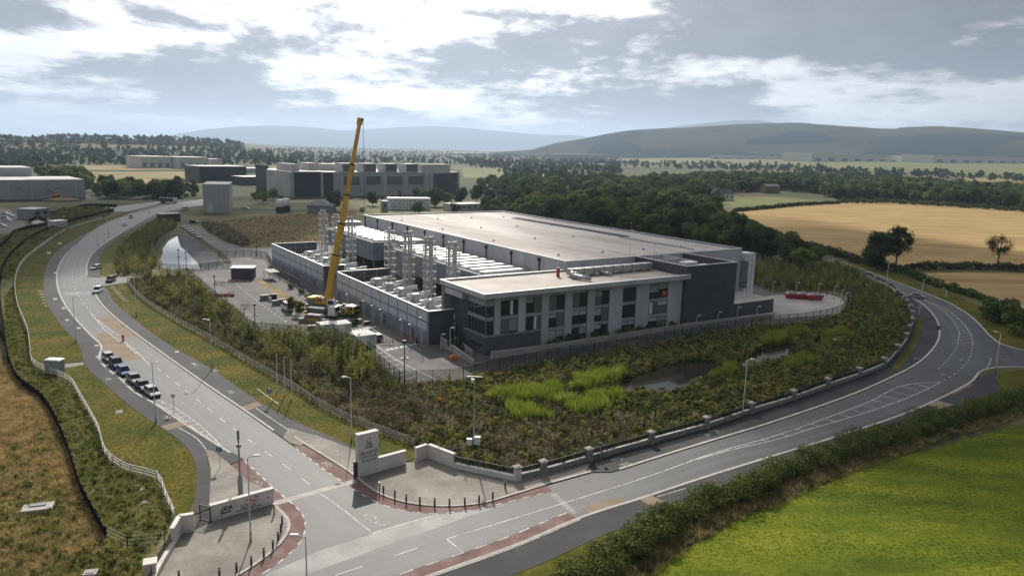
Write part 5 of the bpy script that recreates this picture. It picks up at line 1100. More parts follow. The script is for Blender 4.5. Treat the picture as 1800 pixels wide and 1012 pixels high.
def bicycle(u, v, label, rz):
    x, y = G(u, v); b = empty('bicycle', (x, y, 0), rz, label, 'bicycle', 'bicycles under the canopy')
    for sx in (-.52, .52):
        mb = MB()
        for i in range(12):
            t0, t1 = 2 * math.pi * i / 12, 2 * math.pi * (i + 1) / 12; mb.tube((sx + .33 * math.cos(t0), 0, .35 + .33 * math.sin(t0)), (sx + .33 * math.cos(t1), 0, .35 + .33 * math.sin(t1)), .025, n=5)
        mb.build('wheel', 'rubber', b)
    MB().tube((-.52, 0, .35), (-.15, 0, .85), .025, n=5).tube((-.15, 0, .85), (.4, 0, .82), .025, n=5).tube((.4, 0, .82), (0, 0, .3), .025, n=5).tube((-.52, 0, .35), (0, 0, .3), .025, n=5).tube((.52, 0, .35), (.4, 0, .95), .025, n=5).build('frame', 'steel_grey', b)
    MB().beam((.4, -.28, 1.0), (.4, .28, 1.0), .04).build('handlebar', 'black_metal', b); MB().box(-.3, -.02, -.07, .07, .88, .95).build('saddle', 'black_metal', b)
for k, lab in enumerate(('leftmost', 'second', 'third', 'rightmost')): bicycle(632 + k * 6, 606 + k * 1.2, f'parked bicycle under the right canopy, {lab} in the row', TH + 1.5)
def pedestrian_barrier(u, v, rz, label, w=2.2):
    x, y = G(u, v); b = empty('crowd_barrier', (x, y, 0), rz, label, 'barrier'); f = MB()
    f.box(-w / 2, w / 2, -.04, .04, .85, 1.0).box(-w / 2, w / 2, -.04, .04, .45, .6); f.build('board', 'red_plastic', b)
    for k in range(5): x_ = -w / 2 + .05 + k * (w - .1) / 4; bx('upright', 'red_plastic', b, x_ - .04, x_ + .04, -.03, .03, .08, 1.02)
    for s in (-1, 1): bx('foot', 'black_metal', b, s * (w / 2 - .2) - .08, s * (w / 2 - .2) + .08, -.3, .3, 0, .08)
pedestrian_barrier(680, 605, .0, 'red barrier in the yard before the zebra crossing', 2.6); pedestrian_barrier(722, 600, .15, 'red barrier against the near enclosure wall', 2.8)
pedestrian_barrier(387, 500, 0, 'red barrier across the site road, left one', 3.0); pedestrian_barrier(412, 497, .2, 'red barrier across the site road, right one at the gatehouse', 3.4); pedestrian_barrier(405, 520, 1.0, 'red barrier standing on the left edge of the site road'); pedestrian_barrier(431, 541, .3, 'red barrier at the sandy tree pit beside the site road')
wb = empty('water_barrier', (*G(393, 521), 0), .12, 'long low red plastic barrier row left of the site road', 'barrier')
for k in range(4): MB().frustum((-3 + k * 1.5, -1.6 + k * 1.5, -.25, .25), 0, (-3 + k * 1.5 + .05, -1.65 + k * 1.5, -.1, .1), .8).build('segment', 'red_plastic', wb)
def pallet(u, v, s, label, mat='kerb_dark'):
    x, y = G(u, v); p = empty('material_stack', (x, y, 0), TH, label, 'stack'); bx('pallet', 'timber_brown', p, -s[0] / 2, s[0] / 2, -s[1] / 2, s[1] / 2, 0, .15)
    for k in range(3): bx('layer', mat, p, -s[0] / 2 + .05, s[0] / 2 - .05, -s[1] / 2 + .05, s[1] / 2 - .05, .16 + k * s[2] / 3, .14 + (k + 1) * s[2] / 3)
    bx('cover', 'kerb', p, -s[0] / 2, s[0] / 2, -s[1] / 2, s[1] / 2, .15 + s[2], .2 + s[2])
pallet(466, 527, (2.4, 1.6, 1.2), 'grey box stack left on the site road bay'); pallet(481, 527, (1.5, 1.6, 1.5), 'dark bundled material behind the grey stacks', 'rubber'); pallet(484, 536, (1.6, 1.3, 1.1), 'grey wrapped bundle in the middle of the stacks'); pallet(495, 535, (1.7, 1.3, 1.3), 'grey stack with pale top at the right of the bay'); pallet(475, 530, (.7, .7, 1.0), 'small white container between the stacks', 'white_plastic')
for u, v, lab, k in ((1390, 524, 'red skip, leftmost on the concrete yard', .9), (1409, 525, 'red skip in the middle on the concrete yard', .9), (1431, 527, 'larger red skip heaped with waste on the concrete yard', 1.3)):
    s = empty('waste_skip', (*G(u, v), 0), .1, lab, 'skip'); MB().frustum((-1.5 * k, 1.5 * k, -.8, .8), .1, (-2.0 * k, 2.0 * k, -1.0, 1.0), 1.5).build('body', 'red_plastic', s)
    bx('rim', 'red_plastic', s, -2.03 * k, 2.03 * k, -1.03, 1.03, 1.44, 1.56); MB().frustum((-1.8 * k, 1.8 * k, -.85, .85), 1.56, (-.9 * k, .9 * k, -.3, .3), 1.95 + .2 * k).build('waste', 'kerb', s)
# ------------------------------------------------------------------ cars
def paint(name, c, rough=.4): 
    m, nt = new_mat(name); N = nt.nodes; o = N.new('ShaderNodeOutputMaterial'); b = N.new('ShaderNodeBsdfPrincipled'); b.inputs['Base Color'].default_value = (*c, 1); b.inputs['Roughness'].default_value = rough; b.inputs['Coat Weight'].default_value = .15; b.inputs['Specular IOR Level'].default_value = .3
    nt.links.new(b.outputs[0], o.inputs[0])
for n, c in dict(car_white=(.62, .62, .62), car_silver=(.30, .31, .32), car_grey=(.12, .125, .13), car_black=(.012, .012, .014), car_blue=(.015, .045, .20), car_navy=(.02, .026, .045), car_pale=(.42, .43, .43)).items(): paint(n, c)
pm('tail_red', ((.25, .01, .01), (.3, .015, .015)), rough=.3); pm('lamp_clear', ((.6, .6, .6), (.7, .7, .7)), rough=.15); pm('wheel_alloy', ((.3, .3, .31), (.36, .36, .37)), rough=.35, metal=.5)
CARS = {}
def car_mesh(kind):
    if kind in CARS: return CARS[kind]
    L, W, hb, ht, cab = dict(hatch=(4.2, 1.78, .82, 1.48, (-1.95, 1.05)), saloon=(4.7, 1.84, .85, 1.46, (-1.55, 1.0)), suv=(4.6, 1.9, .98, 1.75, (-2.15, 1.15)), van=(5.2, 1.95, 1.15, 2.2, (-2.55, 1.9)))[kind]
    st = [(-L / 2, .42, hb - .18, .80), (-L / 2 + .12, .30, hb, .90), (-L / 2 + .6, .26, hb + .02, .98), (-.6, .24, hb + .02, 1.0), (.9, .24, hb, 1.0), (L / 2 - 1.0, .26, hb - .06, .98), (L / 2 - .3, .28, hb - .16, .93), (L / 2, .38, hb - .30, .78)]
    v = []; f = []
    for x, z0, z1, k in st:
        w = W / 2 * k
        v += [(x, -w * .93, z0), (x, -w, z0 + .18), (x, -w, z1 - .14), (x, -w * .9, z1), (x, w * .9, z1), (x, w, z1 - .14), (x, w, z0 + .18), (x, w * .93, z0)]
    n = 8
    for i in range(len(st) - 1):
        for j in range(n): f.append((i * n + j, i * n + (j + 1) % n, (i + 1) * n + (j + 1) % n, (i + 1) * n + j)[::-1])
    f += [tuple(range(n)), tuple(range((len(st) - 1) * n, len(st) * n))[::-1]]
    body = MB().add(v, f)
    x0, x1 = cab; w = W / 2 * .9; wt = W / 2 * .72; r0, r1 = x0 + (.35 if kind != 'van' else .1), x1 - (.75 if kind != 'van' else .5)
    B = [(x0, -w, hb), (x1, -w, hb - .02), (x1, w, hb - .02), (x0, w, hb)]; T = [(r0, -wt, ht), (r1, -wt, ht), (r1, wt, ht), (r0, wt, ht)]
    body.add(B + T, [(4, 5, 6, 7), (0, 1, 5, 4), (1, 2, 6, 5), (2, 3, 7, 6), (3, 0, 4, 7)])
    def lerp(p, q, t): return tuple(a + (b - a) * t for a, b in zip(p, q))
    def pane(i, j, s0, s1, t0, t1, push):
        a = lerp(lerp(B[i], B[j], s0), lerp(T[i], T[j], s0), t0); b = lerp(lerp(B[i], B[j], s1), lerp(T[i], T[j], s1), t0); c = lerp(lerp(B[i], B[j], s1), lerp(T[i], T[j], s1), t1); d = lerp(lerp(B[i], B[j], s0), lerp(T[i], T[j], s0), t1)
        return [tuple(x + p for x, p in zip(q, push)) for q in (a, b, c, d)]
    parts = []
    parts.append(('windscreen', MB().add(pane(1, 2, .05, .95, .1, .92, (.012, 0, .008)), [(0, 1, 2, 3)]).mesh('windscreen', 'car_glass')))
    parts.append(('rear_window', MB().add(pane(3, 0, .08, .92, .25, .9, (-.012, 0, .008)), [(0, 1, 2, 3)]).mesh('rear_window', 'car_glass')))
    for i, j, py in ((0, 1, -.012), (2, 3, .012)):
        for s0, s1 in ((.06, .46), (.5, .92)): parts.append(('side_window', MB().add(pane(i, j, s0, s1, .12, .88, (0, py, .003)), [(0, 1, 2, 3)]).mesh('side_window', 'car_glass')))
    for sy in (-1, 1):
        parts.append(('headlight', MB().box(L / 2 - .22, L / 2 - .04, sy * W * .36 - .2, sy * W * .36 + .2, hb - .36, hb - .2).mesh('headlight', 'lamp_clear')))
        parts.append(('tail_light', MB().box(-L / 2 - .01, -L / 2 + .15, sy * W * .36 - .16, sy * W * .36 + .16, hb - .26, hb - .06).mesh('tail_light', 'tail_red')))
    wh = MB().tube((0, -.11, 0), (0, .11, 0), .33, n=14).mesh('wheel', 'rubber'); rim = MB().tube((0, -.115, 0), (0, .115, 0), .21, n=10).mesh('rim', 'wheel_alloy')
    bm_ = body.mesh('body'); CARS[kind] = (bm_, parts, wh, rim, L, W); return CARS[kind]
BODY = {}
def car(u, v, rz, kind, col, label, xy=None):
    bm_, parts, wh, rim, L, W = car_mesh(kind)
    if (kind, col) not in BODY:
        m = bm_.copy(); m.materials.append(MATS[col]); BODY[(kind, col)] = m
    x, y = xy or G(u, v); c = empty('car' if kind != 'van' else 'van', (x, y, .02), rz, label, 'car' if kind != 'van' else 'van')
    b = link('body', BODY[(kind, col)], c)
    for n, m in parts: link(n, m, c)
    for sx in (-L * .31, L * .30):
        for sy in (-W / 2 + .12, W / 2 - .12):
            w = link('wheel', wh, c, (sx, sy, .33)); link('rim', rim, w)
    return c
pd = math.atan2(118.6 - 138, -59.4 + 77.1)
for (u, v), k, c, lab in (((192, 633), 'hatch', 'car_silver', 'silver hatchback at the far end of the parked row'), ((205, 644), 'suv', 'car_black', 'black car parked second from the far end of the row'), ((218, 657), 'hatch', 'car_blue', 'bright blue hatchback in the middle of the parked row'), ((237, 671), 'saloon', 'car_grey', 'dark grey saloon parked behind the blue hatchback'), ((252, 683), 'saloon', 'car_navy', 'dark navy saloon parked second from the near end of the row'), ((268, 694), 'hatch', 'car_silver', 'grey hatchback at the near end of the parked row')):
    car(u, v, pd, k, c, lab)
car(169, 473, math.radians(-95), 'hatch', 'car_white', 'white hatchback stopped at the inner path above the side road'); car(195, 495, math.radians(-80), 'suv', 'car_black', 'black off-roader waiting in the side road mouth'); car(172, 514, math.radians(-75), 'suv', 'car_white', 'white car driving on the bend just below the side road')
car(230, 383, math.radians(-60), 'hatch', 'car_grey', 'grey car farthest away on the left road'); car(219, 396, math.radians(-62), 'hatch', 'car_white', 'white car approaching on the far left road'); car(1612, 523, math.radians(-30), 'saloon', 'car_silver', 'grey saloon driving on the right road')
ad = math.atan2(G(348, 417)[1] - G(321, 400)[1], G(348, 417)[0] - G(321, 400)[0])
for i, (u, v) in enumerate(((321, 400), (326, 403.5), (333, 407.5), (338.5, 411), (348, 417.5))): car(u, v, ad, 'hatch' if i % 2 else 'saloon', 'car_pale' if i < 4 else 'car_silver', f'pale car, {ORD[i]} from the far end of the queue beside the lagoon')
car(341, 392, ad + 1.2, 'suv', 'car_black', 'black car at the far end of the site access road'); car(432, 368, .1, 'suv', 'car_white', 'white car parked in front of the big grey shed'); car(326, 369.5, 1.3, 'van', 'car_white', 'white van by the fence left of the big grey shed')
for i, (u, v) in enumerate(((10, 377), (18, 381), (11, 385), (13, 389), (4, 399))): car(u, v, .2, 'hatch', 'car_white' if i != 2 else 'car_silver', f'pale car in the left edge car park, {ORD[i]} from the top')
pm('ballast_grey', ((.13, .125, .10), (.18, .17, .14)), scale=1, rough=.8)
# ------------------------------------------------------------------ mobile crane
cx, cy = G(583, 549); CR_ = math.radians(-22)
cr = empty('mobile_crane', (cx, cy, 0), CR_, 'yellow mobile crane with its long telescopic boom raised high', 'crane')
ch = MB().box(-7.2, 5.2, -1.2, 1.2, .8, 1.5).box(-7.0, 4.9, -1.35, 1.35, 1.5, 1.75); ch.build('chassis', 'steel_grey', cr)
cb = MB().frustum((5.0, 7.6, -1.35, 1.35), .6, (5.0, 7.45, -1.3, 1.3), 2.3); cbo = cb.build('driver_cab', 'yellow_paint', cr)
bx('cab_roof', 'white_metal', cbo, 4.9, 7.5, -1.38, 1.38, 2.3, 2.5); MB().add([(7.54, -1.15, 1.45), (7.54, 1.15, 1.45), (7.50, 1.1, 2.2), (7.50, -1.1, 2.2)], [(0, 1, 2, 3)]).build('windscreen', 'car_glass', cbo)
for s in (-1.36, 1.36): MB().add([(5.5, s * 1.003, 1.5), (7.1, s * 1.003, 1.5), (7.0, s * .985, 2.2), (5.6, s * .985, 2.2)], [(0, 1, 2, 3)]).build('side_window', 'car_glass', cbo)
bx('bumper', 'black_metal', cr, 7.6, 7.9, -1.3, 1.3, .5, 1.0)
wm = MB().tube((0, -.22, 0), (0, .22, 0), .62, n=16).mesh('wheel', 'rubber'); rm = MB().tube((0, -.23, 0), (0, .23, 0), .32, n=10).mesh('rim', 'yellow_paint')
for x in (-6.2, -4.6, -2.4, 2.2, 3.8, 6.2):
    for s in (-1.15, 1.15): w_ = link('wheel', wm, cr, (x, s, .62)); link('rim', rm, w_)
for x in (-5.4, 4.6):
    for s in (-1, 1):
        MB().box(x - .2, x + .2, min(s * 1.2, s * 3.4), max(s * 1.2, s * 3.4), .95, 1.3).build('outrigger', 'black_metal', cr); MB().tube((x, s * 3.3, .1), (x, s * 3.3, 1.2), .14, n=8).box(x - .5, x + .5, s * 3.3 - .5, s * 3.3 + .5, 0, .1).build('outrigger_foot', 'steel_grey', cr)
MB().lathe([(1.3, 1.75), (1.3, 2.05)], 16, (-1.2, 0)).build('slew_ring', 'black_metal', cr)
MB().box(-4.6, 1.2, -1.25, 1.25, 2.05, 2.9).build('superstructure', 'yellow_paint', cr); bx('engine_deck', 'black_metal', cr, -4.5, -1.9, -1.2, 1.2, 2.9, 3.15)
bx('deck', 'kerb_dark', cr, 1.5, 4.8, -1.3, 1.3, 1.75, 1.85); bx('tool_box', 'white_metal', cr, 2.0, 3.6, -1.2, -.3, 1.85, 2.4); bx('hose_reel', 'black_metal', cr, 3.0, 4.4, .2, 1.1, 1.85, 2.5)
for k in range(3): bx('counterweight', 'yellow_paint' if k == 2 else 'steel_grey', cr, -6.4, -4.6, -1.6, 1.6, 1.9 + k * .6, 2.46 + k * .6)
oc = MB().frustum((.2, 2.6, -2.2, -1.27), 2.05, (.2, 2.3, -2.2, -1.27), 3.7).build('operator_cab', 'white_metal', cr); bx('window', 'car_glass', oc, .5, 2.2, -2.22, -2.2, 2.6, 3.5)
MB().tube((-3.6, -.9, 3.4), (-3.6, .9, 3.4), .5, n=12).build('winch', 'yellow_paint', cr); MB().tube((-2.6, -.8, 3.35), (-2.6, .8, 3.35), .35, n=12).build('winch', 'steel_grey', cr)
# boom built in the world frame of the crane root (un-rotate)
inv = Matrix.Rotation(-CR_, 3, 'Z')
foot = Vector((-1.2, .3, 3.0)); tip_x, tip_y = 633, 211
dep = cy + 2.0
d_ = ray(tip_x, tip_y); t_ = dep / d_[1]; tipw = Vector((d_[0] * t_, dep, H + d_[2] * t_)); tip = inv @ (tipw - Vector((cx, cy, 0)))
ax = (tip - foot); BLn = ax.length; ax.normalize(); fr = [0, .265, .44, .6, .765, .93, 1.0]
side = ax.cross(Vector((0, 1, 0))).normalized()
for k in range(5):
    w = (1.7, 1.35, 1.12, .92, .76)[k]; p = foot + ax * BLn * (fr[k] - (.02 if k else 0)); q = foot + ax * BLn * (fr[k + 1] if k < 4 else .985)
    s_ = MB().beam(p, q, w * .8, w, up=side).build('boom_section', 'yellow_paint', cr)
    MB().beam(q - ax * .45, q - ax * .05, w * .8 + .16, w + .16, up=side).build('boom_collar', 'black_metal', s_)
hd = foot + ax * BLn
MB().beam(hd - ax * 1.2, hd + ax * .5, .8, 1.2, up=side).build('boom_head', 'yellow_paint', cr); MB().tube(hd + Vector((.5, -.3, .1)), hd + Vector((.5, .3, .1)), .4, n=12).build('sheave', 'black_metal', cr)
MB().tube(Vector((1.0, .3, 2.6)), foot + ax * BLn * .21 - side * .55, .26, n=10).build('luffing_cylinder', 'steel_grey', cr)
lad = MB(); n = 26
for s in (-.25, .25): lad.tube(foot + ax * 1.5 + Vector((.9, s, .0)), foot + ax * BLn * .3 + Vector((.75, s, 0)), .05, n=5)
for k in range(n): c_ = foot + ax * (1.5 + (BLn * .3 - 1.5) * k / n) + Vector((.85, 0, 0)); lad.beam(c_ + Vector((0, -.25, 0)), c_ + Vector((0, .25, 0)), .05)
lad.build('cable_guide', 'galvanised', cr)
hp = hd + Vector((.9, 0, -.2)); hk = Vector((hp.x, hp.y, 27))
MB().tube(hp + Vector((0, -.1, 0)), hk + Vector((0, -.1, 0)), .025, n=4).tube(hp + Vector((0, .1, 0)), hk + Vector((0, .1, 0)), .025, n=4).build('hoist_rope', 'black_metal', cr)
hb_ = MB().box(hk.x - .25, hk.x + .25, hk.y - .2, hk.y + .2, 26.2, 27.0).build('hook_block', 'yellow_paint', cr); MB().tube((hk.x, hk.y, 26.2), (hk.x, hk.y, 25.7), .06, n=6).tube((hk.x, hk.y, 25.7), (hk.x + .18, hk.y, 25.55), .05, n=6).build('hook', 'black_metal', hb_)
for (u, v, lab, s) in ((553, 566, 'yellow counterweight stack on the ground left of the crane', 1.0), (570, 569, 'flat yellow ballast slabs in front of the crane wheels', .6)):
    b = empty('ballast_stack', (*G(u, v), 0), -.3, lab, 'ballast')
    for k in range(3): bx('slab', 'ballast_grey' if k != 1 else 'yellow_paint', b, -2.2 * s, 2.2 * s, -1.1 * s, 1.1 * s, .04 + k * .55 * s, .5 * s + .04 + k * .55 * s)
    bx('slab', 'kerb', b, -1.9 * s, 1.9 * s, -.9 * s, .9 * s, 1.66 * s + .04, 1.9 * s + .04)
# ------------------------------------------------------------------ a person walking by the enclosure
pm('cloth_dark', ((.02, .022, .026), (.03, .032, .036)), scale=2); pm('skin', ((.45, .28, .2), (.5, .32, .24)), scale=2); pm('hi_vis', ((.5, .55, .05), (.55, .6, .08)), scale=2)
def person(u, v, rz, label):
    r = empty('person', (*G(u, v), .02), rz, label, 'person')
    J = dict(pelvis=(0, 0, .95), waist=(.02, 0, 1.12), chest=(.06, 0, 1.36), neck=(.09, 0, 1.53), head=(.12, 0, 1.62), crown=(.12, 0, 1.76), lh=(.0, .1, .9), lk=(.22, .1, .5), la=(.12, .1, .1), lt=(.32, .1, .05), rh=(0, -.1, .9), rk=(-.05, -.1, .48), ra=(-.38, -.1, .16), rt=(-.24, -.1, .04), ls=(.06, .2, 1.44), le=(-.14, .26, 1.2), lw=(-.08, .27, .95), lf=(-.04, .27, .84), rs=(.06, -.2, 1.44), re=(.12, -.27, 1.17), rw=(.36, -.25, 1.1), rf=(.46, -.24, 1.12))
    R_ = dict(pelvis=.15, waist=.14, chest=.17, neck=.065, head=.10, crown=.08, lh=.1, lk=.07, la=.05, lt=.045, rh=.1, rk=.07, ra=.05, rt=.045, ls=.075, le=.05, lw=.04, lf=.03, rs=.075, re=.05, rw=.04, rf=.03)
    E_ = [('pelvis', 'waist'), ('waist', 'chest'), ('chest', 'neck'), ('neck', 'head'), ('head', 'crown'), ('pelvis', 'lh'), ('lh', 'lk'), ('lk', 'la'), ('la', 'lt'), ('pelvis', 'rh'), ('rh', 'rk'), ('rk', 'ra'), ('ra', 'rt'), ('chest', 'ls'), ('ls', 'le'), ('le', 'lw'), ('lw', 'lf'), ('chest', 'rs'), ('rs', 're'), ('re', 'rw'), ('rw', 'rf')]
    names = list(J); me = bpy.data.meshes.new('body'); me.from_pydata([J[n] for n in names], [(names.index(a), names.index(b)) for a, b in E_], []); me.materials.append(MATS['cloth_dark'])
    o = link('body', me, r); o.modifiers.new('skin', 'SKIN'); o.modifiers.new('sub', 'SUBSURF').render_levels = 2
    for i, n in enumerate(names): sv = me.skin_vertices[0].data[i]; sv.radius = (R_[n], R_[n]); sv.use_root = n == 'pelvis'
    MB().lathe([(.02, 1.56), (.085, 1.6), (.10, 1.68), (.085, 1.77), (.02, 1.81)], 10, (.125, 0)).build('head', 'skin', r, smooth=True); MB().lathe([(.108, 1.7), (.105, 1.76), (.07, 1.82), (.01, 1.84)], 10, (.115, 0)).build('hair', 'cloth_dark', r, smooth=True)
person(733, 608.5, -.4, 'person in dark clothes walking past the near enclosure')
mh = empty('manhole_slab', (*G(68, 897), 0), .35, 'white concrete manhole slab with dark cover in the dry field', 'manhole'); bx('slab', 'kerb', mh, -1.6, 1.5, -.9, .9, 0, .55); bx('cover', 'clad_mid', mh, -.9, .7, .0, .75, .55, .66)
mh2 = empty('manhole_slab', (*G(160, 1012), 0), .2, 'small pale concrete block at the bottom left edge', 'manhole'); bx('slab', 'kerb', mh2, -.6, .6, -.5, .5, 0, .5); bx('cover', 'concrete', mh2, -.4, .4, -.3, .3, .5, .56)
for u, v in ((252, 884), (209, 724), (250, 860)): flat('cover_plate', [(u - 6, v - 2), (u + 6, v - 4), (u + 7, v + 1), (u - 5, v + 4)], .10, 'paving')
# clutter of the working yard
def cone(u, v, label):
    c = empty('traffic_cone', (*G(u, v), .03), 0, label, 'cone', 'traffic cones in the yard'); MB().lathe([(.2, .04), (.05, .75)], 8).build('body', 'orange', c); bx('foot', 'rubber', c, -.25, .25, -.25, .25, 0, .04); MB().lathe([(.145, .32), (.105, .5)], 8).build('band', 'white_plastic', c)
for i, (u, v) in enumerate(((520, 552), (532, 562), (545, 570), (560, 577), (640, 572), (652, 580), (664, 590), (690, 600))): cone(u, v, f'orange cone in the crane yard, {ORD[i]} of eight from the left')
pallet(628, 568, (2.2, 1.2, .8), 'stack of timber crane mats right of the crane cab', 'timber_brown'); pallet(645, 570, (1.6, 1.0, .6), 'low dark pallet beside the near enclosure wall', 'rubber'); pallet(535, 566, (2.6, 1.4, .9), 'dark timber stack left of the yellow ballast', 'timber_brown'); pallet(520, 560, (1.5, 1.5, 1.1), 'white wrapped pallet in the bed left of the crane', 'white_plastic'); pallet(548, 578, (1.8, 1.2, .7), 'brown crate in front of the yellow ballast', 'timber_brown')
car(505, 545, TH + 1.57, 'van', 'car_white', 'white van parked on the bay left of the crane'); car(662, 597, TH + 1.57, 'hatch', 'car_grey', 'grey car behind the bicycle canopy')
tk = empty('flatbed_truck', (*G(570, 557), .02), CR_ + .1, 'flatbed lorry with yellow load tucked behind the crane', 'lorry'); bx('bed', 'black_metal', tk, -5, 1.5, -1.15, 1.15, .9, 1.2); bx('cab', 'white_metal', tk, 1.7, 3.6, -1.15, 1.15, .7, 2.9); bx('load', 'ballast_grey', tk, -4.4, .4, -.9, .9, 1.2, 2.2); bx('windscreen', 'car_glass', tk, 3.6, 3.63, -1.0, 1.0, 1.7, 2.7)
for x in (-4, -2.8, 2.6):
    for s_ in (-1.0, 1.0): MB().tube((x, s_ - .15, .5), (x, s_ + .15, .5), .5, n=12).build('wheel', 'rubber', tk)
for i, (u, v) in enumerate(((500, 478), (515, 487), (530, 497), (545, 506))): pedestrian_barrier(u - 8, v + 9, TH + 1.57, f'red barrier along the far enclosure lane, {ORD[i]} from the left', 2.0)
# ------------------------------------------------------------------ vegetation
leaf_mat('leaf_mid', ((0.064, 0.107, 0.025), (0.116, 0.166, 0.037), (0.206, 0.237, 0.051)), .42, .25, .3)
leaf_mat('leaf_dark', ((0.032, 0.052, 0.020), (0.054, 0.079, 0.026), (0.090, 0.115, 0.036)), .4, .25, .25)
leaf_mat('leaf_light', ((.055, .075, .018), (.085, .11, .025), (.13, .14, .04)), .35, .3, .3)
leaf_mat('leaf_sparse', ((.09, .075, .03), (.12, .10, .04), (.15, .125, .05)), .3, .3, .2)
leaf_mat('hedge_leaf', ((0.037, 0.059, 0.013), (0.068, 0.095, 0.019), (0.123, 0.148, 0.031), (0.197, 0.190, 0.044)), .3, .9, .0)
leaf_mat('scrub_green', ((0.064, 0.085, 0.020), (0.117, 0.143, 0.031), (0.193, 0.209, 0.042), (0.323, 0.284, 0.068)), .35, .17, .35)
leaf_mat('scrub_brown', ((0.081, 0.067, 0.037), (0.135, 0.113, 0.065), (0.205, 0.173, 0.103), (0.313, 0.265, 0.167)), .3, .2, .38)
leaf_mat('reed', ((0.124, 0.171, 0.019), (0.193, 0.250, 0.025), (0.289, 0.329, 0.044)), .45, .4, .3)
leaf_mat('grass_green', ((0.085, 0.100, 0.011), (0.140, 0.152, 0.013), (0.195, 0.198, 0.019), (0.250, 0.240, 0.027)), .4, .045, .16, (-.62, .5, 5.0), 2.2)
leaf_mat('grass_dry', ((0.249, 0.200, 0.075), (0.400, 0.291, 0.133), (0.567, 0.416, 0.209)), .35, .3, .4)
leaf_mat('grass_weed', ((0.109, 0.132, 0.026), (0.186, 0.203, 0.046), (0.326, 0.284, 0.090)), .35, .3, .4)
leaf_mat('grass_verge', ((0.053, 0.069, 0.009), (0.088, 0.088, 0.014), (0.133, 0.111, 0.023)), .3, .09, .2, None, 1.8)
leaf_mat('far_leaf', ((0.031, 0.050, 0.023), (0.055, 0.082, 0.031), (0.107, 0.133, 0.042)), .25, .1, .4)
pm('bark', ((.05, .042, .034), (.08, .07, .058), (.11, .10, .085)), scale=2, rough=.95, fine=.2)
def quads(C, Nn, S, rng, aspect=.75):
    """leaf quads with centres C, normals Nn, half sizes S"""
    n = len(C); Nn = Nn / np.maximum(np.linalg.norm(Nn, axis=1), 1e-6)[:, None]
    a = np.cross(Nn, rng.normal(size=(n, 3))); a /= np.maximum(np.linalg.norm(a, axis=1), 1e-6)[:, None]; b = np.cross(Nn, a)
    a *= S[:, None]; b *= S[:, None] * aspect
    v = np.stack([C - a, C - b, C + a, C + b], 1).reshape(-1, 3)
    return v, np.arange(4 * n).reshape(-1, 4)
def sphere_dirs(n, rng):
    d = rng.normal(size=(n, 3)); return d / np.linalg.norm(d, axis=1)[:, None]
def crown_mesh(name, mat, H_, Rr, base, nl, per, size, rng, flat=.9, fill=.55):
    """crown of leaf clumps: nl lobes inside an ellipsoid, leaves on each lobe"""
    cz = (base + H_) / 2; hz = (H_ - base) / 2; C = []; Nn = []
    for k in range(nl):
        d = sphere_dirs(1, rng)[0]; rr = rng.uniform(.25, .78) ** .7
        c = np.array([d[0] * Rr * rr, d[1] * Rr * rr, cz + d[2] * hz * rr]); r = Rr * rng.uniform(.28, .46)
        m = int(per * rng.uniform(.6, 1.3)); dd = sphere_dirs(m, rng); rad = r * rng.uniform(fill, 1.08, m)
        C.append(c + dd * rad[:, None] * np.array([1, 1, flat])); Nn.append(dd + rng.normal(size=(m, 3)) * .32 + np.array([0, 0, .15]))
    C = np.concatenate(C); Nn = np.concatenate(Nn); S = size * rng.uniform(.6, 1.25, len(C)); C[:, 2] = np.maximum(C[:, 2], base * .7)
    v, f = quads(C, Nn, S, rng); return np_mesh(name, v, f, mat)
def trunk_mesh(H_, r, rng, limbs=5, spread=.3):
    mb = MB(); top = H_ * .72; mb.tube((0, 0, -.1), (0, 0, H_ * .3), r, r * .75, 7); mb.tube((0, 0, H_ * .3), (rng.uniform(-.3, .3), rng.uniform(-.3, .3), top), r * .75, r * .2, 6)
    for k in range(limbs):
        a = 2 * math.pi * k / limbs + rng.uniform(-.4, .4); z = H_ * rng.uniform(.28, .5); L = H_ * spread * rng.uniform(.7, 1.2)
        mb.tube((0, 0, z), (math.cos(a) * L, math.sin(a) * L, z + L * rng.uniform(.7, 1.3)), r * .4, r * .1, 5)
    return mb.mesh('trunk', 'bark')
TREES = {}
def tree_kind(k, mat, H_, Rr, base, nl, per, size, seed, tr=.28, limbs=5, **kw):
    rng = np.random.default_rng(seed); TREES[k] = (trunk_mesh(H_, tr, rng, limbs), crown_mesh('crown', mat, H_, Rr, base, nl, per, size, rng, **kw), H_)
for i in range(4): tree_kind(f'mid{i}', 'leaf_mid', 11, 4.6 + .4 * i, 1.6, 22, 120, .42, 10 + i)
for i in range(4): tree_kind(f'dark{i}', 'leaf_dark', 12.5, 5.0 + .4 * i, 1.2, 24, 120, .45, 20 + i)
for i in range(2): tree_kind(f'light{i}', 'leaf_light', 9, 3.8, 1.2, 18, 110, .38, 30 + i)
for i in range(2): tree_kind(f'shrub{i}', 'leaf_mid', 4.2, 2.6, .1, 14, 90, .30, 40 + i, tr=.1, limbs=4)
for i in range(2): tree_kind(f'cone{i}', 'leaf_dark', 11, 2.2, .8, 20, 90, .36, 45 + i)
tree_kind('field_dense', 'leaf_dark', 15.5, 6.6, 2.0, 46, 260, .36, 51, .4)
tree_kind('field_airy', 'leaf_dark', 17.5, 6.0, 5.0, 34, 150, .34, 52, .38, 9, fill=.3)
tree_kind('field_sparse', 'leaf_sparse', 14.0, 5.2, 4.0, 44, 70, .22, 53, .3, 12, fill=.1)
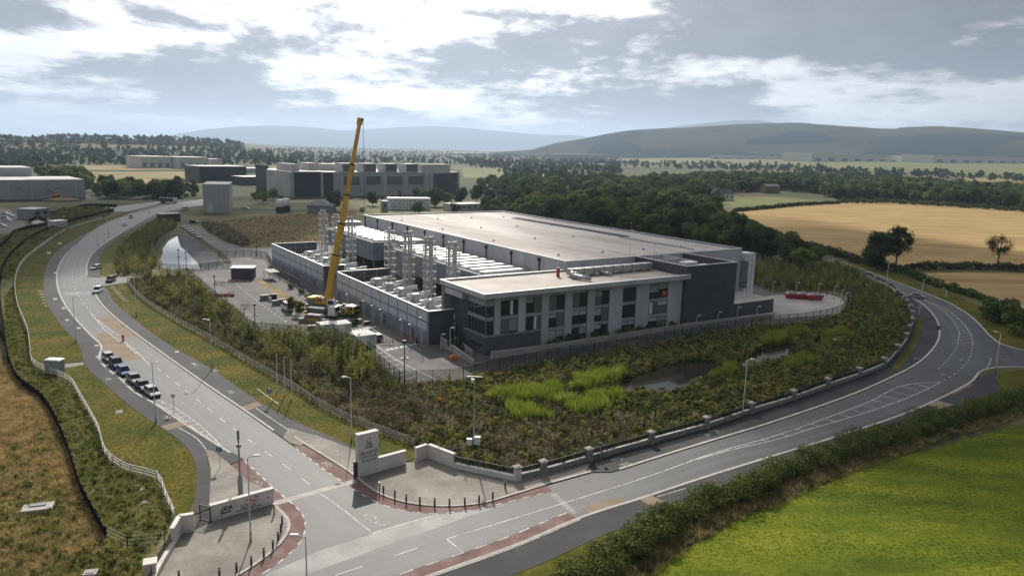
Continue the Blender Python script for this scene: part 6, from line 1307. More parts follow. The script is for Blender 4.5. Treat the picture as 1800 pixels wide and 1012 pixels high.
def tree(x, y, kind, s, label, group=None, rz=None, name='tree'):
    tm, cm, _ = TREES[kind]; r = empty(name, (x, y, float(terrain(x, y))), random.uniform(0, 6.28) if rz is None else rz, label, 'tree' if name == 'tree' else 'shrub', group)
    r.scale = (s * random.uniform(.92, 1.1), s * random.uniform(.92, 1.1), s)
    link('trunk', tm, r); link('crown', cm, r); return r
# scatter of uncountable ground cover
def scatter(name, pts, sc, rz, sources, label, cat=None):
    me = bpy.data.meshes.new(name); pts = np.asarray(pts, np.float32); me.vertices.add(len(pts)); me.vertices.foreach_set('co', pts.ravel())
    for nm_, ty, arr in (('sc', 'FLOAT', sc), ('rz', 'FLOAT', rz)):
        at = me.attributes.new(nm_, ty, 'POINT'); at.data.foreach_set('value', np.asarray(arr, np.float32))
    at = me.attributes.new('ix', 'INT', 'POINT'); at.data.foreach_set('value', RNG.integers(0, len(sources), len(pts)).astype(np.int32))
    src = bpy.data.collections.new(name + '_kinds')
    for i, m in enumerate(sources): src.objects.link(bpy.data.objects.new(f'{name}_{i}', m))
    ng = bpy.data.node_groups.new(name, 'GeometryNodeTree'); ng.interface.new_socket('Geometry', in_out='INPUT', socket_type='NodeSocketGeometry'); ng.interface.new_socket('Geometry', in_out='OUTPUT', socket_type='NodeSocketGeometry')
    N = ng.nodes; Lk = ng.links.new; gi = N.new('NodeGroupInput'); go = N.new('NodeGroupOutput'); ip = N.new('GeometryNodeInstanceOnPoints'); ci = N.new('GeometryNodeCollectionInfo')
    ci.inputs['Collection'].default_value = src; ci.inputs['Separate Children'].default_value = True; ci.inputs['Reset Children'].default_value = True
    def attr(n, t):
        a_ = N.new('GeometryNodeInputNamedAttribute'); a_.data_type = t; a_.inputs[0].default_value = n; return a_.outputs['Attribute']
    cx_ = N.new('ShaderNodeCombineXYZ'); Lk(attr('rz', 'FLOAT'), cx_.inputs[2])
    Lk(gi.outputs[0], ip.inputs['Points']); Lk(ci.outputs[0], ip.inputs['Instance']); ip.inputs['Pick Instance'].default_value = True
    Lk(attr('ix', 'INT'), ip.inputs['Instance Index']); Lk(cx_.outputs[0], ip.inputs['Rotation']); Lk(attr('sc', 'FLOAT'), ip.inputs['Scale']); Lk(ip.outputs[0], go.inputs[0])
    o = link(name, me); o.modifiers.new('scatter', 'NODES').node_group = ng; tag(o, label, cat, None, 'stuff'); return o
def fill_poly(poly, spacing, rng, holes=(), jit=.5):
    P = np.array(poly); x0, y0 = P.min(0); x1, y1 = P.max(0)
    X, Y = np.meshgrid(np.arange(x0, x1, spacing), np.arange(y0, y1, spacing)); X = X.ravel() + rng.uniform(-jit, jit, X.size) * spacing; Y = Y.ravel() + rng.uniform(-jit, jit, Y.size) * spacing
    k = inside(poly, X, Y)
    for h in holes: k &= ~inside(h, X, Y)
    return X[k], Y[k]
def vnoise(X, Y, s, seed):
    r = np.random.default_rng(seed); out = np.zeros(len(X))
    for k in range(5):
        a = r.uniform(0, 6.28); f = s * r.uniform(.5, 1.8); p = r.uniform(0, 6.28); out += np.sin((X * math.cos(a) + Y * math.sin(a)) * f + p + 1.3 * np.sin((X * math.sin(a) - Y * math.cos(a)) * f * .7))
    return out / 5
# source clumps
def blades(name, mat, n, h, r, w, rng, lean=.35):
    a = rng.uniform(0, 6.28, n); rr = r * np.sqrt(rng.uniform(0, 1, n)); b = np.c_[rr * np.cos(a), rr * np.sin(a), np.zeros(n)]
    d = np.c_[np.cos(a) * lean * rng.uniform(.1, 1, n), np.sin(a) * lean * rng.uniform(.1, 1, n), np.ones(n)] * (h * rng.uniform(.55, 1.1, n))[:, None]
    t = rng.uniform(0, 6.28, n); s = np.c_[np.cos(t), np.sin(t), np.zeros(n)] * w; mid = b + d * .55
    v = np.stack([b - s * .6, b + s * .6, mid + s, b + d], 1).reshape(-1, 3); return np_mesh(name, v, np.arange(4 * n).reshape(-1, 4), mat)
def bush(name, mat, H_, Rr, nl, per, size, rng): return crown_mesh(name, mat, H_, Rr, .0, nl, per, size, rng, fill=.3)
def weed(name, mat, h, r, rng, n=46, size=.09):
    """upright stems with leafy tops"""
    k = rng.integers(7, 12); C = []; Nn = []
    for i in range(k):
        a = rng.uniform(0, 6.28); b = r * rng.uniform(0, 1); hh = h * rng.uniform(.6, 1.1); m = n // k * 3
        t = rng.uniform(.15, 1, m); C.append(np.c_[math.cos(a) * b * (.5 + .7 * t) + rng.normal(0, .07, m), math.sin(a) * b * (.5 + .7 * t) + rng.normal(0, .07, m), hh * t]); Nn.append(sphere_dirs(m, rng))
    C = np.concatenate(C); Nn = np.concatenate(Nn); v, f = quads(C, Nn, size * rng.uniform(.6, 1.5, len(C)), rng, .5); return np_mesh(name, v, f, mat)
g = np.random.default_rng(3)
SRC = dict(
    brown=[weed('w', 'scrub_brown', 1.15, .55, g) for _ in range(4)] + [blades('w', 'scrub_brown', 60, 1.0, .45, .03, g, .5) for _ in range(2)],
    green=[weed('w', 'scrub_green', 1.0, .5, g) for _ in range(3)] + [bush('w', 'scrub_green', 1.3, .8, 6, 40, .11, g) for _ in range(2)],
    sapling=[weed('w', 'scrub_green', 2.7, .75, g, 90, .12) for _ in range(4)] + [weed('w', 'scrub_brown', 2.3, .6, g, 70, .1) for _ in range(2)],
    reed=[blades('w', 'reed', 90, 1.7, .5, .035, g, .28) for _ in range(4)],
    grass=[blades('w', 'grass_green', 34, .26, .32, .02, g, .9) for _ in range(4)],
    dry=[blades('w', 'grass_dry', 46, .55, .4, .022, g, .8) for _ in range(4)],
    weedy=[blades('w', 'grass_weed', 40, .45, .35, .024, g, .8) for _ in range(3)] + [weed('w', 'grass_weed', .6, .35, g)],
    short=[blades('w', 'grass_verge', 26, .14, .28, .018, g, 1.1) for _ in range(3)])
def cover(name, pts2, src, label, smin, smax, rng, z=0.0, zf=None):
    X, Y = pts2; n = len(X); zz = np.full(n, z) if zf is None else zf(X, Y)
    return scatter(name, np.c_[X, Y, zz], rng.uniform(smin, smax, n), rng.uniform(0, 6.28, n), SRC[src], label)
PONDS = [wp(p) for p in ([(1082, 675), (1115, 662), (1162, 644), (1200, 637), (1255, 634), (1262, 652), (1215, 684), (1180, 692), (1105, 694)], [(1280, 650), (1305, 632), (1345, 611), (1390, 601), (1388, 634), (1330, 641), (1300, 654)], [(1428, 598), (1446, 590), (1447, 604), (1431, 610)])]
ISLE = wp([(1190, 635), (1245, 628), (1280, 640), (1268, 654), (1225, 658), (1195, 650)])
WET = wp([(226, 497), (252, 522), (315, 562), (378, 597), (452, 642), (522, 682), (572, 714), (617, 737), (669, 757), (729, 782), (752, 800), (797, 818), (908, 840), (1040, 806), (1237, 751), (1393, 701), (1509, 660), (1552, 641), (1574, 620), (1591, 598), (1599, 575), (1600, 556), (1590, 536), (1570, 516), (1535, 498), (1500, 496), (1497, 520), (1494, 540), (1480, 556), (1415, 571), (1320, 580), (1207, 598), (1055, 626), (992, 634), (881, 656), (801, 676), (736, 680), (702, 683), (660, 645), (620, 616), (592, 601), (505, 592), (444, 588), (400, 549), (353, 508), (330, 488), (270, 492), (240, 492)])
holes = [h for h in PONDS]
X, Y = fill_poly(WET, .62, g, holes); nz = vnoise(X, Y, .12, 1); 
isl = inside(ISLE, X, Y)
# image-side position decides the plant mix: brown in the middle, greener on the right and at the water
PU, PV = project(X, Y, 0.0)
reedz = np.zeros(len(X), bool)
for poly in ([(860, 700), (920, 690), (985, 686), (985, 705), (930, 712), (870, 716)], [(895, 722), (960, 712), (1060, 702), (1092, 700), (1098, 712), (1040, 735), (960, 742), (905, 745)], [(1010, 672), (1075, 662), (1100, 658), (1090, 672), (1030, 690), (1000, 692)], [(1250, 668), (1290, 648), (1300, 655), (1270, 676)], [(1370, 650), (1412, 634), (1420, 642), (1385, 660)], [(1440, 600), (1480, 585), (1500, 600), (1450, 618)], [(1330, 600), (1400, 585), (1420, 592), (1350, 612)]):
    reedz |= inside(np.array(poly, float), PU, PV)
reedz &= vnoise(X, Y, .55, 21) > -.12
dark_r = (PU > 1060) & (PV < 735)
w_brown = .50 + .32 * nz - .45 * dark_r + .28 * ((PU > 380) & (PU < 800)) + .3 * ((PU > 1420) & (PV > 590)) + .25 * ((PU > 880) & (PU < 1060) & (PV > 745)) - .25 * ((PU > 800) & (PV < 700))
rr_ = g.uniform(0, 1, len(X)); isbrown = (rr_ < w_brown) & ~reedz & ~isl
openw = inside(wp([(855, 706), (1000, 690), (1075, 675), (1080, 696), (990, 738), (900, 745)]), X, Y) & ~reedz
keep = ~(openw & (g.uniform(0, 1, len(X)) < .5))
keep &= vnoise(X, Y, .35, 33) > -.62
b_ = isbrown & keep; g_ = ~isbrown & ~reedz & keep
cover('brown_weeds', (X[b_], Y[b_]), 'brown', 'brown seeding weeds covering the bank and wetland', .5, 1.55, g)
cover('green_scrub', (X[g_], Y[g_]), 'green', 'low green scrub growing through the wetland', .4, 1.4, g)
cover('reeds', (X[reedz], Y[reedz]), 'reed', 'bright green reeds at the pond margins', .6, 1.6, g)
SAP = wp([(250, 490), (330, 492), (353, 510), (400, 550), (444, 590), (505, 594), (592, 603), (620, 618), (660, 648), (700, 684), (690, 705), (640, 690), (560, 668), (470, 632), (400, 590), (330, 548), (270, 515)])
Xs, Ys = fill_poly(SAP, 1.3, g); kk = vnoise(Xs, Ys, .3, 5) > -.15
cover('sapling_thicket', (Xs[kk], Ys[kk]), 'sapling', 'thicket of young saplings along the site fence', .6, 1.7, g)
Xs, Ys = fill_poly(WET, 4.2, g, PONDS); kk = vnoise(Xs, Ys, .2, 8) > -.1; cover('scrub_clumps', (Xs[kk], Ys[kk]), 'sapling', 'scattered taller scrub standing above the wetland weeds', .45, 1.15, g)
SAP2 = wp([(205, 485), (255, 483), (275, 470), (268, 440), (280, 420), (310, 400), (300, 392), (270, 395), (235, 420), (210, 442), (203, 465)])
Xs, Ys = fill_poly(SAP2, 1.3, g); cover('sapling_thicket', (Xs, Ys), 'sapling', 'green thicket between the road bend and the lagoon', .6, 1.4, g)
SAP3 = wp([(1500, 497), (1530, 500), (1565, 520), (1585, 540), (1590, 570), (1570, 600), (1530, 590), (1500, 560)])
Xs, Ys = fill_poly(SAP3, 1.8, g); cover('sapling_thicket', (Xs, Ys), 'sapling', 'thicket filling the inside of the right road bend', .5, 1.1, g)
Xs, Ys = fill_poly(wp([(1300, 480), (1320, 468), (1480, 470), (1525, 490), (1500, 497), (1495, 515), (1450, 512), (1350, 512), (1318, 500)]), 1.7, g); cover('sapling_thicket', (Xs, Ys), 'sapling', 'dark thicket behind the concrete yard', .7, 1.5, g)
Xs, Ys = fill_poly(wp([(352, 393), (395, 398), (440, 425), (430, 436), (400, 425), (370, 408)]), 1.6, g); cover('brown_thicket', (Xs, Ys), 'brown', 'brown scrub bank beside the access road', 1.4, 2.4, g)
Xs, Ys = fill_poly(wp([(352, 392), (440, 383), (560, 376), (630, 372), (600, 400), (556, 426), (478, 433), (440, 436), (420, 425), (390, 404)]), 1.5, g); kk = vnoise(Xs, Ys, .12, 12) > g.uniform(-.8, .5, len(Xs)); cover('fallow_weeds', (Xs[kk], Ys[kk]), 'dry', 'rough dry weeds over the fallow field', .6, 1.5, g); cover('fallow_scrub', (Xs[~kk], Ys[~kk]), 'weedy', 'low green weeds over the fallow field', .5, 1.4, g)
# grasses
VIEW = [(-40, 1060), (1840, 1060)]
Xs, Ys = fill_poly(wp([(1050, 1060), (1117, 1012), (1200, 967), (1275, 924), (1350, 889), (1425, 861), (1525, 821), (1625, 792), (1725, 765), (1830, 738), (1900, 760), (1880, 1060)]), .33, g); cover('meadow_grass', (Xs, Ys), 'grass', 'bright green grass of the lower right field', .18, .5, g)
Xs, Ys = fill_poly(wp([(-60, 600), (0, 628), (16, 640), (37, 677), (72, 702), (92, 730), (110, 770), (140, 850), (185, 945), (250, 985), (262, 1020), (230, 1060), (-60, 1060)]), .52, g); nz = vnoise(Xs, Ys, .16, 9); PVs = project(Xs, Ys, 0.0)[1]; dr = nz + .5 * (900 - PVs) / 150 > g.uniform(-.5, .5, len(Xs))
cover('dry_grass', (Xs[dr], Ys[dr]), 'dry', 'tall straw-coloured grass of the lower left field', .5, 1.35, g); cover('rough_grass', (Xs[~dr], Ys[~dr]), 'weedy', 'rough green grass of the lower left field', .5, 1.2, g)
Xs, Ys = fill_poly(wp([(16, 640), (37, 677), (72, 702), (92, 730), (110, 770), (140, 850), (185, 945), (245, 980), (290, 945), (303, 907), (270, 845), (235, 838), (198, 820), (170, 757), (138, 700), (120, 675), (75, 655), (57, 642), (50, 600), (30, 542), (25, 502), (10, 520), (8, 580)]), .55, g); cover('weed_strip_cover', (Xs, Ys), 'weedy', 'green weeds between silt fence and white rail fence', .35, 1.1, g)
Xs, Ys = fill_poly([tuple(p) for p in list(cWF) + [G(330, 905)] + list(cWO[:-2][::-1])], .55, g); cover('verge_tufts', (Xs, Ys), 'short', 'short tufts in the mown verge left of the road', .35, .8, g, .07)
Xs, Ys = fill_poly([tuple(p) for p in list(cTF) + list(cEO[::-1][:-2])], .55, g); cover('verge_tufts', (Xs, Ys), 'short', 'short tufts in the mown verge right of the road', .35, .85, g, .07)
Xs, Ys = fill_poly(wp([(0, 420), (60, 400), (130, 380), (180, 372), (195, 378), (130, 400), (70, 432), (35, 465), (20, 490), (0, 490)]), 1.2, g); cover('ditch_weeds', (Xs, Ys), 'weedy', 'dark weeds in the ditch beyond the white rail fence', 1.0, 2.4, g)
Xs, Ys = fill_poly(wp([(100, 372), (170, 366), (195, 372), (130, 388), (105, 393), (80, 385)]), 1.8, g); cover('ditch_weeds', (Xs, Ys), 'green', 'green scrub on the sunken plot at the left bend', 1.0, 2.2, g)
# strip of dry grass between hedge and field
HC = curve([(985, 1062), (1020, 1035), (1062, 1005), (1162, 936), (1250, 893), (1350, 852), (1462, 807), (1600, 764), (1725, 730), (1830, 700), (1900, 684)], 1.0)
sp_ = offset(HC, -2.6); Xs = []; Ys = []
for k in range(5):
    q = offset(HC, -1.9 - k * .36); Xs.append(q[:, 0] + g.uniform(-.5, .5, len(q))); Ys.append(q[:, 1] + g.uniform(-.5, .5, len(q)))
cover('dry_margin', (np.concatenate(Xs[::2]), np.concatenate(Ys[::2])), 'dry', 'strip of dry brown grass between hedge and green field', .8, 1.6, g)
cover('weedy_margin', (np.concatenate(Xs[1::2]), np.concatenate(Ys[1::2])), 'weedy', 'green weeds mixed into the dry strip below the hedge', .8, 1.5, g)
cover('brown_margin', (np.concatenate(Xs[::3]) + .4, np.concatenate(Ys[::3])), 'brown', 'brown weeds along the foot of the hedge', .5, .9, g)
# hedges
def hedge(name, P, w, h, per, size, mat, label, rng, var=.25):
    """row of leafy humps along P; one foliage mesh, leaves on overlapping lobes"""
    r = empty(name, (P[0][0], P[0][1], 0), 0, label, 'hedge'); C = []; Nn = []
    step = w * .42; Q = resample(P, step)
    for q in Q:
        hh = h * rng.uniform(1 - var, 1 + var * .8)
        for k in range(4):
            c = np.array([q[0] - P[0][0] + rng.uniform(-.33, .33) * w, q[1] - P[0][1] + rng.uniform(-.33, .33) * w, hh * rng.uniform(.3, .72)]); rad = np.array([w * .36, w * .36, hh * .36]) * rng.uniform(.7, 1.15)
            m = int(per * rng.uniform(.7, 1.2)); d = sphere_dirs(m, rng); C.append(c + d * rad * rng.uniform(.7, 1.08, m)[:, None]); Nn.append(d + rng.normal(size=(m, 3)) * .5)
    C = np.concatenate(C); Nn = np.concatenate(Nn); k = C[:, 2] > .05; C = C[k]; Nn = Nn[k]
    v, f = quads(C, Nn, size * rng.uniform(.55, 1.3, len(C)), rng); link('foliage', np_mesh('foliage', v, f, mat), r)
    st = MB()
    for q in Q[::3]:
        x, y = q - P[0]; st.tube((x, y, 0), (x + rng.uniform(-.3, .3), y + rng.uniform(-.3, .3), h * .6), .06, .02, 4)
    st.build('stems', 'bark', r)
    return r
hedge('hedge', HC, 4.3, 2.9, 430, .12, 'hedge_leaf', 'thick green hedge between the main road and the bright green field', g, .16)
hedge('hedge', curve([(1598, 474), (1660, 473), (1720, 473), (1800, 476), (1900, 480)], 3), 4, 3.0, 40, .34, 'leaf_dark', 'dark hedge between the two harvested fields on the right', g)
hedge('hedge', curve([(1300, 384), (1330, 402), (1400, 430), (1470, 450), (1530, 468), (1590, 482)], 3), 5, 3.6, 40, .36, 'leaf_dark', 'dark hedge along the far part of the right road', g)
hedge('hedge', curve([(1600, 484), (1637, 500), (1690, 516), (1735, 530), (1745, 540)], 2), 3.5, 2.2, 50, .26, 'leaf_mid', 'low uneven hedge right of the road at the mown field', g, .5)
hedge('hedge', curve([(1292, 372), (1350, 367), (1400, 362), (1475, 358)], 4), 4, 3.0, 24, .5, 'leaf_dark', 'hedge at the far edge of the golden field', g)
hedge('hedge', curve([(1475, 357), (1575, 358.5), (1700, 366), (1800, 373), (1900, 380)], 4), 5, 4.5, 24, .55, 'leaf_dark', 'tall dark hedge below the wood behind the golden field', g)
hedge('conifer_hedge', curve([(850, 385), (900, 388), (960, 394), (1010, 402)], 3), 6, 9, 60, .5, 'leaf_dark', 'tall clipped dark conifer hedge behind the hall roof', g, .08)
# single trees
tree(*G(1541, 473), 'field_dense', 1.0, 'dense dark round tree, left of the pair in the golden field', rz=0); tree(*G(1574, 473), 'field_airy', 1.05, 'tall airy tree with sky gaps, right of the pair in the golden field', rz=1.0); tree(*G(1753, 470), 'field_sparse', 1.0, 'thin brownish half-bare tree alone at the field hedge', rz=2)
tree(*G(1762, 568), 'shrub0', 1.7, 'large round bush beside the mown field at the right edge', name='shrub'); tree(*G(1793, 588), 'shrub1', 1.9, 'dark bush at the right edge above the side road', name='shrub'); tree(*G(1740, 560), 'shrub1', 1.2, 'smaller bush left of the two at the right edge', name='shrub')
tree(*G(1410, 478), 'mid0', .9, 'green tree on the pale bank behind the concrete yard'); tree(*G(1385, 470), 'dark0', .8, 'dark tree left on the pale bank behind the concrete yard'); tree(*G(1432, 468), 'mid2', .7, 'small tree beside the far bend of the right road')
tree(*G(590, 372), 'light0', 1.5, 'tall light green tree left in front of the far data centre'); tree(*G(315, 332), 'dark1', .95, 'single round tree in the pale fields left of the dark shed')
for i, (u, v, k, s) in enumerate(((655, 362, 'dark0', .9), (672, 362, 'cone0', .8), (690, 360, 'mid1', .9), (702, 360, 'cone1', .95), (740, 362, 'dark2', 1.2), (765, 363, 'dark3', 1.1), (785, 362, 'mid0', 1.0), (810, 360, 'dark1', 1.1), (838, 356, 'dark0', 1.2), (860, 355, 'dark2', 1.1), (880, 352, 'dark3', 1.2), (918, 345, 'cone0', 1.5), (735, 378, 'mid2', .8), (800, 378, 'mid3', .7), (570, 366, 'shrub0', 1.2), (462, 358, 'mid1', .9), (480, 352, 'mid2', .8), (450, 350, 'shrub0', 1.4))):
    tree(*G(u, v), k, s, f'tree in front of the far data centre, {ORD[i]} of the row from the left' if i < 11 else ('pointed dark tree right of the far data centre', 'green tree among the stacked cabins', 'green tree right of the stacked cabins', 'low bush at the foot of the light green tree', 'tree right of the big grey shed, near one', 'tree right of the big grey shed, middle one', 'bush between the big grey shed and the far data centre')[i - 11])
tree(*at_site(-3.3, 6.0), 'shrub0', .75, 'dark bush growing between ramp wall and podium', name='shrub')
# climbers and shrubs at the office facade
for i, u in enumerate((15.6, 18, 21.5, 24.5, 28.5, 32, 35.5, 38.5, 42, 44.5, 48.5, 53)):
    tree(*at_site(u, -.9 + .2 * (i % 3)), 'shrub0' if i % 2 else 'shrub1', .38 + .18 * ((i * 7) % 5) / 4, f'dark climbing shrub against the office facade, {ORD[i]} from the left', 'shrubs along the office facade', name='shrub')
for i in range(7): tree(*at_site(-14.0 + .4 * math.sin(i * 2), 88 - i * 8.5), 'shrub1' if i % 2 else 'shrub0', .42, f'small planted bush beside the site lane, {ORD[i]} from the far end', 'bushes beside the site lane', name='shrub')
for i, (u, v) in enumerate(((513, 548), (526, 556))): tree(*G(u, v), 'light1', .42, f'slim yellow-green sapling in the bed left of the crane, {("left", "right")[i]} one')
# woods
ALL = []
def wood(poly, spacing, kinds, smin, smax, where):
    X, Y = fill_poly(wp(poly), spacing, g, jit=.45)
    for x, y in zip(X, Y): ALL.append((math.hypot(x, y), x, y, random.choice(kinds), random.uniform(smin, smax), where))
wood([(850, 377), (900, 356), (1000, 348), (1120, 340), (1240, 350), (1262, 380), (1290, 412), (1345, 442), (1420, 464), (1400, 472), (1330, 464), (1240, 440), (1100, 412), (950, 392)], 8.8, ['dark0', 'dark1', 'dark2', 'mid0', 'mid1', 'mid2', 'mid3', 'light0', 'dark3', 'cone0', 'light1', 'shrub0'], .55, 1.25, 'in the wood right behind the hall')
wood([(1085, 329), (1250, 319), (1500, 326), (1800, 347), (1850, 372), (1700, 363), (1575, 354.5), (1475, 352), (1430, 340), (1350, 336), (1260, 342), (1100, 338)], 10.5, ['dark0', 'dark1', 'dark2', 'dark3', 'mid2'], 1.0, 1.45, 'in the dark belt behind the golden field')
wood([(165, 335), (210, 329), (240, 334), (235, 350), (190, 353), (170, 346)], 9, ['mid0', 'mid1', 'dark1'], .8, 1.1, 'in the clump left of the far road')
wood([(240, 338), (290, 336), (320, 342), (345, 338), (345, 346), (290, 350), (240, 350)], 8, ['shrub0', 'shrub1', 'mid0'], .7, 1.2, 'in the low row behind the far road')
wood([(60, 312), (110, 308), (150, 312), (153, 338), (120, 330)], 9, ['dark0', 'mid1', 'dark3'], .9, 1.25, 'behind the left warehouse')
wood([(830, 330), (900, 322), (1000, 318), (1090, 318), (1085, 336), (980, 346), (900, 345)], 15, ['mid0', 'mid1', 'light0', 'dark1', 'light1'], .8, 1.2, 'in the open wood beyond the hall')
ALL.sort(key=lambda t: t[0])
near = ALL[:235]; RANK = ['nearest', 'second', 'third', 'fourth', 'fifth', 'sixth', 'seventh', 'eighth', 'ninth', 'tenth', 'eleventh', 'twelfth', 'thirteenth']
for w in sorted(set(t[5] for t in near)):
    mine = [t for t in near if t[5] == w]
    for r0 in range(0, len(mine), 20):
        row = sorted(mine[r0:r0 + 20], key=lambda t: project(t[1], t[2], 0)[0])
        for i, (d, x, y, k, s, _) in enumerate(row):
            tree(x, y, k, s, ('dark' if k.startswith('dark') else 'mid green' if k.startswith('mid') else 'light green' if k.startswith('light') else 'low') + f' tree {w}, {RANK[r0 // 20]} rank, {ORD[i]} from the left', f'trees {w}')
rest = ALL[235:]
kinds = sorted(set(r[3] for r in rest)); src = [TREES[k][1] for k in kinds]
scatter('woodland', [(r[1], r[2], float(terrain(r[1], r[2]))) for r in rest], [r[4] for r in rest], [random.uniform(0, 6.28) for _ in rest], src, 'far woodland crowns behind the hall and the golden field', 'woodland')
# far trees, by image area so that the cover thins with distance as it does in the picture
FAR = [crown_mesh('far_tree', 'far_leaf', 10 + 2 * (i % 3), 4.6 + .7 * (i % 2), .2, 9, 34, 1.0, np.random.default_rng(70 + i)) for i in range(5)]
def far_cover(name, polys, label, seed):
    r = np.random.default_rng(seed); pts = []
    for poly, n, lines in polys:
        P = np.array(poly, float); x0, y0 = P.min(0); x1, y1 = P.max(0)
        u, v = r.uniform(x0, x1, n * 4), r.uniform(y0, y1, n * 4); k = inside(P, u, v); u, v = u[k][:n], v[k][:n]
        x, y = GTv(u, v); pts.append(np.c_[x, y, terrain(x, y)])
    pts = np.concatenate(pts)
    scatter(name, pts, r.uniform(.45, 1.35, len(pts)), r.uniform(0, 6.28, len(pts)), FAR, label, 'woodland')
far_cover('far_woods', [([(0, 268), (120, 266), (300, 266), (480, 268), (480, 289), (330, 291), (150, 290), (0, 300)], 620, 0), ([(0, 246), (150, 244), (420, 252), (440, 268), (0, 268)], 240, 0), ([(440, 263), (700, 262), (900, 267), (900, 291), (700, 288), (440, 289)], 800, 0)], 'distant dark woods across the left plain', 5)
far_cover('far_hedgerows', [([(820, 268), (1090, 271), (1090, 300), (960, 300), (820, 294)], 900, 0), ([(870, 300), (1090, 300), (1090, 322), (900, 322)], 170, 0), ([(500, 256), (900, 263), (900, 268), (500, 262)], 420, 0), ([(1000, 266), (1350, 273), (1800, 284), (1800, 288), (1350, 278), (1000, 274)], 420, 0), ([(450, 288), (640, 286), (640, 300), (450, 306)], 90, 0), ([(1060, 284), (1300, 288), (1500, 300), (1800, 314), (1800, 320), (1500, 309), (1060, 292)], 420, 0)], 'distant hedgerow trees and copses across the plain', 6)
# ------------------------------------------------------------------ far buildings
pm('far_light', ((.40, .39, .37), (.46, .45, .43), (.52, .51, .49)), scale=.1, rough=.7, fine=.06); pm('far_grey', ((.33, .335, .34), (.37, .375, .38), (.41, .41, .415)), scale=.08, rough=.6, fine=.05)
pm('far_navy', ((.022, .027, .040), (.03, .035, .05)), scale=.1, rough=.4); pm('far_panel', ((.10, .105, .115), (.12, .125, .135)), scale=1.5, rough=.5, stretch=(.1, .1, 6))
pm('slate', ((.09, .09, .10), (.13, .13, .14)), scale=.6, rough=.7, fine=.1); pm('white_wall', ((.55, .53, .48), (.63, .61, .56)), scale=.4, rough=.8); pm('shed_red', ((.16, .06, .045), (.2, .08, .06)), scale=.5)
def frame2(p, q):
    a = Vector((*G(*p), 0)); b = Vector((*G(*q), 0)); d = b - a; return a, d.length, math.atan2(d.y, d.x)
def ground_root(name, p, q, label, cat='building'):
    a, L, an = frame2(p, q); return empty(name, a, an, label, cat), L
# far data centre: front along local x, depth +y
dc, L = ground_root('far_data_centre', (515, 347), (806, 341), 'large grey and navy data centre with dark rectangular panels, beyond the crane'); hD = 20.5; DP = 75
bx('wall', 'far_grey', dc, 0, L, 0, DP, 0, hD - 1.0); bx('roof_deck', 'far_light', dc, .3, L - .3, .3, DP - .3, hD - 1.0, hD - .7)
def at_px(u): # fraction along the front for an image column
    a, LL, an = frame2((515, 347), (806, 341)); lo, hi = 0.0, 1.0
    for _ in range(30):
        m = (lo + hi) / 2; p = a + Vector((math.cos(an), math.sin(an), 0)) * LL * m
        if project(p.x, p.y, 0)[0] < u: lo = m
        else: hi = m
    return lo * LL
X = at_px
bx('dark_panel', 'far_navy', dc, X(516.5), X(564), -.35, 0, .4, hD - .8); bx('dark_panel', 'far_navy', dc, X(569), X(586), -.3, 0, .4, hD - 1.2); bx('pilaster', 'far_light', dc, X(564), X(568), -.9, 0, 0, hD - .4); bx('pilaster', 'far_light', dc, -1.0, X(516.4), -.9, 0, 0, hD - .2); bx('coping', 'far_light', dc, X(516.5), X(564), -.9, 0, hD - .8, hD - .3)
for a_, b_ in ((605, 632), (644, 670), (681, 707), (718, 744)): bx('dark_panel', 'far_panel', dc, X(a_), X(b_), -.3, 0, 9.2, 16.2); bx('ledge', 'far_light', dc, X(a_) - .5, X(b_) + .5, -.35, 0, 16.4, 16.8)
for a_, b_ in ((603, 624), (641, 662), (678, 699), (714, 735)):
    pb = bx('penthouse', 'far_grey', dc, X(a_), X(b_), .3, 14, hD - 1.0, hD + 6.4); bx('dark_panel', 'far_panel', pb, X(a_) + 1, X(b_) - 1, 0, .3, hD + .3, hD + 5.6)
for u in (600, 637, 675, 712, 749): bx('pilaster', 'far_light', dc, X(u), X(u) + 1.6, -.5, 0, 0, hD - 1.0)
bx('dark_panel', 'far_navy', dc, X(762), X(785), -.35, 0, .4, hD - 2.0); bx('dark_panel', 'far_navy', dc, X(785), L - 1.5, -.5, 0, .4, hD - 1.4); bx('pilaster', 'far_light', dc, L - 1.4, L + .4, -.8, 0, 0, hD - .6); bx('canopy', 'far_light', dc, X(797), L - .5, -5, -.5, 9.6, 10.2)
for (x0, x1, y0, y1, z) in ((X(575), X(592), 35, 55, 5.5), (X(598), X(635), 30, 50, 5), (X(640), X(655), 45, 60, 5.2), (X(668), X(690), 40, 60, 5), (X(750), X(800), 8, 20, 6), (X(530), X(545), 20, 50, 5)): bx('roof_plant', 'far_light', dc, x0, x1, y0, y1, hD - .7, hD + z)
bx('side_panel', 'far_navy', dc, -1.4, 0, 52, 76, 0, hD + 3); bx('side_wall', 'far_light', dc, -1.2, 0, 1, 52, 0, hD - .5)
# big grey shed
a, L, an = frame2((358, 374), (404, 374)); gs = empty('grey_shed', a, an, 'big plain grey box shed left of the crane, beyond the lagoon', 'building'); bx('wall', 'far_grey', gs, 0, L, 0, 33, 0, 16.4); bx('parapet', 'far_light', gs, -.15, L + .15, -.15, 33.15, 16.4, 16.9); bx('door', 'clad_light', gs, 2, 5.5, -.08, 0, 0, 4.8); bx('side_panel', 'far_light', gs, L, L + .1, 1, 32.5, 5.5, 16.2)
for k in range(3): bx('wall_lamp', 'white_plastic', gs, 3 + k * 4, 3.4 + k * 4, -.3, 0, 6.5, 6.9)
for k in range(1, 5): bx('panel_joint', 'clad_mid', gs, k * L / 5, k * L / 5 + .12, -.03, 0, 0, 16.3)
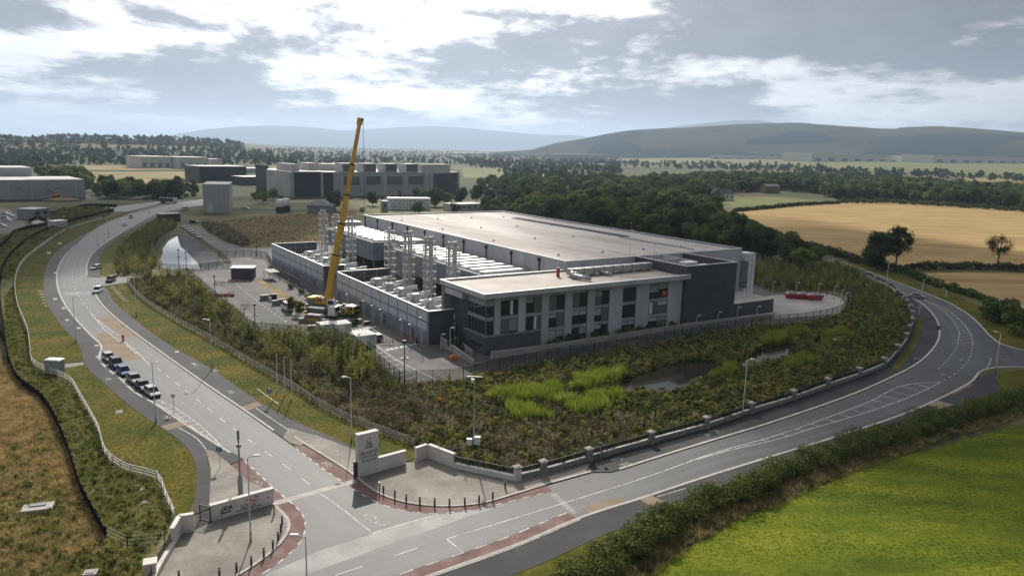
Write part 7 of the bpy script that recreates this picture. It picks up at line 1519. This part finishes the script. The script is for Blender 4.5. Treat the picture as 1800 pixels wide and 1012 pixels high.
# warehouse on the left edge
a, L, an = frame2((-130, 356), (151, 350)); wh = empty('warehouse', a, an, 'long pale grey warehouse with stepped roof at the left edge', 'building'); bx('wall', 'far_grey', wh, 0, L, 0, 50, 0, 13.2); bx('parapet', 'far_light', wh, -.1, L + .1, -.1, 50.1, 13.2, 13.6); 
bx('upper_wall', 'far_grey', wh, 0, L - 23, 50.2, 90, 0, 19.5); bx('upper_parapet', 'far_light', wh, -.1, L - 22.9, 50.15, 90.1, 19.5, 19.9); bx('plinth', 'clad_mid', wh, 0, L, -.1, 0, 0, 1.1)
for k in range(9): bx('downpipe', 'clad_light', wh, L - 6 - k * 13, L - 5.2 - k * 13, -.15, 0, 1, 11.5)
for k in range(5): bx('vent', 'clad_mid', wh, L - 18 - k * 22, L - 15.5 - k * 22, -.12, 0, 7.2, 8.0)
ex = empty('excavator', (*G(100, 353), 0), .1, 'orange excavator on a spoil heap before the warehouse', 'excavator'); MB().box(-1.6, 1.6, -1.4, 1.4, 3.3, 4.7).build('body', 'orange', ex); MB().box(-2, 2, -1.5, 1.5, 2.4, 3.3).build('track', 'rubber', ex); MB().beam((1, 0, 4.2), (-5, 0, 6.6), .5).build('boom', 'black_metal', ex); MB().beam((-5, 0, 6.6), (-7, 0, 4.4), .4).build('arm', 'black_metal', ex)
sp = MB(); sp.lathe([(13, 0), (10, 1.2), (5, 2.3), (.5, 2.6)], 14); o = sp.build('spoil_heap', 'brown_field', None, (*G(108, 353), -.05), smooth=True); tag(o, 'low brown spoil heap in front of the warehouse', 'heap')
# other sheds
def shed(p, q, dep, h, mat, label, roof='far_light', name='shed', wins=0):
    a, L, an = frame2(p, q); s = empty(name, a, an, label, 'building'); bx('wall', mat, s, 0, L, 0, dep, 0, h); bx('roof', roof, s, -.2, L + .2, -.2, dep + .2, h, h + .35)
    for k in range(wins): bx('window', 'glass', s, L * (k + .3) / wins, L * (k + .7) / wins, -.06, 0, h * .45, h * .75)
    return s
shed((352, 322), (434, 321), 40, 16.5, 'far_navy', 'dark navy long shed left of the far data centre', 'clad_mid'); shed((428, 326), (500, 325), 30, 8, 'clad_dark', 'low dark building touching the far data centre', 'clad_mid', wins=6)
s = shed((540, 375), (583, 376), 13, 4.6, 'clad_wall', 'small dark building with hipped grey roof before the far data centre', 'clad_mid', 'hip_roof_building'); MB().frustum((-.8, 14.6, -.8, 13.8), 4.96, (5, 9, 6, 7), 8.2).build('hip_roof', 'slate', s)
for i, (u, v) in enumerate(((493, 374), (503, 372))):
    t = empty('storage_tank', (*G(u, v), 0), 0, f'white cylindrical tank on a dark frame, {("left", "right")[i]} of two behind the fallow field', 'tank'); MB().lathe([(2.2, 3.6), (2.4, 3.8), (2.4, 7.6), (1.6, 8.2), (.1, 8.4)], 14).build('vessel', 'white_metal', t, smooth=True); MB().box(-2.2, 2.2, -2.2, 2.2, 0, 3.6).build('base_frame', 'black_metal', t)
for i in range(9):
    for j in range(2):
        a, L, an = frame2((683, 369), (745, 369)); w = L / 7.5; p = a + Vector((math.cos(an), math.sin(an), 0)) * i * w
        c = empty('site_cabin', (p.x, p.y, .05 + j * 3.9), an, f'white stacked site cabin, {"upper" if j else "lower"} row, {ORD[i]} from the left', 'cabin', 'stacked white site cabins'); bx('shell', 'white_metal', c, .15, w - .15, 0, 10, .1, 3.8); bx('window', 'glass', c, w * .4, w * .6, -.05, 0, 1.6, 2.5); bx('roof_edge', 'steel_grey', c, .1, w - .1, -.05, 10.05, 3.8, 3.88)
shed((672, 372), (682, 372), 8, 6.5, 'clad_wall', 'dark grey cabin left of the stacked white cabins', name='site_office', wins=1); shed((800, 372), (850, 370), 14, 4.5, 'far_light', 'long pale low shed right of the stacked cabins', name='site_shed', wins=5)
ex2 = empty('excavator', (*G(636, 372), 0), .3, 'small white-topped excavator beside the sandy track', 'excavator'); MB().box(-1.3, 1.3, -1.1, 1.1, 1.0, 2.6).build('body', 'timber_brown', ex2); MB().box(-.6, .9, -1, .2, 2.6, 3.6).build('cab', 'white_metal', ex2); MB().box(-1.6, 1.6, -1.2, 1.2, 0, 1).build('track', 'rubber', ex2); MB().beam((1, 0, 2), (4, 0, 4), .35).beam((4, 0, 4), (5.2, 0, 1.6), .3).build('boom', 'yellow_paint', ex2)
sheet('sandy_track', [(590, 378), (640, 368), (690, 368), (690, 374), (640, 378)], .04, 'pale_field')
shed((60, 386), (88, 383), 10, 5, 'clad_wall', 'dark cabin beside the left edge car park', name='cabin', wins=2); bs_ = shed((98, 402), (119, 400), 5, 3.2, 'clad_light', 'small bus shelter like hut with white roof in the left ditch', 'white_metal', 'shelter')
sheet('car_park', [(-80, 372), (15, 368), (40, 385), (48, 400), (20, 408), (-60, 420)], .02, 'site_asphalt'); sheet('construction_road', [(52, 388), (85, 382), (114, 374), (114, 377), (88, 388), (60, 394)], .026, 'concrete'); sheet('far_road', [(150, 366), (210, 362), (300, 352), (300, 360), (250, 372), (205, 372)], .024, 'asphalt')
tr = empty('lorry', (*G(297, 357), 0), .1, 'dark lorry with white cab parked along the far road', 'lorry'); bx('trailer', 'clad_dark', tr, -6, 3, -1.2, 1.2, 1, 3.6); bx('cab', 'white_metal', tr, 3.2, 5.2, -1.2, 1.2, .8, 3.4)
for x in (-4.5, -3, 4): MB().tube((x, -1.2, .5), (x, 1.2, .5), .5, n=10).build('wheel', 'rubber', tr)
sb = shed((286, 391), (318, 389), 6, 4, 'green_metal', 'dark green hut with pale flat roof above the lagoon', 'far_light', 'green_hut')
# white buildings farther out, on the land
def far_box(u0, u1, v, h, dep, mat, label, name='far_building', bays=0, roofmat='far_light'):
    x0, y0 = GT(u0, v); x1, y1 = GT(u1, v); z = float(min(terrain(x0, y0), terrain(x1, y1))) - .5; L = math.hypot(x1 - x0, y1 - y0); an = math.atan2(y1 - y0, x1 - x0)
    r = empty(name, (x0, y0, z), an, label, 'building'); bx('wall', mat, r, 0, L, 0, dep, 0, h); bx('roof', roofmat, r, -.5, L + .5, -.5, dep + .5, h, h + .8)
    for k in range(bays): bx('bay', 'clad_mid', r, L * (k + .25) / bays, L * (k + .7) / bays, -.3, 0, h * .12, h * .5)
    return r
far_box(248, 302, 296, 17, 60, 'white_wall', 'long white industrial building in the left fields, left half', bays=4); far_box(315, 368, 297, 17, 60, 'white_wall', 'long white industrial building in the left fields, right half', bays=4); far_box(370, 392, 296, 14, 40, 'white_wall', 'lower white extension right of the white industrial buildings')
far_box(392, 470, 304, 6, 40, 'far_light', 'low pale shed line above the dark navy shed')
far_box(984, 1066, 284, 28, 80, 'far_light', 'pale factory block on the plain beyond the wood', bays=6); far_box(1030, 1072, 292, 6, 50, 'white_wall', 'small bright white shed before the pale factory'); far_box(1250, 1422, 280, 20, 90, 'far_light', 'long pale hangar row below the right hill, left part', bays=8, roofmat='white_metal'); far_box(1426, 1640, 284.5, 30, 120, 'white_wall', 'long pale hangar below the right hill, middle part', bays=10, roofmat='white_metal'); far_box(1640, 1830, 287, 30, 120, 'white_wall', 'long pale hangar below the right hill, right part', bays=9, roofmat='white_metal')
far_box(908, 930, 272, 10, 60, 'white_wall', 'tiny white shed far out on the plain'); far_box(1165, 1185, 277.5, 9, 50, 'white_wall', 'tiny white building on the airfield edge'); far_box(800, 880, 272, 10, 60, 'far_light', 'long low pale roof far beyond the data centre')
# farm and houses
def house(u, v, w, d, h, rz, label, wall='white_wall', roof='slate', chim=True):
    x, y = G(u, v); r = empty('house', (x, y, 0), rz, label, 'house'); bx('wall', wall, r, -w / 2, w / 2, -d / 2, d / 2, 0, h)
    ro = MB().add([(-w / 2 - .3, -d / 2 - .3, h), (w / 2 + .3, -d / 2 - .3, h), (w / 2 + .3, d / 2 + .3, h), (-w / 2 - .3, d / 2 + .3, h), (-w / 2 - .3, 0, h + d * .45), (w / 2 + .3, 0, h + d * .45)], [(0, 1, 5, 4), (2, 3, 4, 5), (0, 4, 3), (1, 2, 5), (3, 2, 1, 0)]).build('roof', roof, r)
    if chim: bx('chimney', wall, ro, -w / 2 + .4, -w / 2 + 1.2, -.4, .4, h + d * .25, h + d * .45 + 1.2)
    for k in range(3): bx('window', 'glass', r, -w / 2 + w * (k + .3) / 3, -w / 2 + w * (k + .65) / 3, -d / 2 - .05, -d / 2, h * .4, h * .75)
house(1250, 343, 12, 9, 6.5, .7, 'cream gabled farmhouse at the wood edge'); house(1272, 352, 16, 10, 6, .5, 'grey roofed house with white gable in the trees', roof='slate'); house(1166, 402, 9, 7, 4, .4, 'small white house half hidden in the wood', chim=False); house(1190, 408, 8, 7, 3.6, .4, 'tiny cream cottage in the wood behind the hall', chim=False); house(1236, 424, 14, 9, 3, .6, 'grey pitched roof poking out just behind the hall', 'kerb', 'slate', False); house(1793, 352, 22, 14, 10, .1, 'grey farmhouse at the right edge below the belt of trees', 'stone_grey', 'slate')
for (u0, u1, v, h, lab, m) in ((1280, 1310, 337, 6, 'long red-roofed barn of the farm', 'white_wall'), (1312, 1335, 337, 5.5, 'dark barn of the farm', 'shed_red'), (1346, 1370, 340, 8, 'timber slatted hay barn with curved roof', 'yellow_field')):
    a, L, an = frame2((u0, v), (u1, v)); b = empty('barn', a, an, lab, 'barn'); bx('wall', m, b, 0, L, 0, 10, 0, h); MB().add([(-.3, -.3, h), (L + .3, -.3, h), (L + .3, 10.3, h), (-.3, 10.3, h), (-.3, 5, h + 2.4), (L + .3, 5, h + 2.4)], [(0, 1, 5, 4), (2, 3, 4, 5), (0, 4, 3), (1, 2, 5), (3, 2, 1, 0)]).build('roof', 'shed_red' if 'red' in lab else 'slate', b)
# ------------------------------------------------------------------ hills
def hill_mat(name, cols, sc):
    m, nt = new_mat(name); N = nt.nodes; Lk = nt.links.new; out = N.new('ShaderNodeOutputMaterial'); b = N.new('ShaderNodeBsdfDiffuse'); tc = N.new('ShaderNodeTexCoord')
    vo = N.new('ShaderNodeTexVoronoi'); vo.inputs['Scale'].default_value = sc; Lk(tc.outputs['Object'], vo.inputs['Vector']); s = N.new('ShaderNodeSeparateColor'); Lk(vo.outputs['Color'], s.inputs[0])
    n = N.new('ShaderNodeTexNoise'); n.inputs['Scale'].default_value = sc * 6; n.inputs['Detail'].default_value = 8; n.inputs['Roughness'].default_value = .7; Lk(tc.outputs['Object'], n.inputs['Vector'])
    a_ = N.new('ShaderNodeMath'); a_.operation = 'MULTIPLY_ADD'; Lk(s.outputs[0], a_.inputs[0]); a_.inputs[1].default_value = .6; Lk(n.outputs[0], a_.inputs[2])
    cr = N.new('ShaderNodeValToRGB'); e = cr.color_ramp.elements
    while len(e) < len(cols): e.new(.5)
    for i, c in enumerate(cols): e[i].position = .35 + .6 * i / (len(cols) - 1); e[i].color = (*c, 1)
    Lk(a_.outputs[0], cr.inputs[0]); Lk(cr.outputs[0], b.inputs[0]); Lk(b.outputs[0], out.inputs[0])
hill_mat('hill_fields', ((.005, .009, .007), (.010, .016, .011), (.021, .028, .016), (.05, .05, .03)), 1 / 420); hill_mat('mountain', ((.03, .04, .03), (.05, .055, .04), (.07, .07, .05)), 1 / 900)
def hill(prof, D0, D1, D2, mat, seed, rough=.06):
    us = np.linspace(prof[0][0], prof[-1][0], 160); vs_ = np.interp(us, [p[0] for p in prof], [p[1] for p in prof]); r = np.random.default_rng(seed); V = []; nt_ = 26
    ph = r.uniform(0, 6.28, 12); fq = r.uniform(.01, .06, 12)
    for i, (u, v) in enumerate(zip(us, vs_)):
        d = ray(u, v); hd = math.hypot(d[0], d[1]); dx, dy = d[0] / hd, d[1] / hd; top = H + d[2] / hd * D1
        for k in range(nt_ + 1):
            t = k / nt_ * 1.4; D = D0 + (D1 - D0) * min(t, 1) + (D2 - D1) * max(0, t - 1) / .4; base = 0.0 if D1 > 8000 else float(terrain(dx * D, dy * D))
            s = math.sin(min(t, 1) * math.pi / 2) ** 1.25 if t <= 1 else 1 - .6 * ((t - 1) / .4) ** 2
            w = 1 + rough * sum(math.sin(u * fq[j] + k * .9 * (j % 4) + ph[j]) for j in range(6)) / 3 * (t * (1 - min(t, 1)) * 3)
            V.append((dx * D, dy * D, base * (1 - min(1, s)) + top * s * w if top > base else base - 5))
    m = nt_ + 1; f = [(i * m + k, (i + 1) * m + k, (i + 1) * m + k + 1, i * m + k + 1) for i in range(len(us) - 1) for k in range(nt_)]
    return MB().add(V, f).build('hill', mat, smooth=True, kind='structure')
hill([(860, 268), (930, 264), (980, 251), (1030, 243), (1065, 236), (1100, 231), (1150, 228), (1200, 225), (1300, 219), (1400, 218), (1450, 220), (1500, 224), (1545, 228), (1575, 228), (1576, 226), (1640, 224), (1655, 223), (1700, 225), (1750, 230), (1800, 235), (1950, 243), (2150, 260)], 4300, 6000, 7500, 'hill_fields', 1)
hill([(1120, 236), (1180, 224), (1230, 218), (1290, 212), (1330, 211.5), (1380, 219), (1460, 226)], 11000, 15000, 19000, 'mountain', 2, .02)
hill([(250, 246), (310, 236), (350, 229), (410, 223), (470, 221), (540, 223), (600, 230), (650, 227), (700, 224), (760, 222), (830, 226), (890, 232), (950, 237), (1010, 238), (1080, 246)], 17000, 21000, 25000, 'mountain', 3, .02)
hill([(-200, 248), (-80, 246), (0, 244), (60, 245), (110, 242), (150, 242.5), (200, 244), (250, 245), (300, 246), (350, 247.5), (390, 251), (430, 255)], 2300, 3100, 4000, 'hill_fields', 4)
def hill_trees():
    r = np.random.default_rng(9); pts = []
    dg = bpy.context.evaluated_depsgraph_get()
    for o, n in ((bpy.data.objects['hill.003'], 260),):
        me = o.data; m = 27; co = np.empty(len(me.vertices) * 3, np.float32); me.vertices.foreach_get('co', co); co = co.reshape(-1, m, 3)
        i = r.integers(0, co.shape[0] - 1, n); k = r.integers(0, 19, n); a = r.uniform(0, 1, n)[:, None]; b = r.uniform(0, 1, n)[:, None]
        p = (co[i, k] * (1 - a) + co[i + 1, k] * a) * (1 - b) + (co[i, k + 1] * (1 - a) + co[i + 1, k + 1] * a) * b
        pts += [tuple(q) for q in p]
        rid = [j for j in range(co.shape[0] - 1) if r.random() < .55]; 
        if o.name == 'hill.003': pts += [tuple(co[j, 19]) for j in rid]
    scatter('hill_trees', pts, r.uniform(.9, 1.7, len(pts)), r.uniform(0, 6.28, len(pts)), FAR, 'trees dotted over the distant hills', 'woodland')
hill_trees()
# ------------------------------------------------------------------ air
CLOUDM = None
def haze():
    m, nt = new_mat('haze'); N = nt.nodes; o = N.new('ShaderNodeOutputMaterial'); v = N.new('ShaderNodeVolumePrincipled')
    v.inputs['Color'].default_value = (.60, .77, 1.0, 1); v.inputs['Density'].default_value = 7.2e-5; v.inputs['Anisotropy'].default_value = .3
    nt.links.new(v.outputs[0], o.inputs['Volume'])
    b = MB().box(-33000, 33000, -32000, 33000, -6, 830).build('haze', 'haze'); tag(b, 'pale bluish haze lying over the whole plain', 'haze', None, 'stuff')
haze()
# unseen clouds above the haze, added to shade the right road and the upper left bend
def cloud(gx, gy, rx, ry, rz, alt, label, seed):
    """one lumpy cumulus volume out of view, placed so its shade falls round (gx, gy)"""
    m = MATS.get('vapour')
    if m is None:
        m, nt = new_mat('vapour'); N = nt.nodes; o = N.new('ShaderNodeOutputMaterial'); v = N.new('ShaderNodeVolumePrincipled'); v.inputs['Color'].default_value = (.95, .95, .97, 1); v.inputs['Density'].default_value = .013; v.inputs['Anisotropy'].default_value = .5; nt.links.new(v.outputs[0], o.inputs['Volume'])
    r = np.random.default_rng(seed); bm = bmesh.new(); bmesh.ops.create_icosphere(bm, subdivisions=4, radius=1.0)
    ws = [(r.normal(size=3) * 2.2, r.uniform(0, 6.28), .11) for _ in range(5)] + [(r.normal(size=3) * 5, r.uniform(0, 6.28), .05) for _ in range(6)]
    for v in bm.verts:
        p = np.array(v.co); k = 1 + sum(a * math.sin(float(p @ w) + ph) for w, ph, a in ws); v.co = Vector((p[0] * k * rx, p[1] * k * ry, max(p[2], -.35) * k * rz))
    me = bpy.data.meshes.new('cloud'); bm.to_mesh(me); bm.free(); me.materials.append(m)
    t = alt / SDIR.z; o = link('cloud', me, None, (gx + SDIR.x * t, gy + SDIR.y * t, alt)); o['kind'] = 'structure'
cloud(140, 235, 130, 210, 110, 720, '', 1); cloud(-235, 390, 120, 170, 85, 720, '', 2)
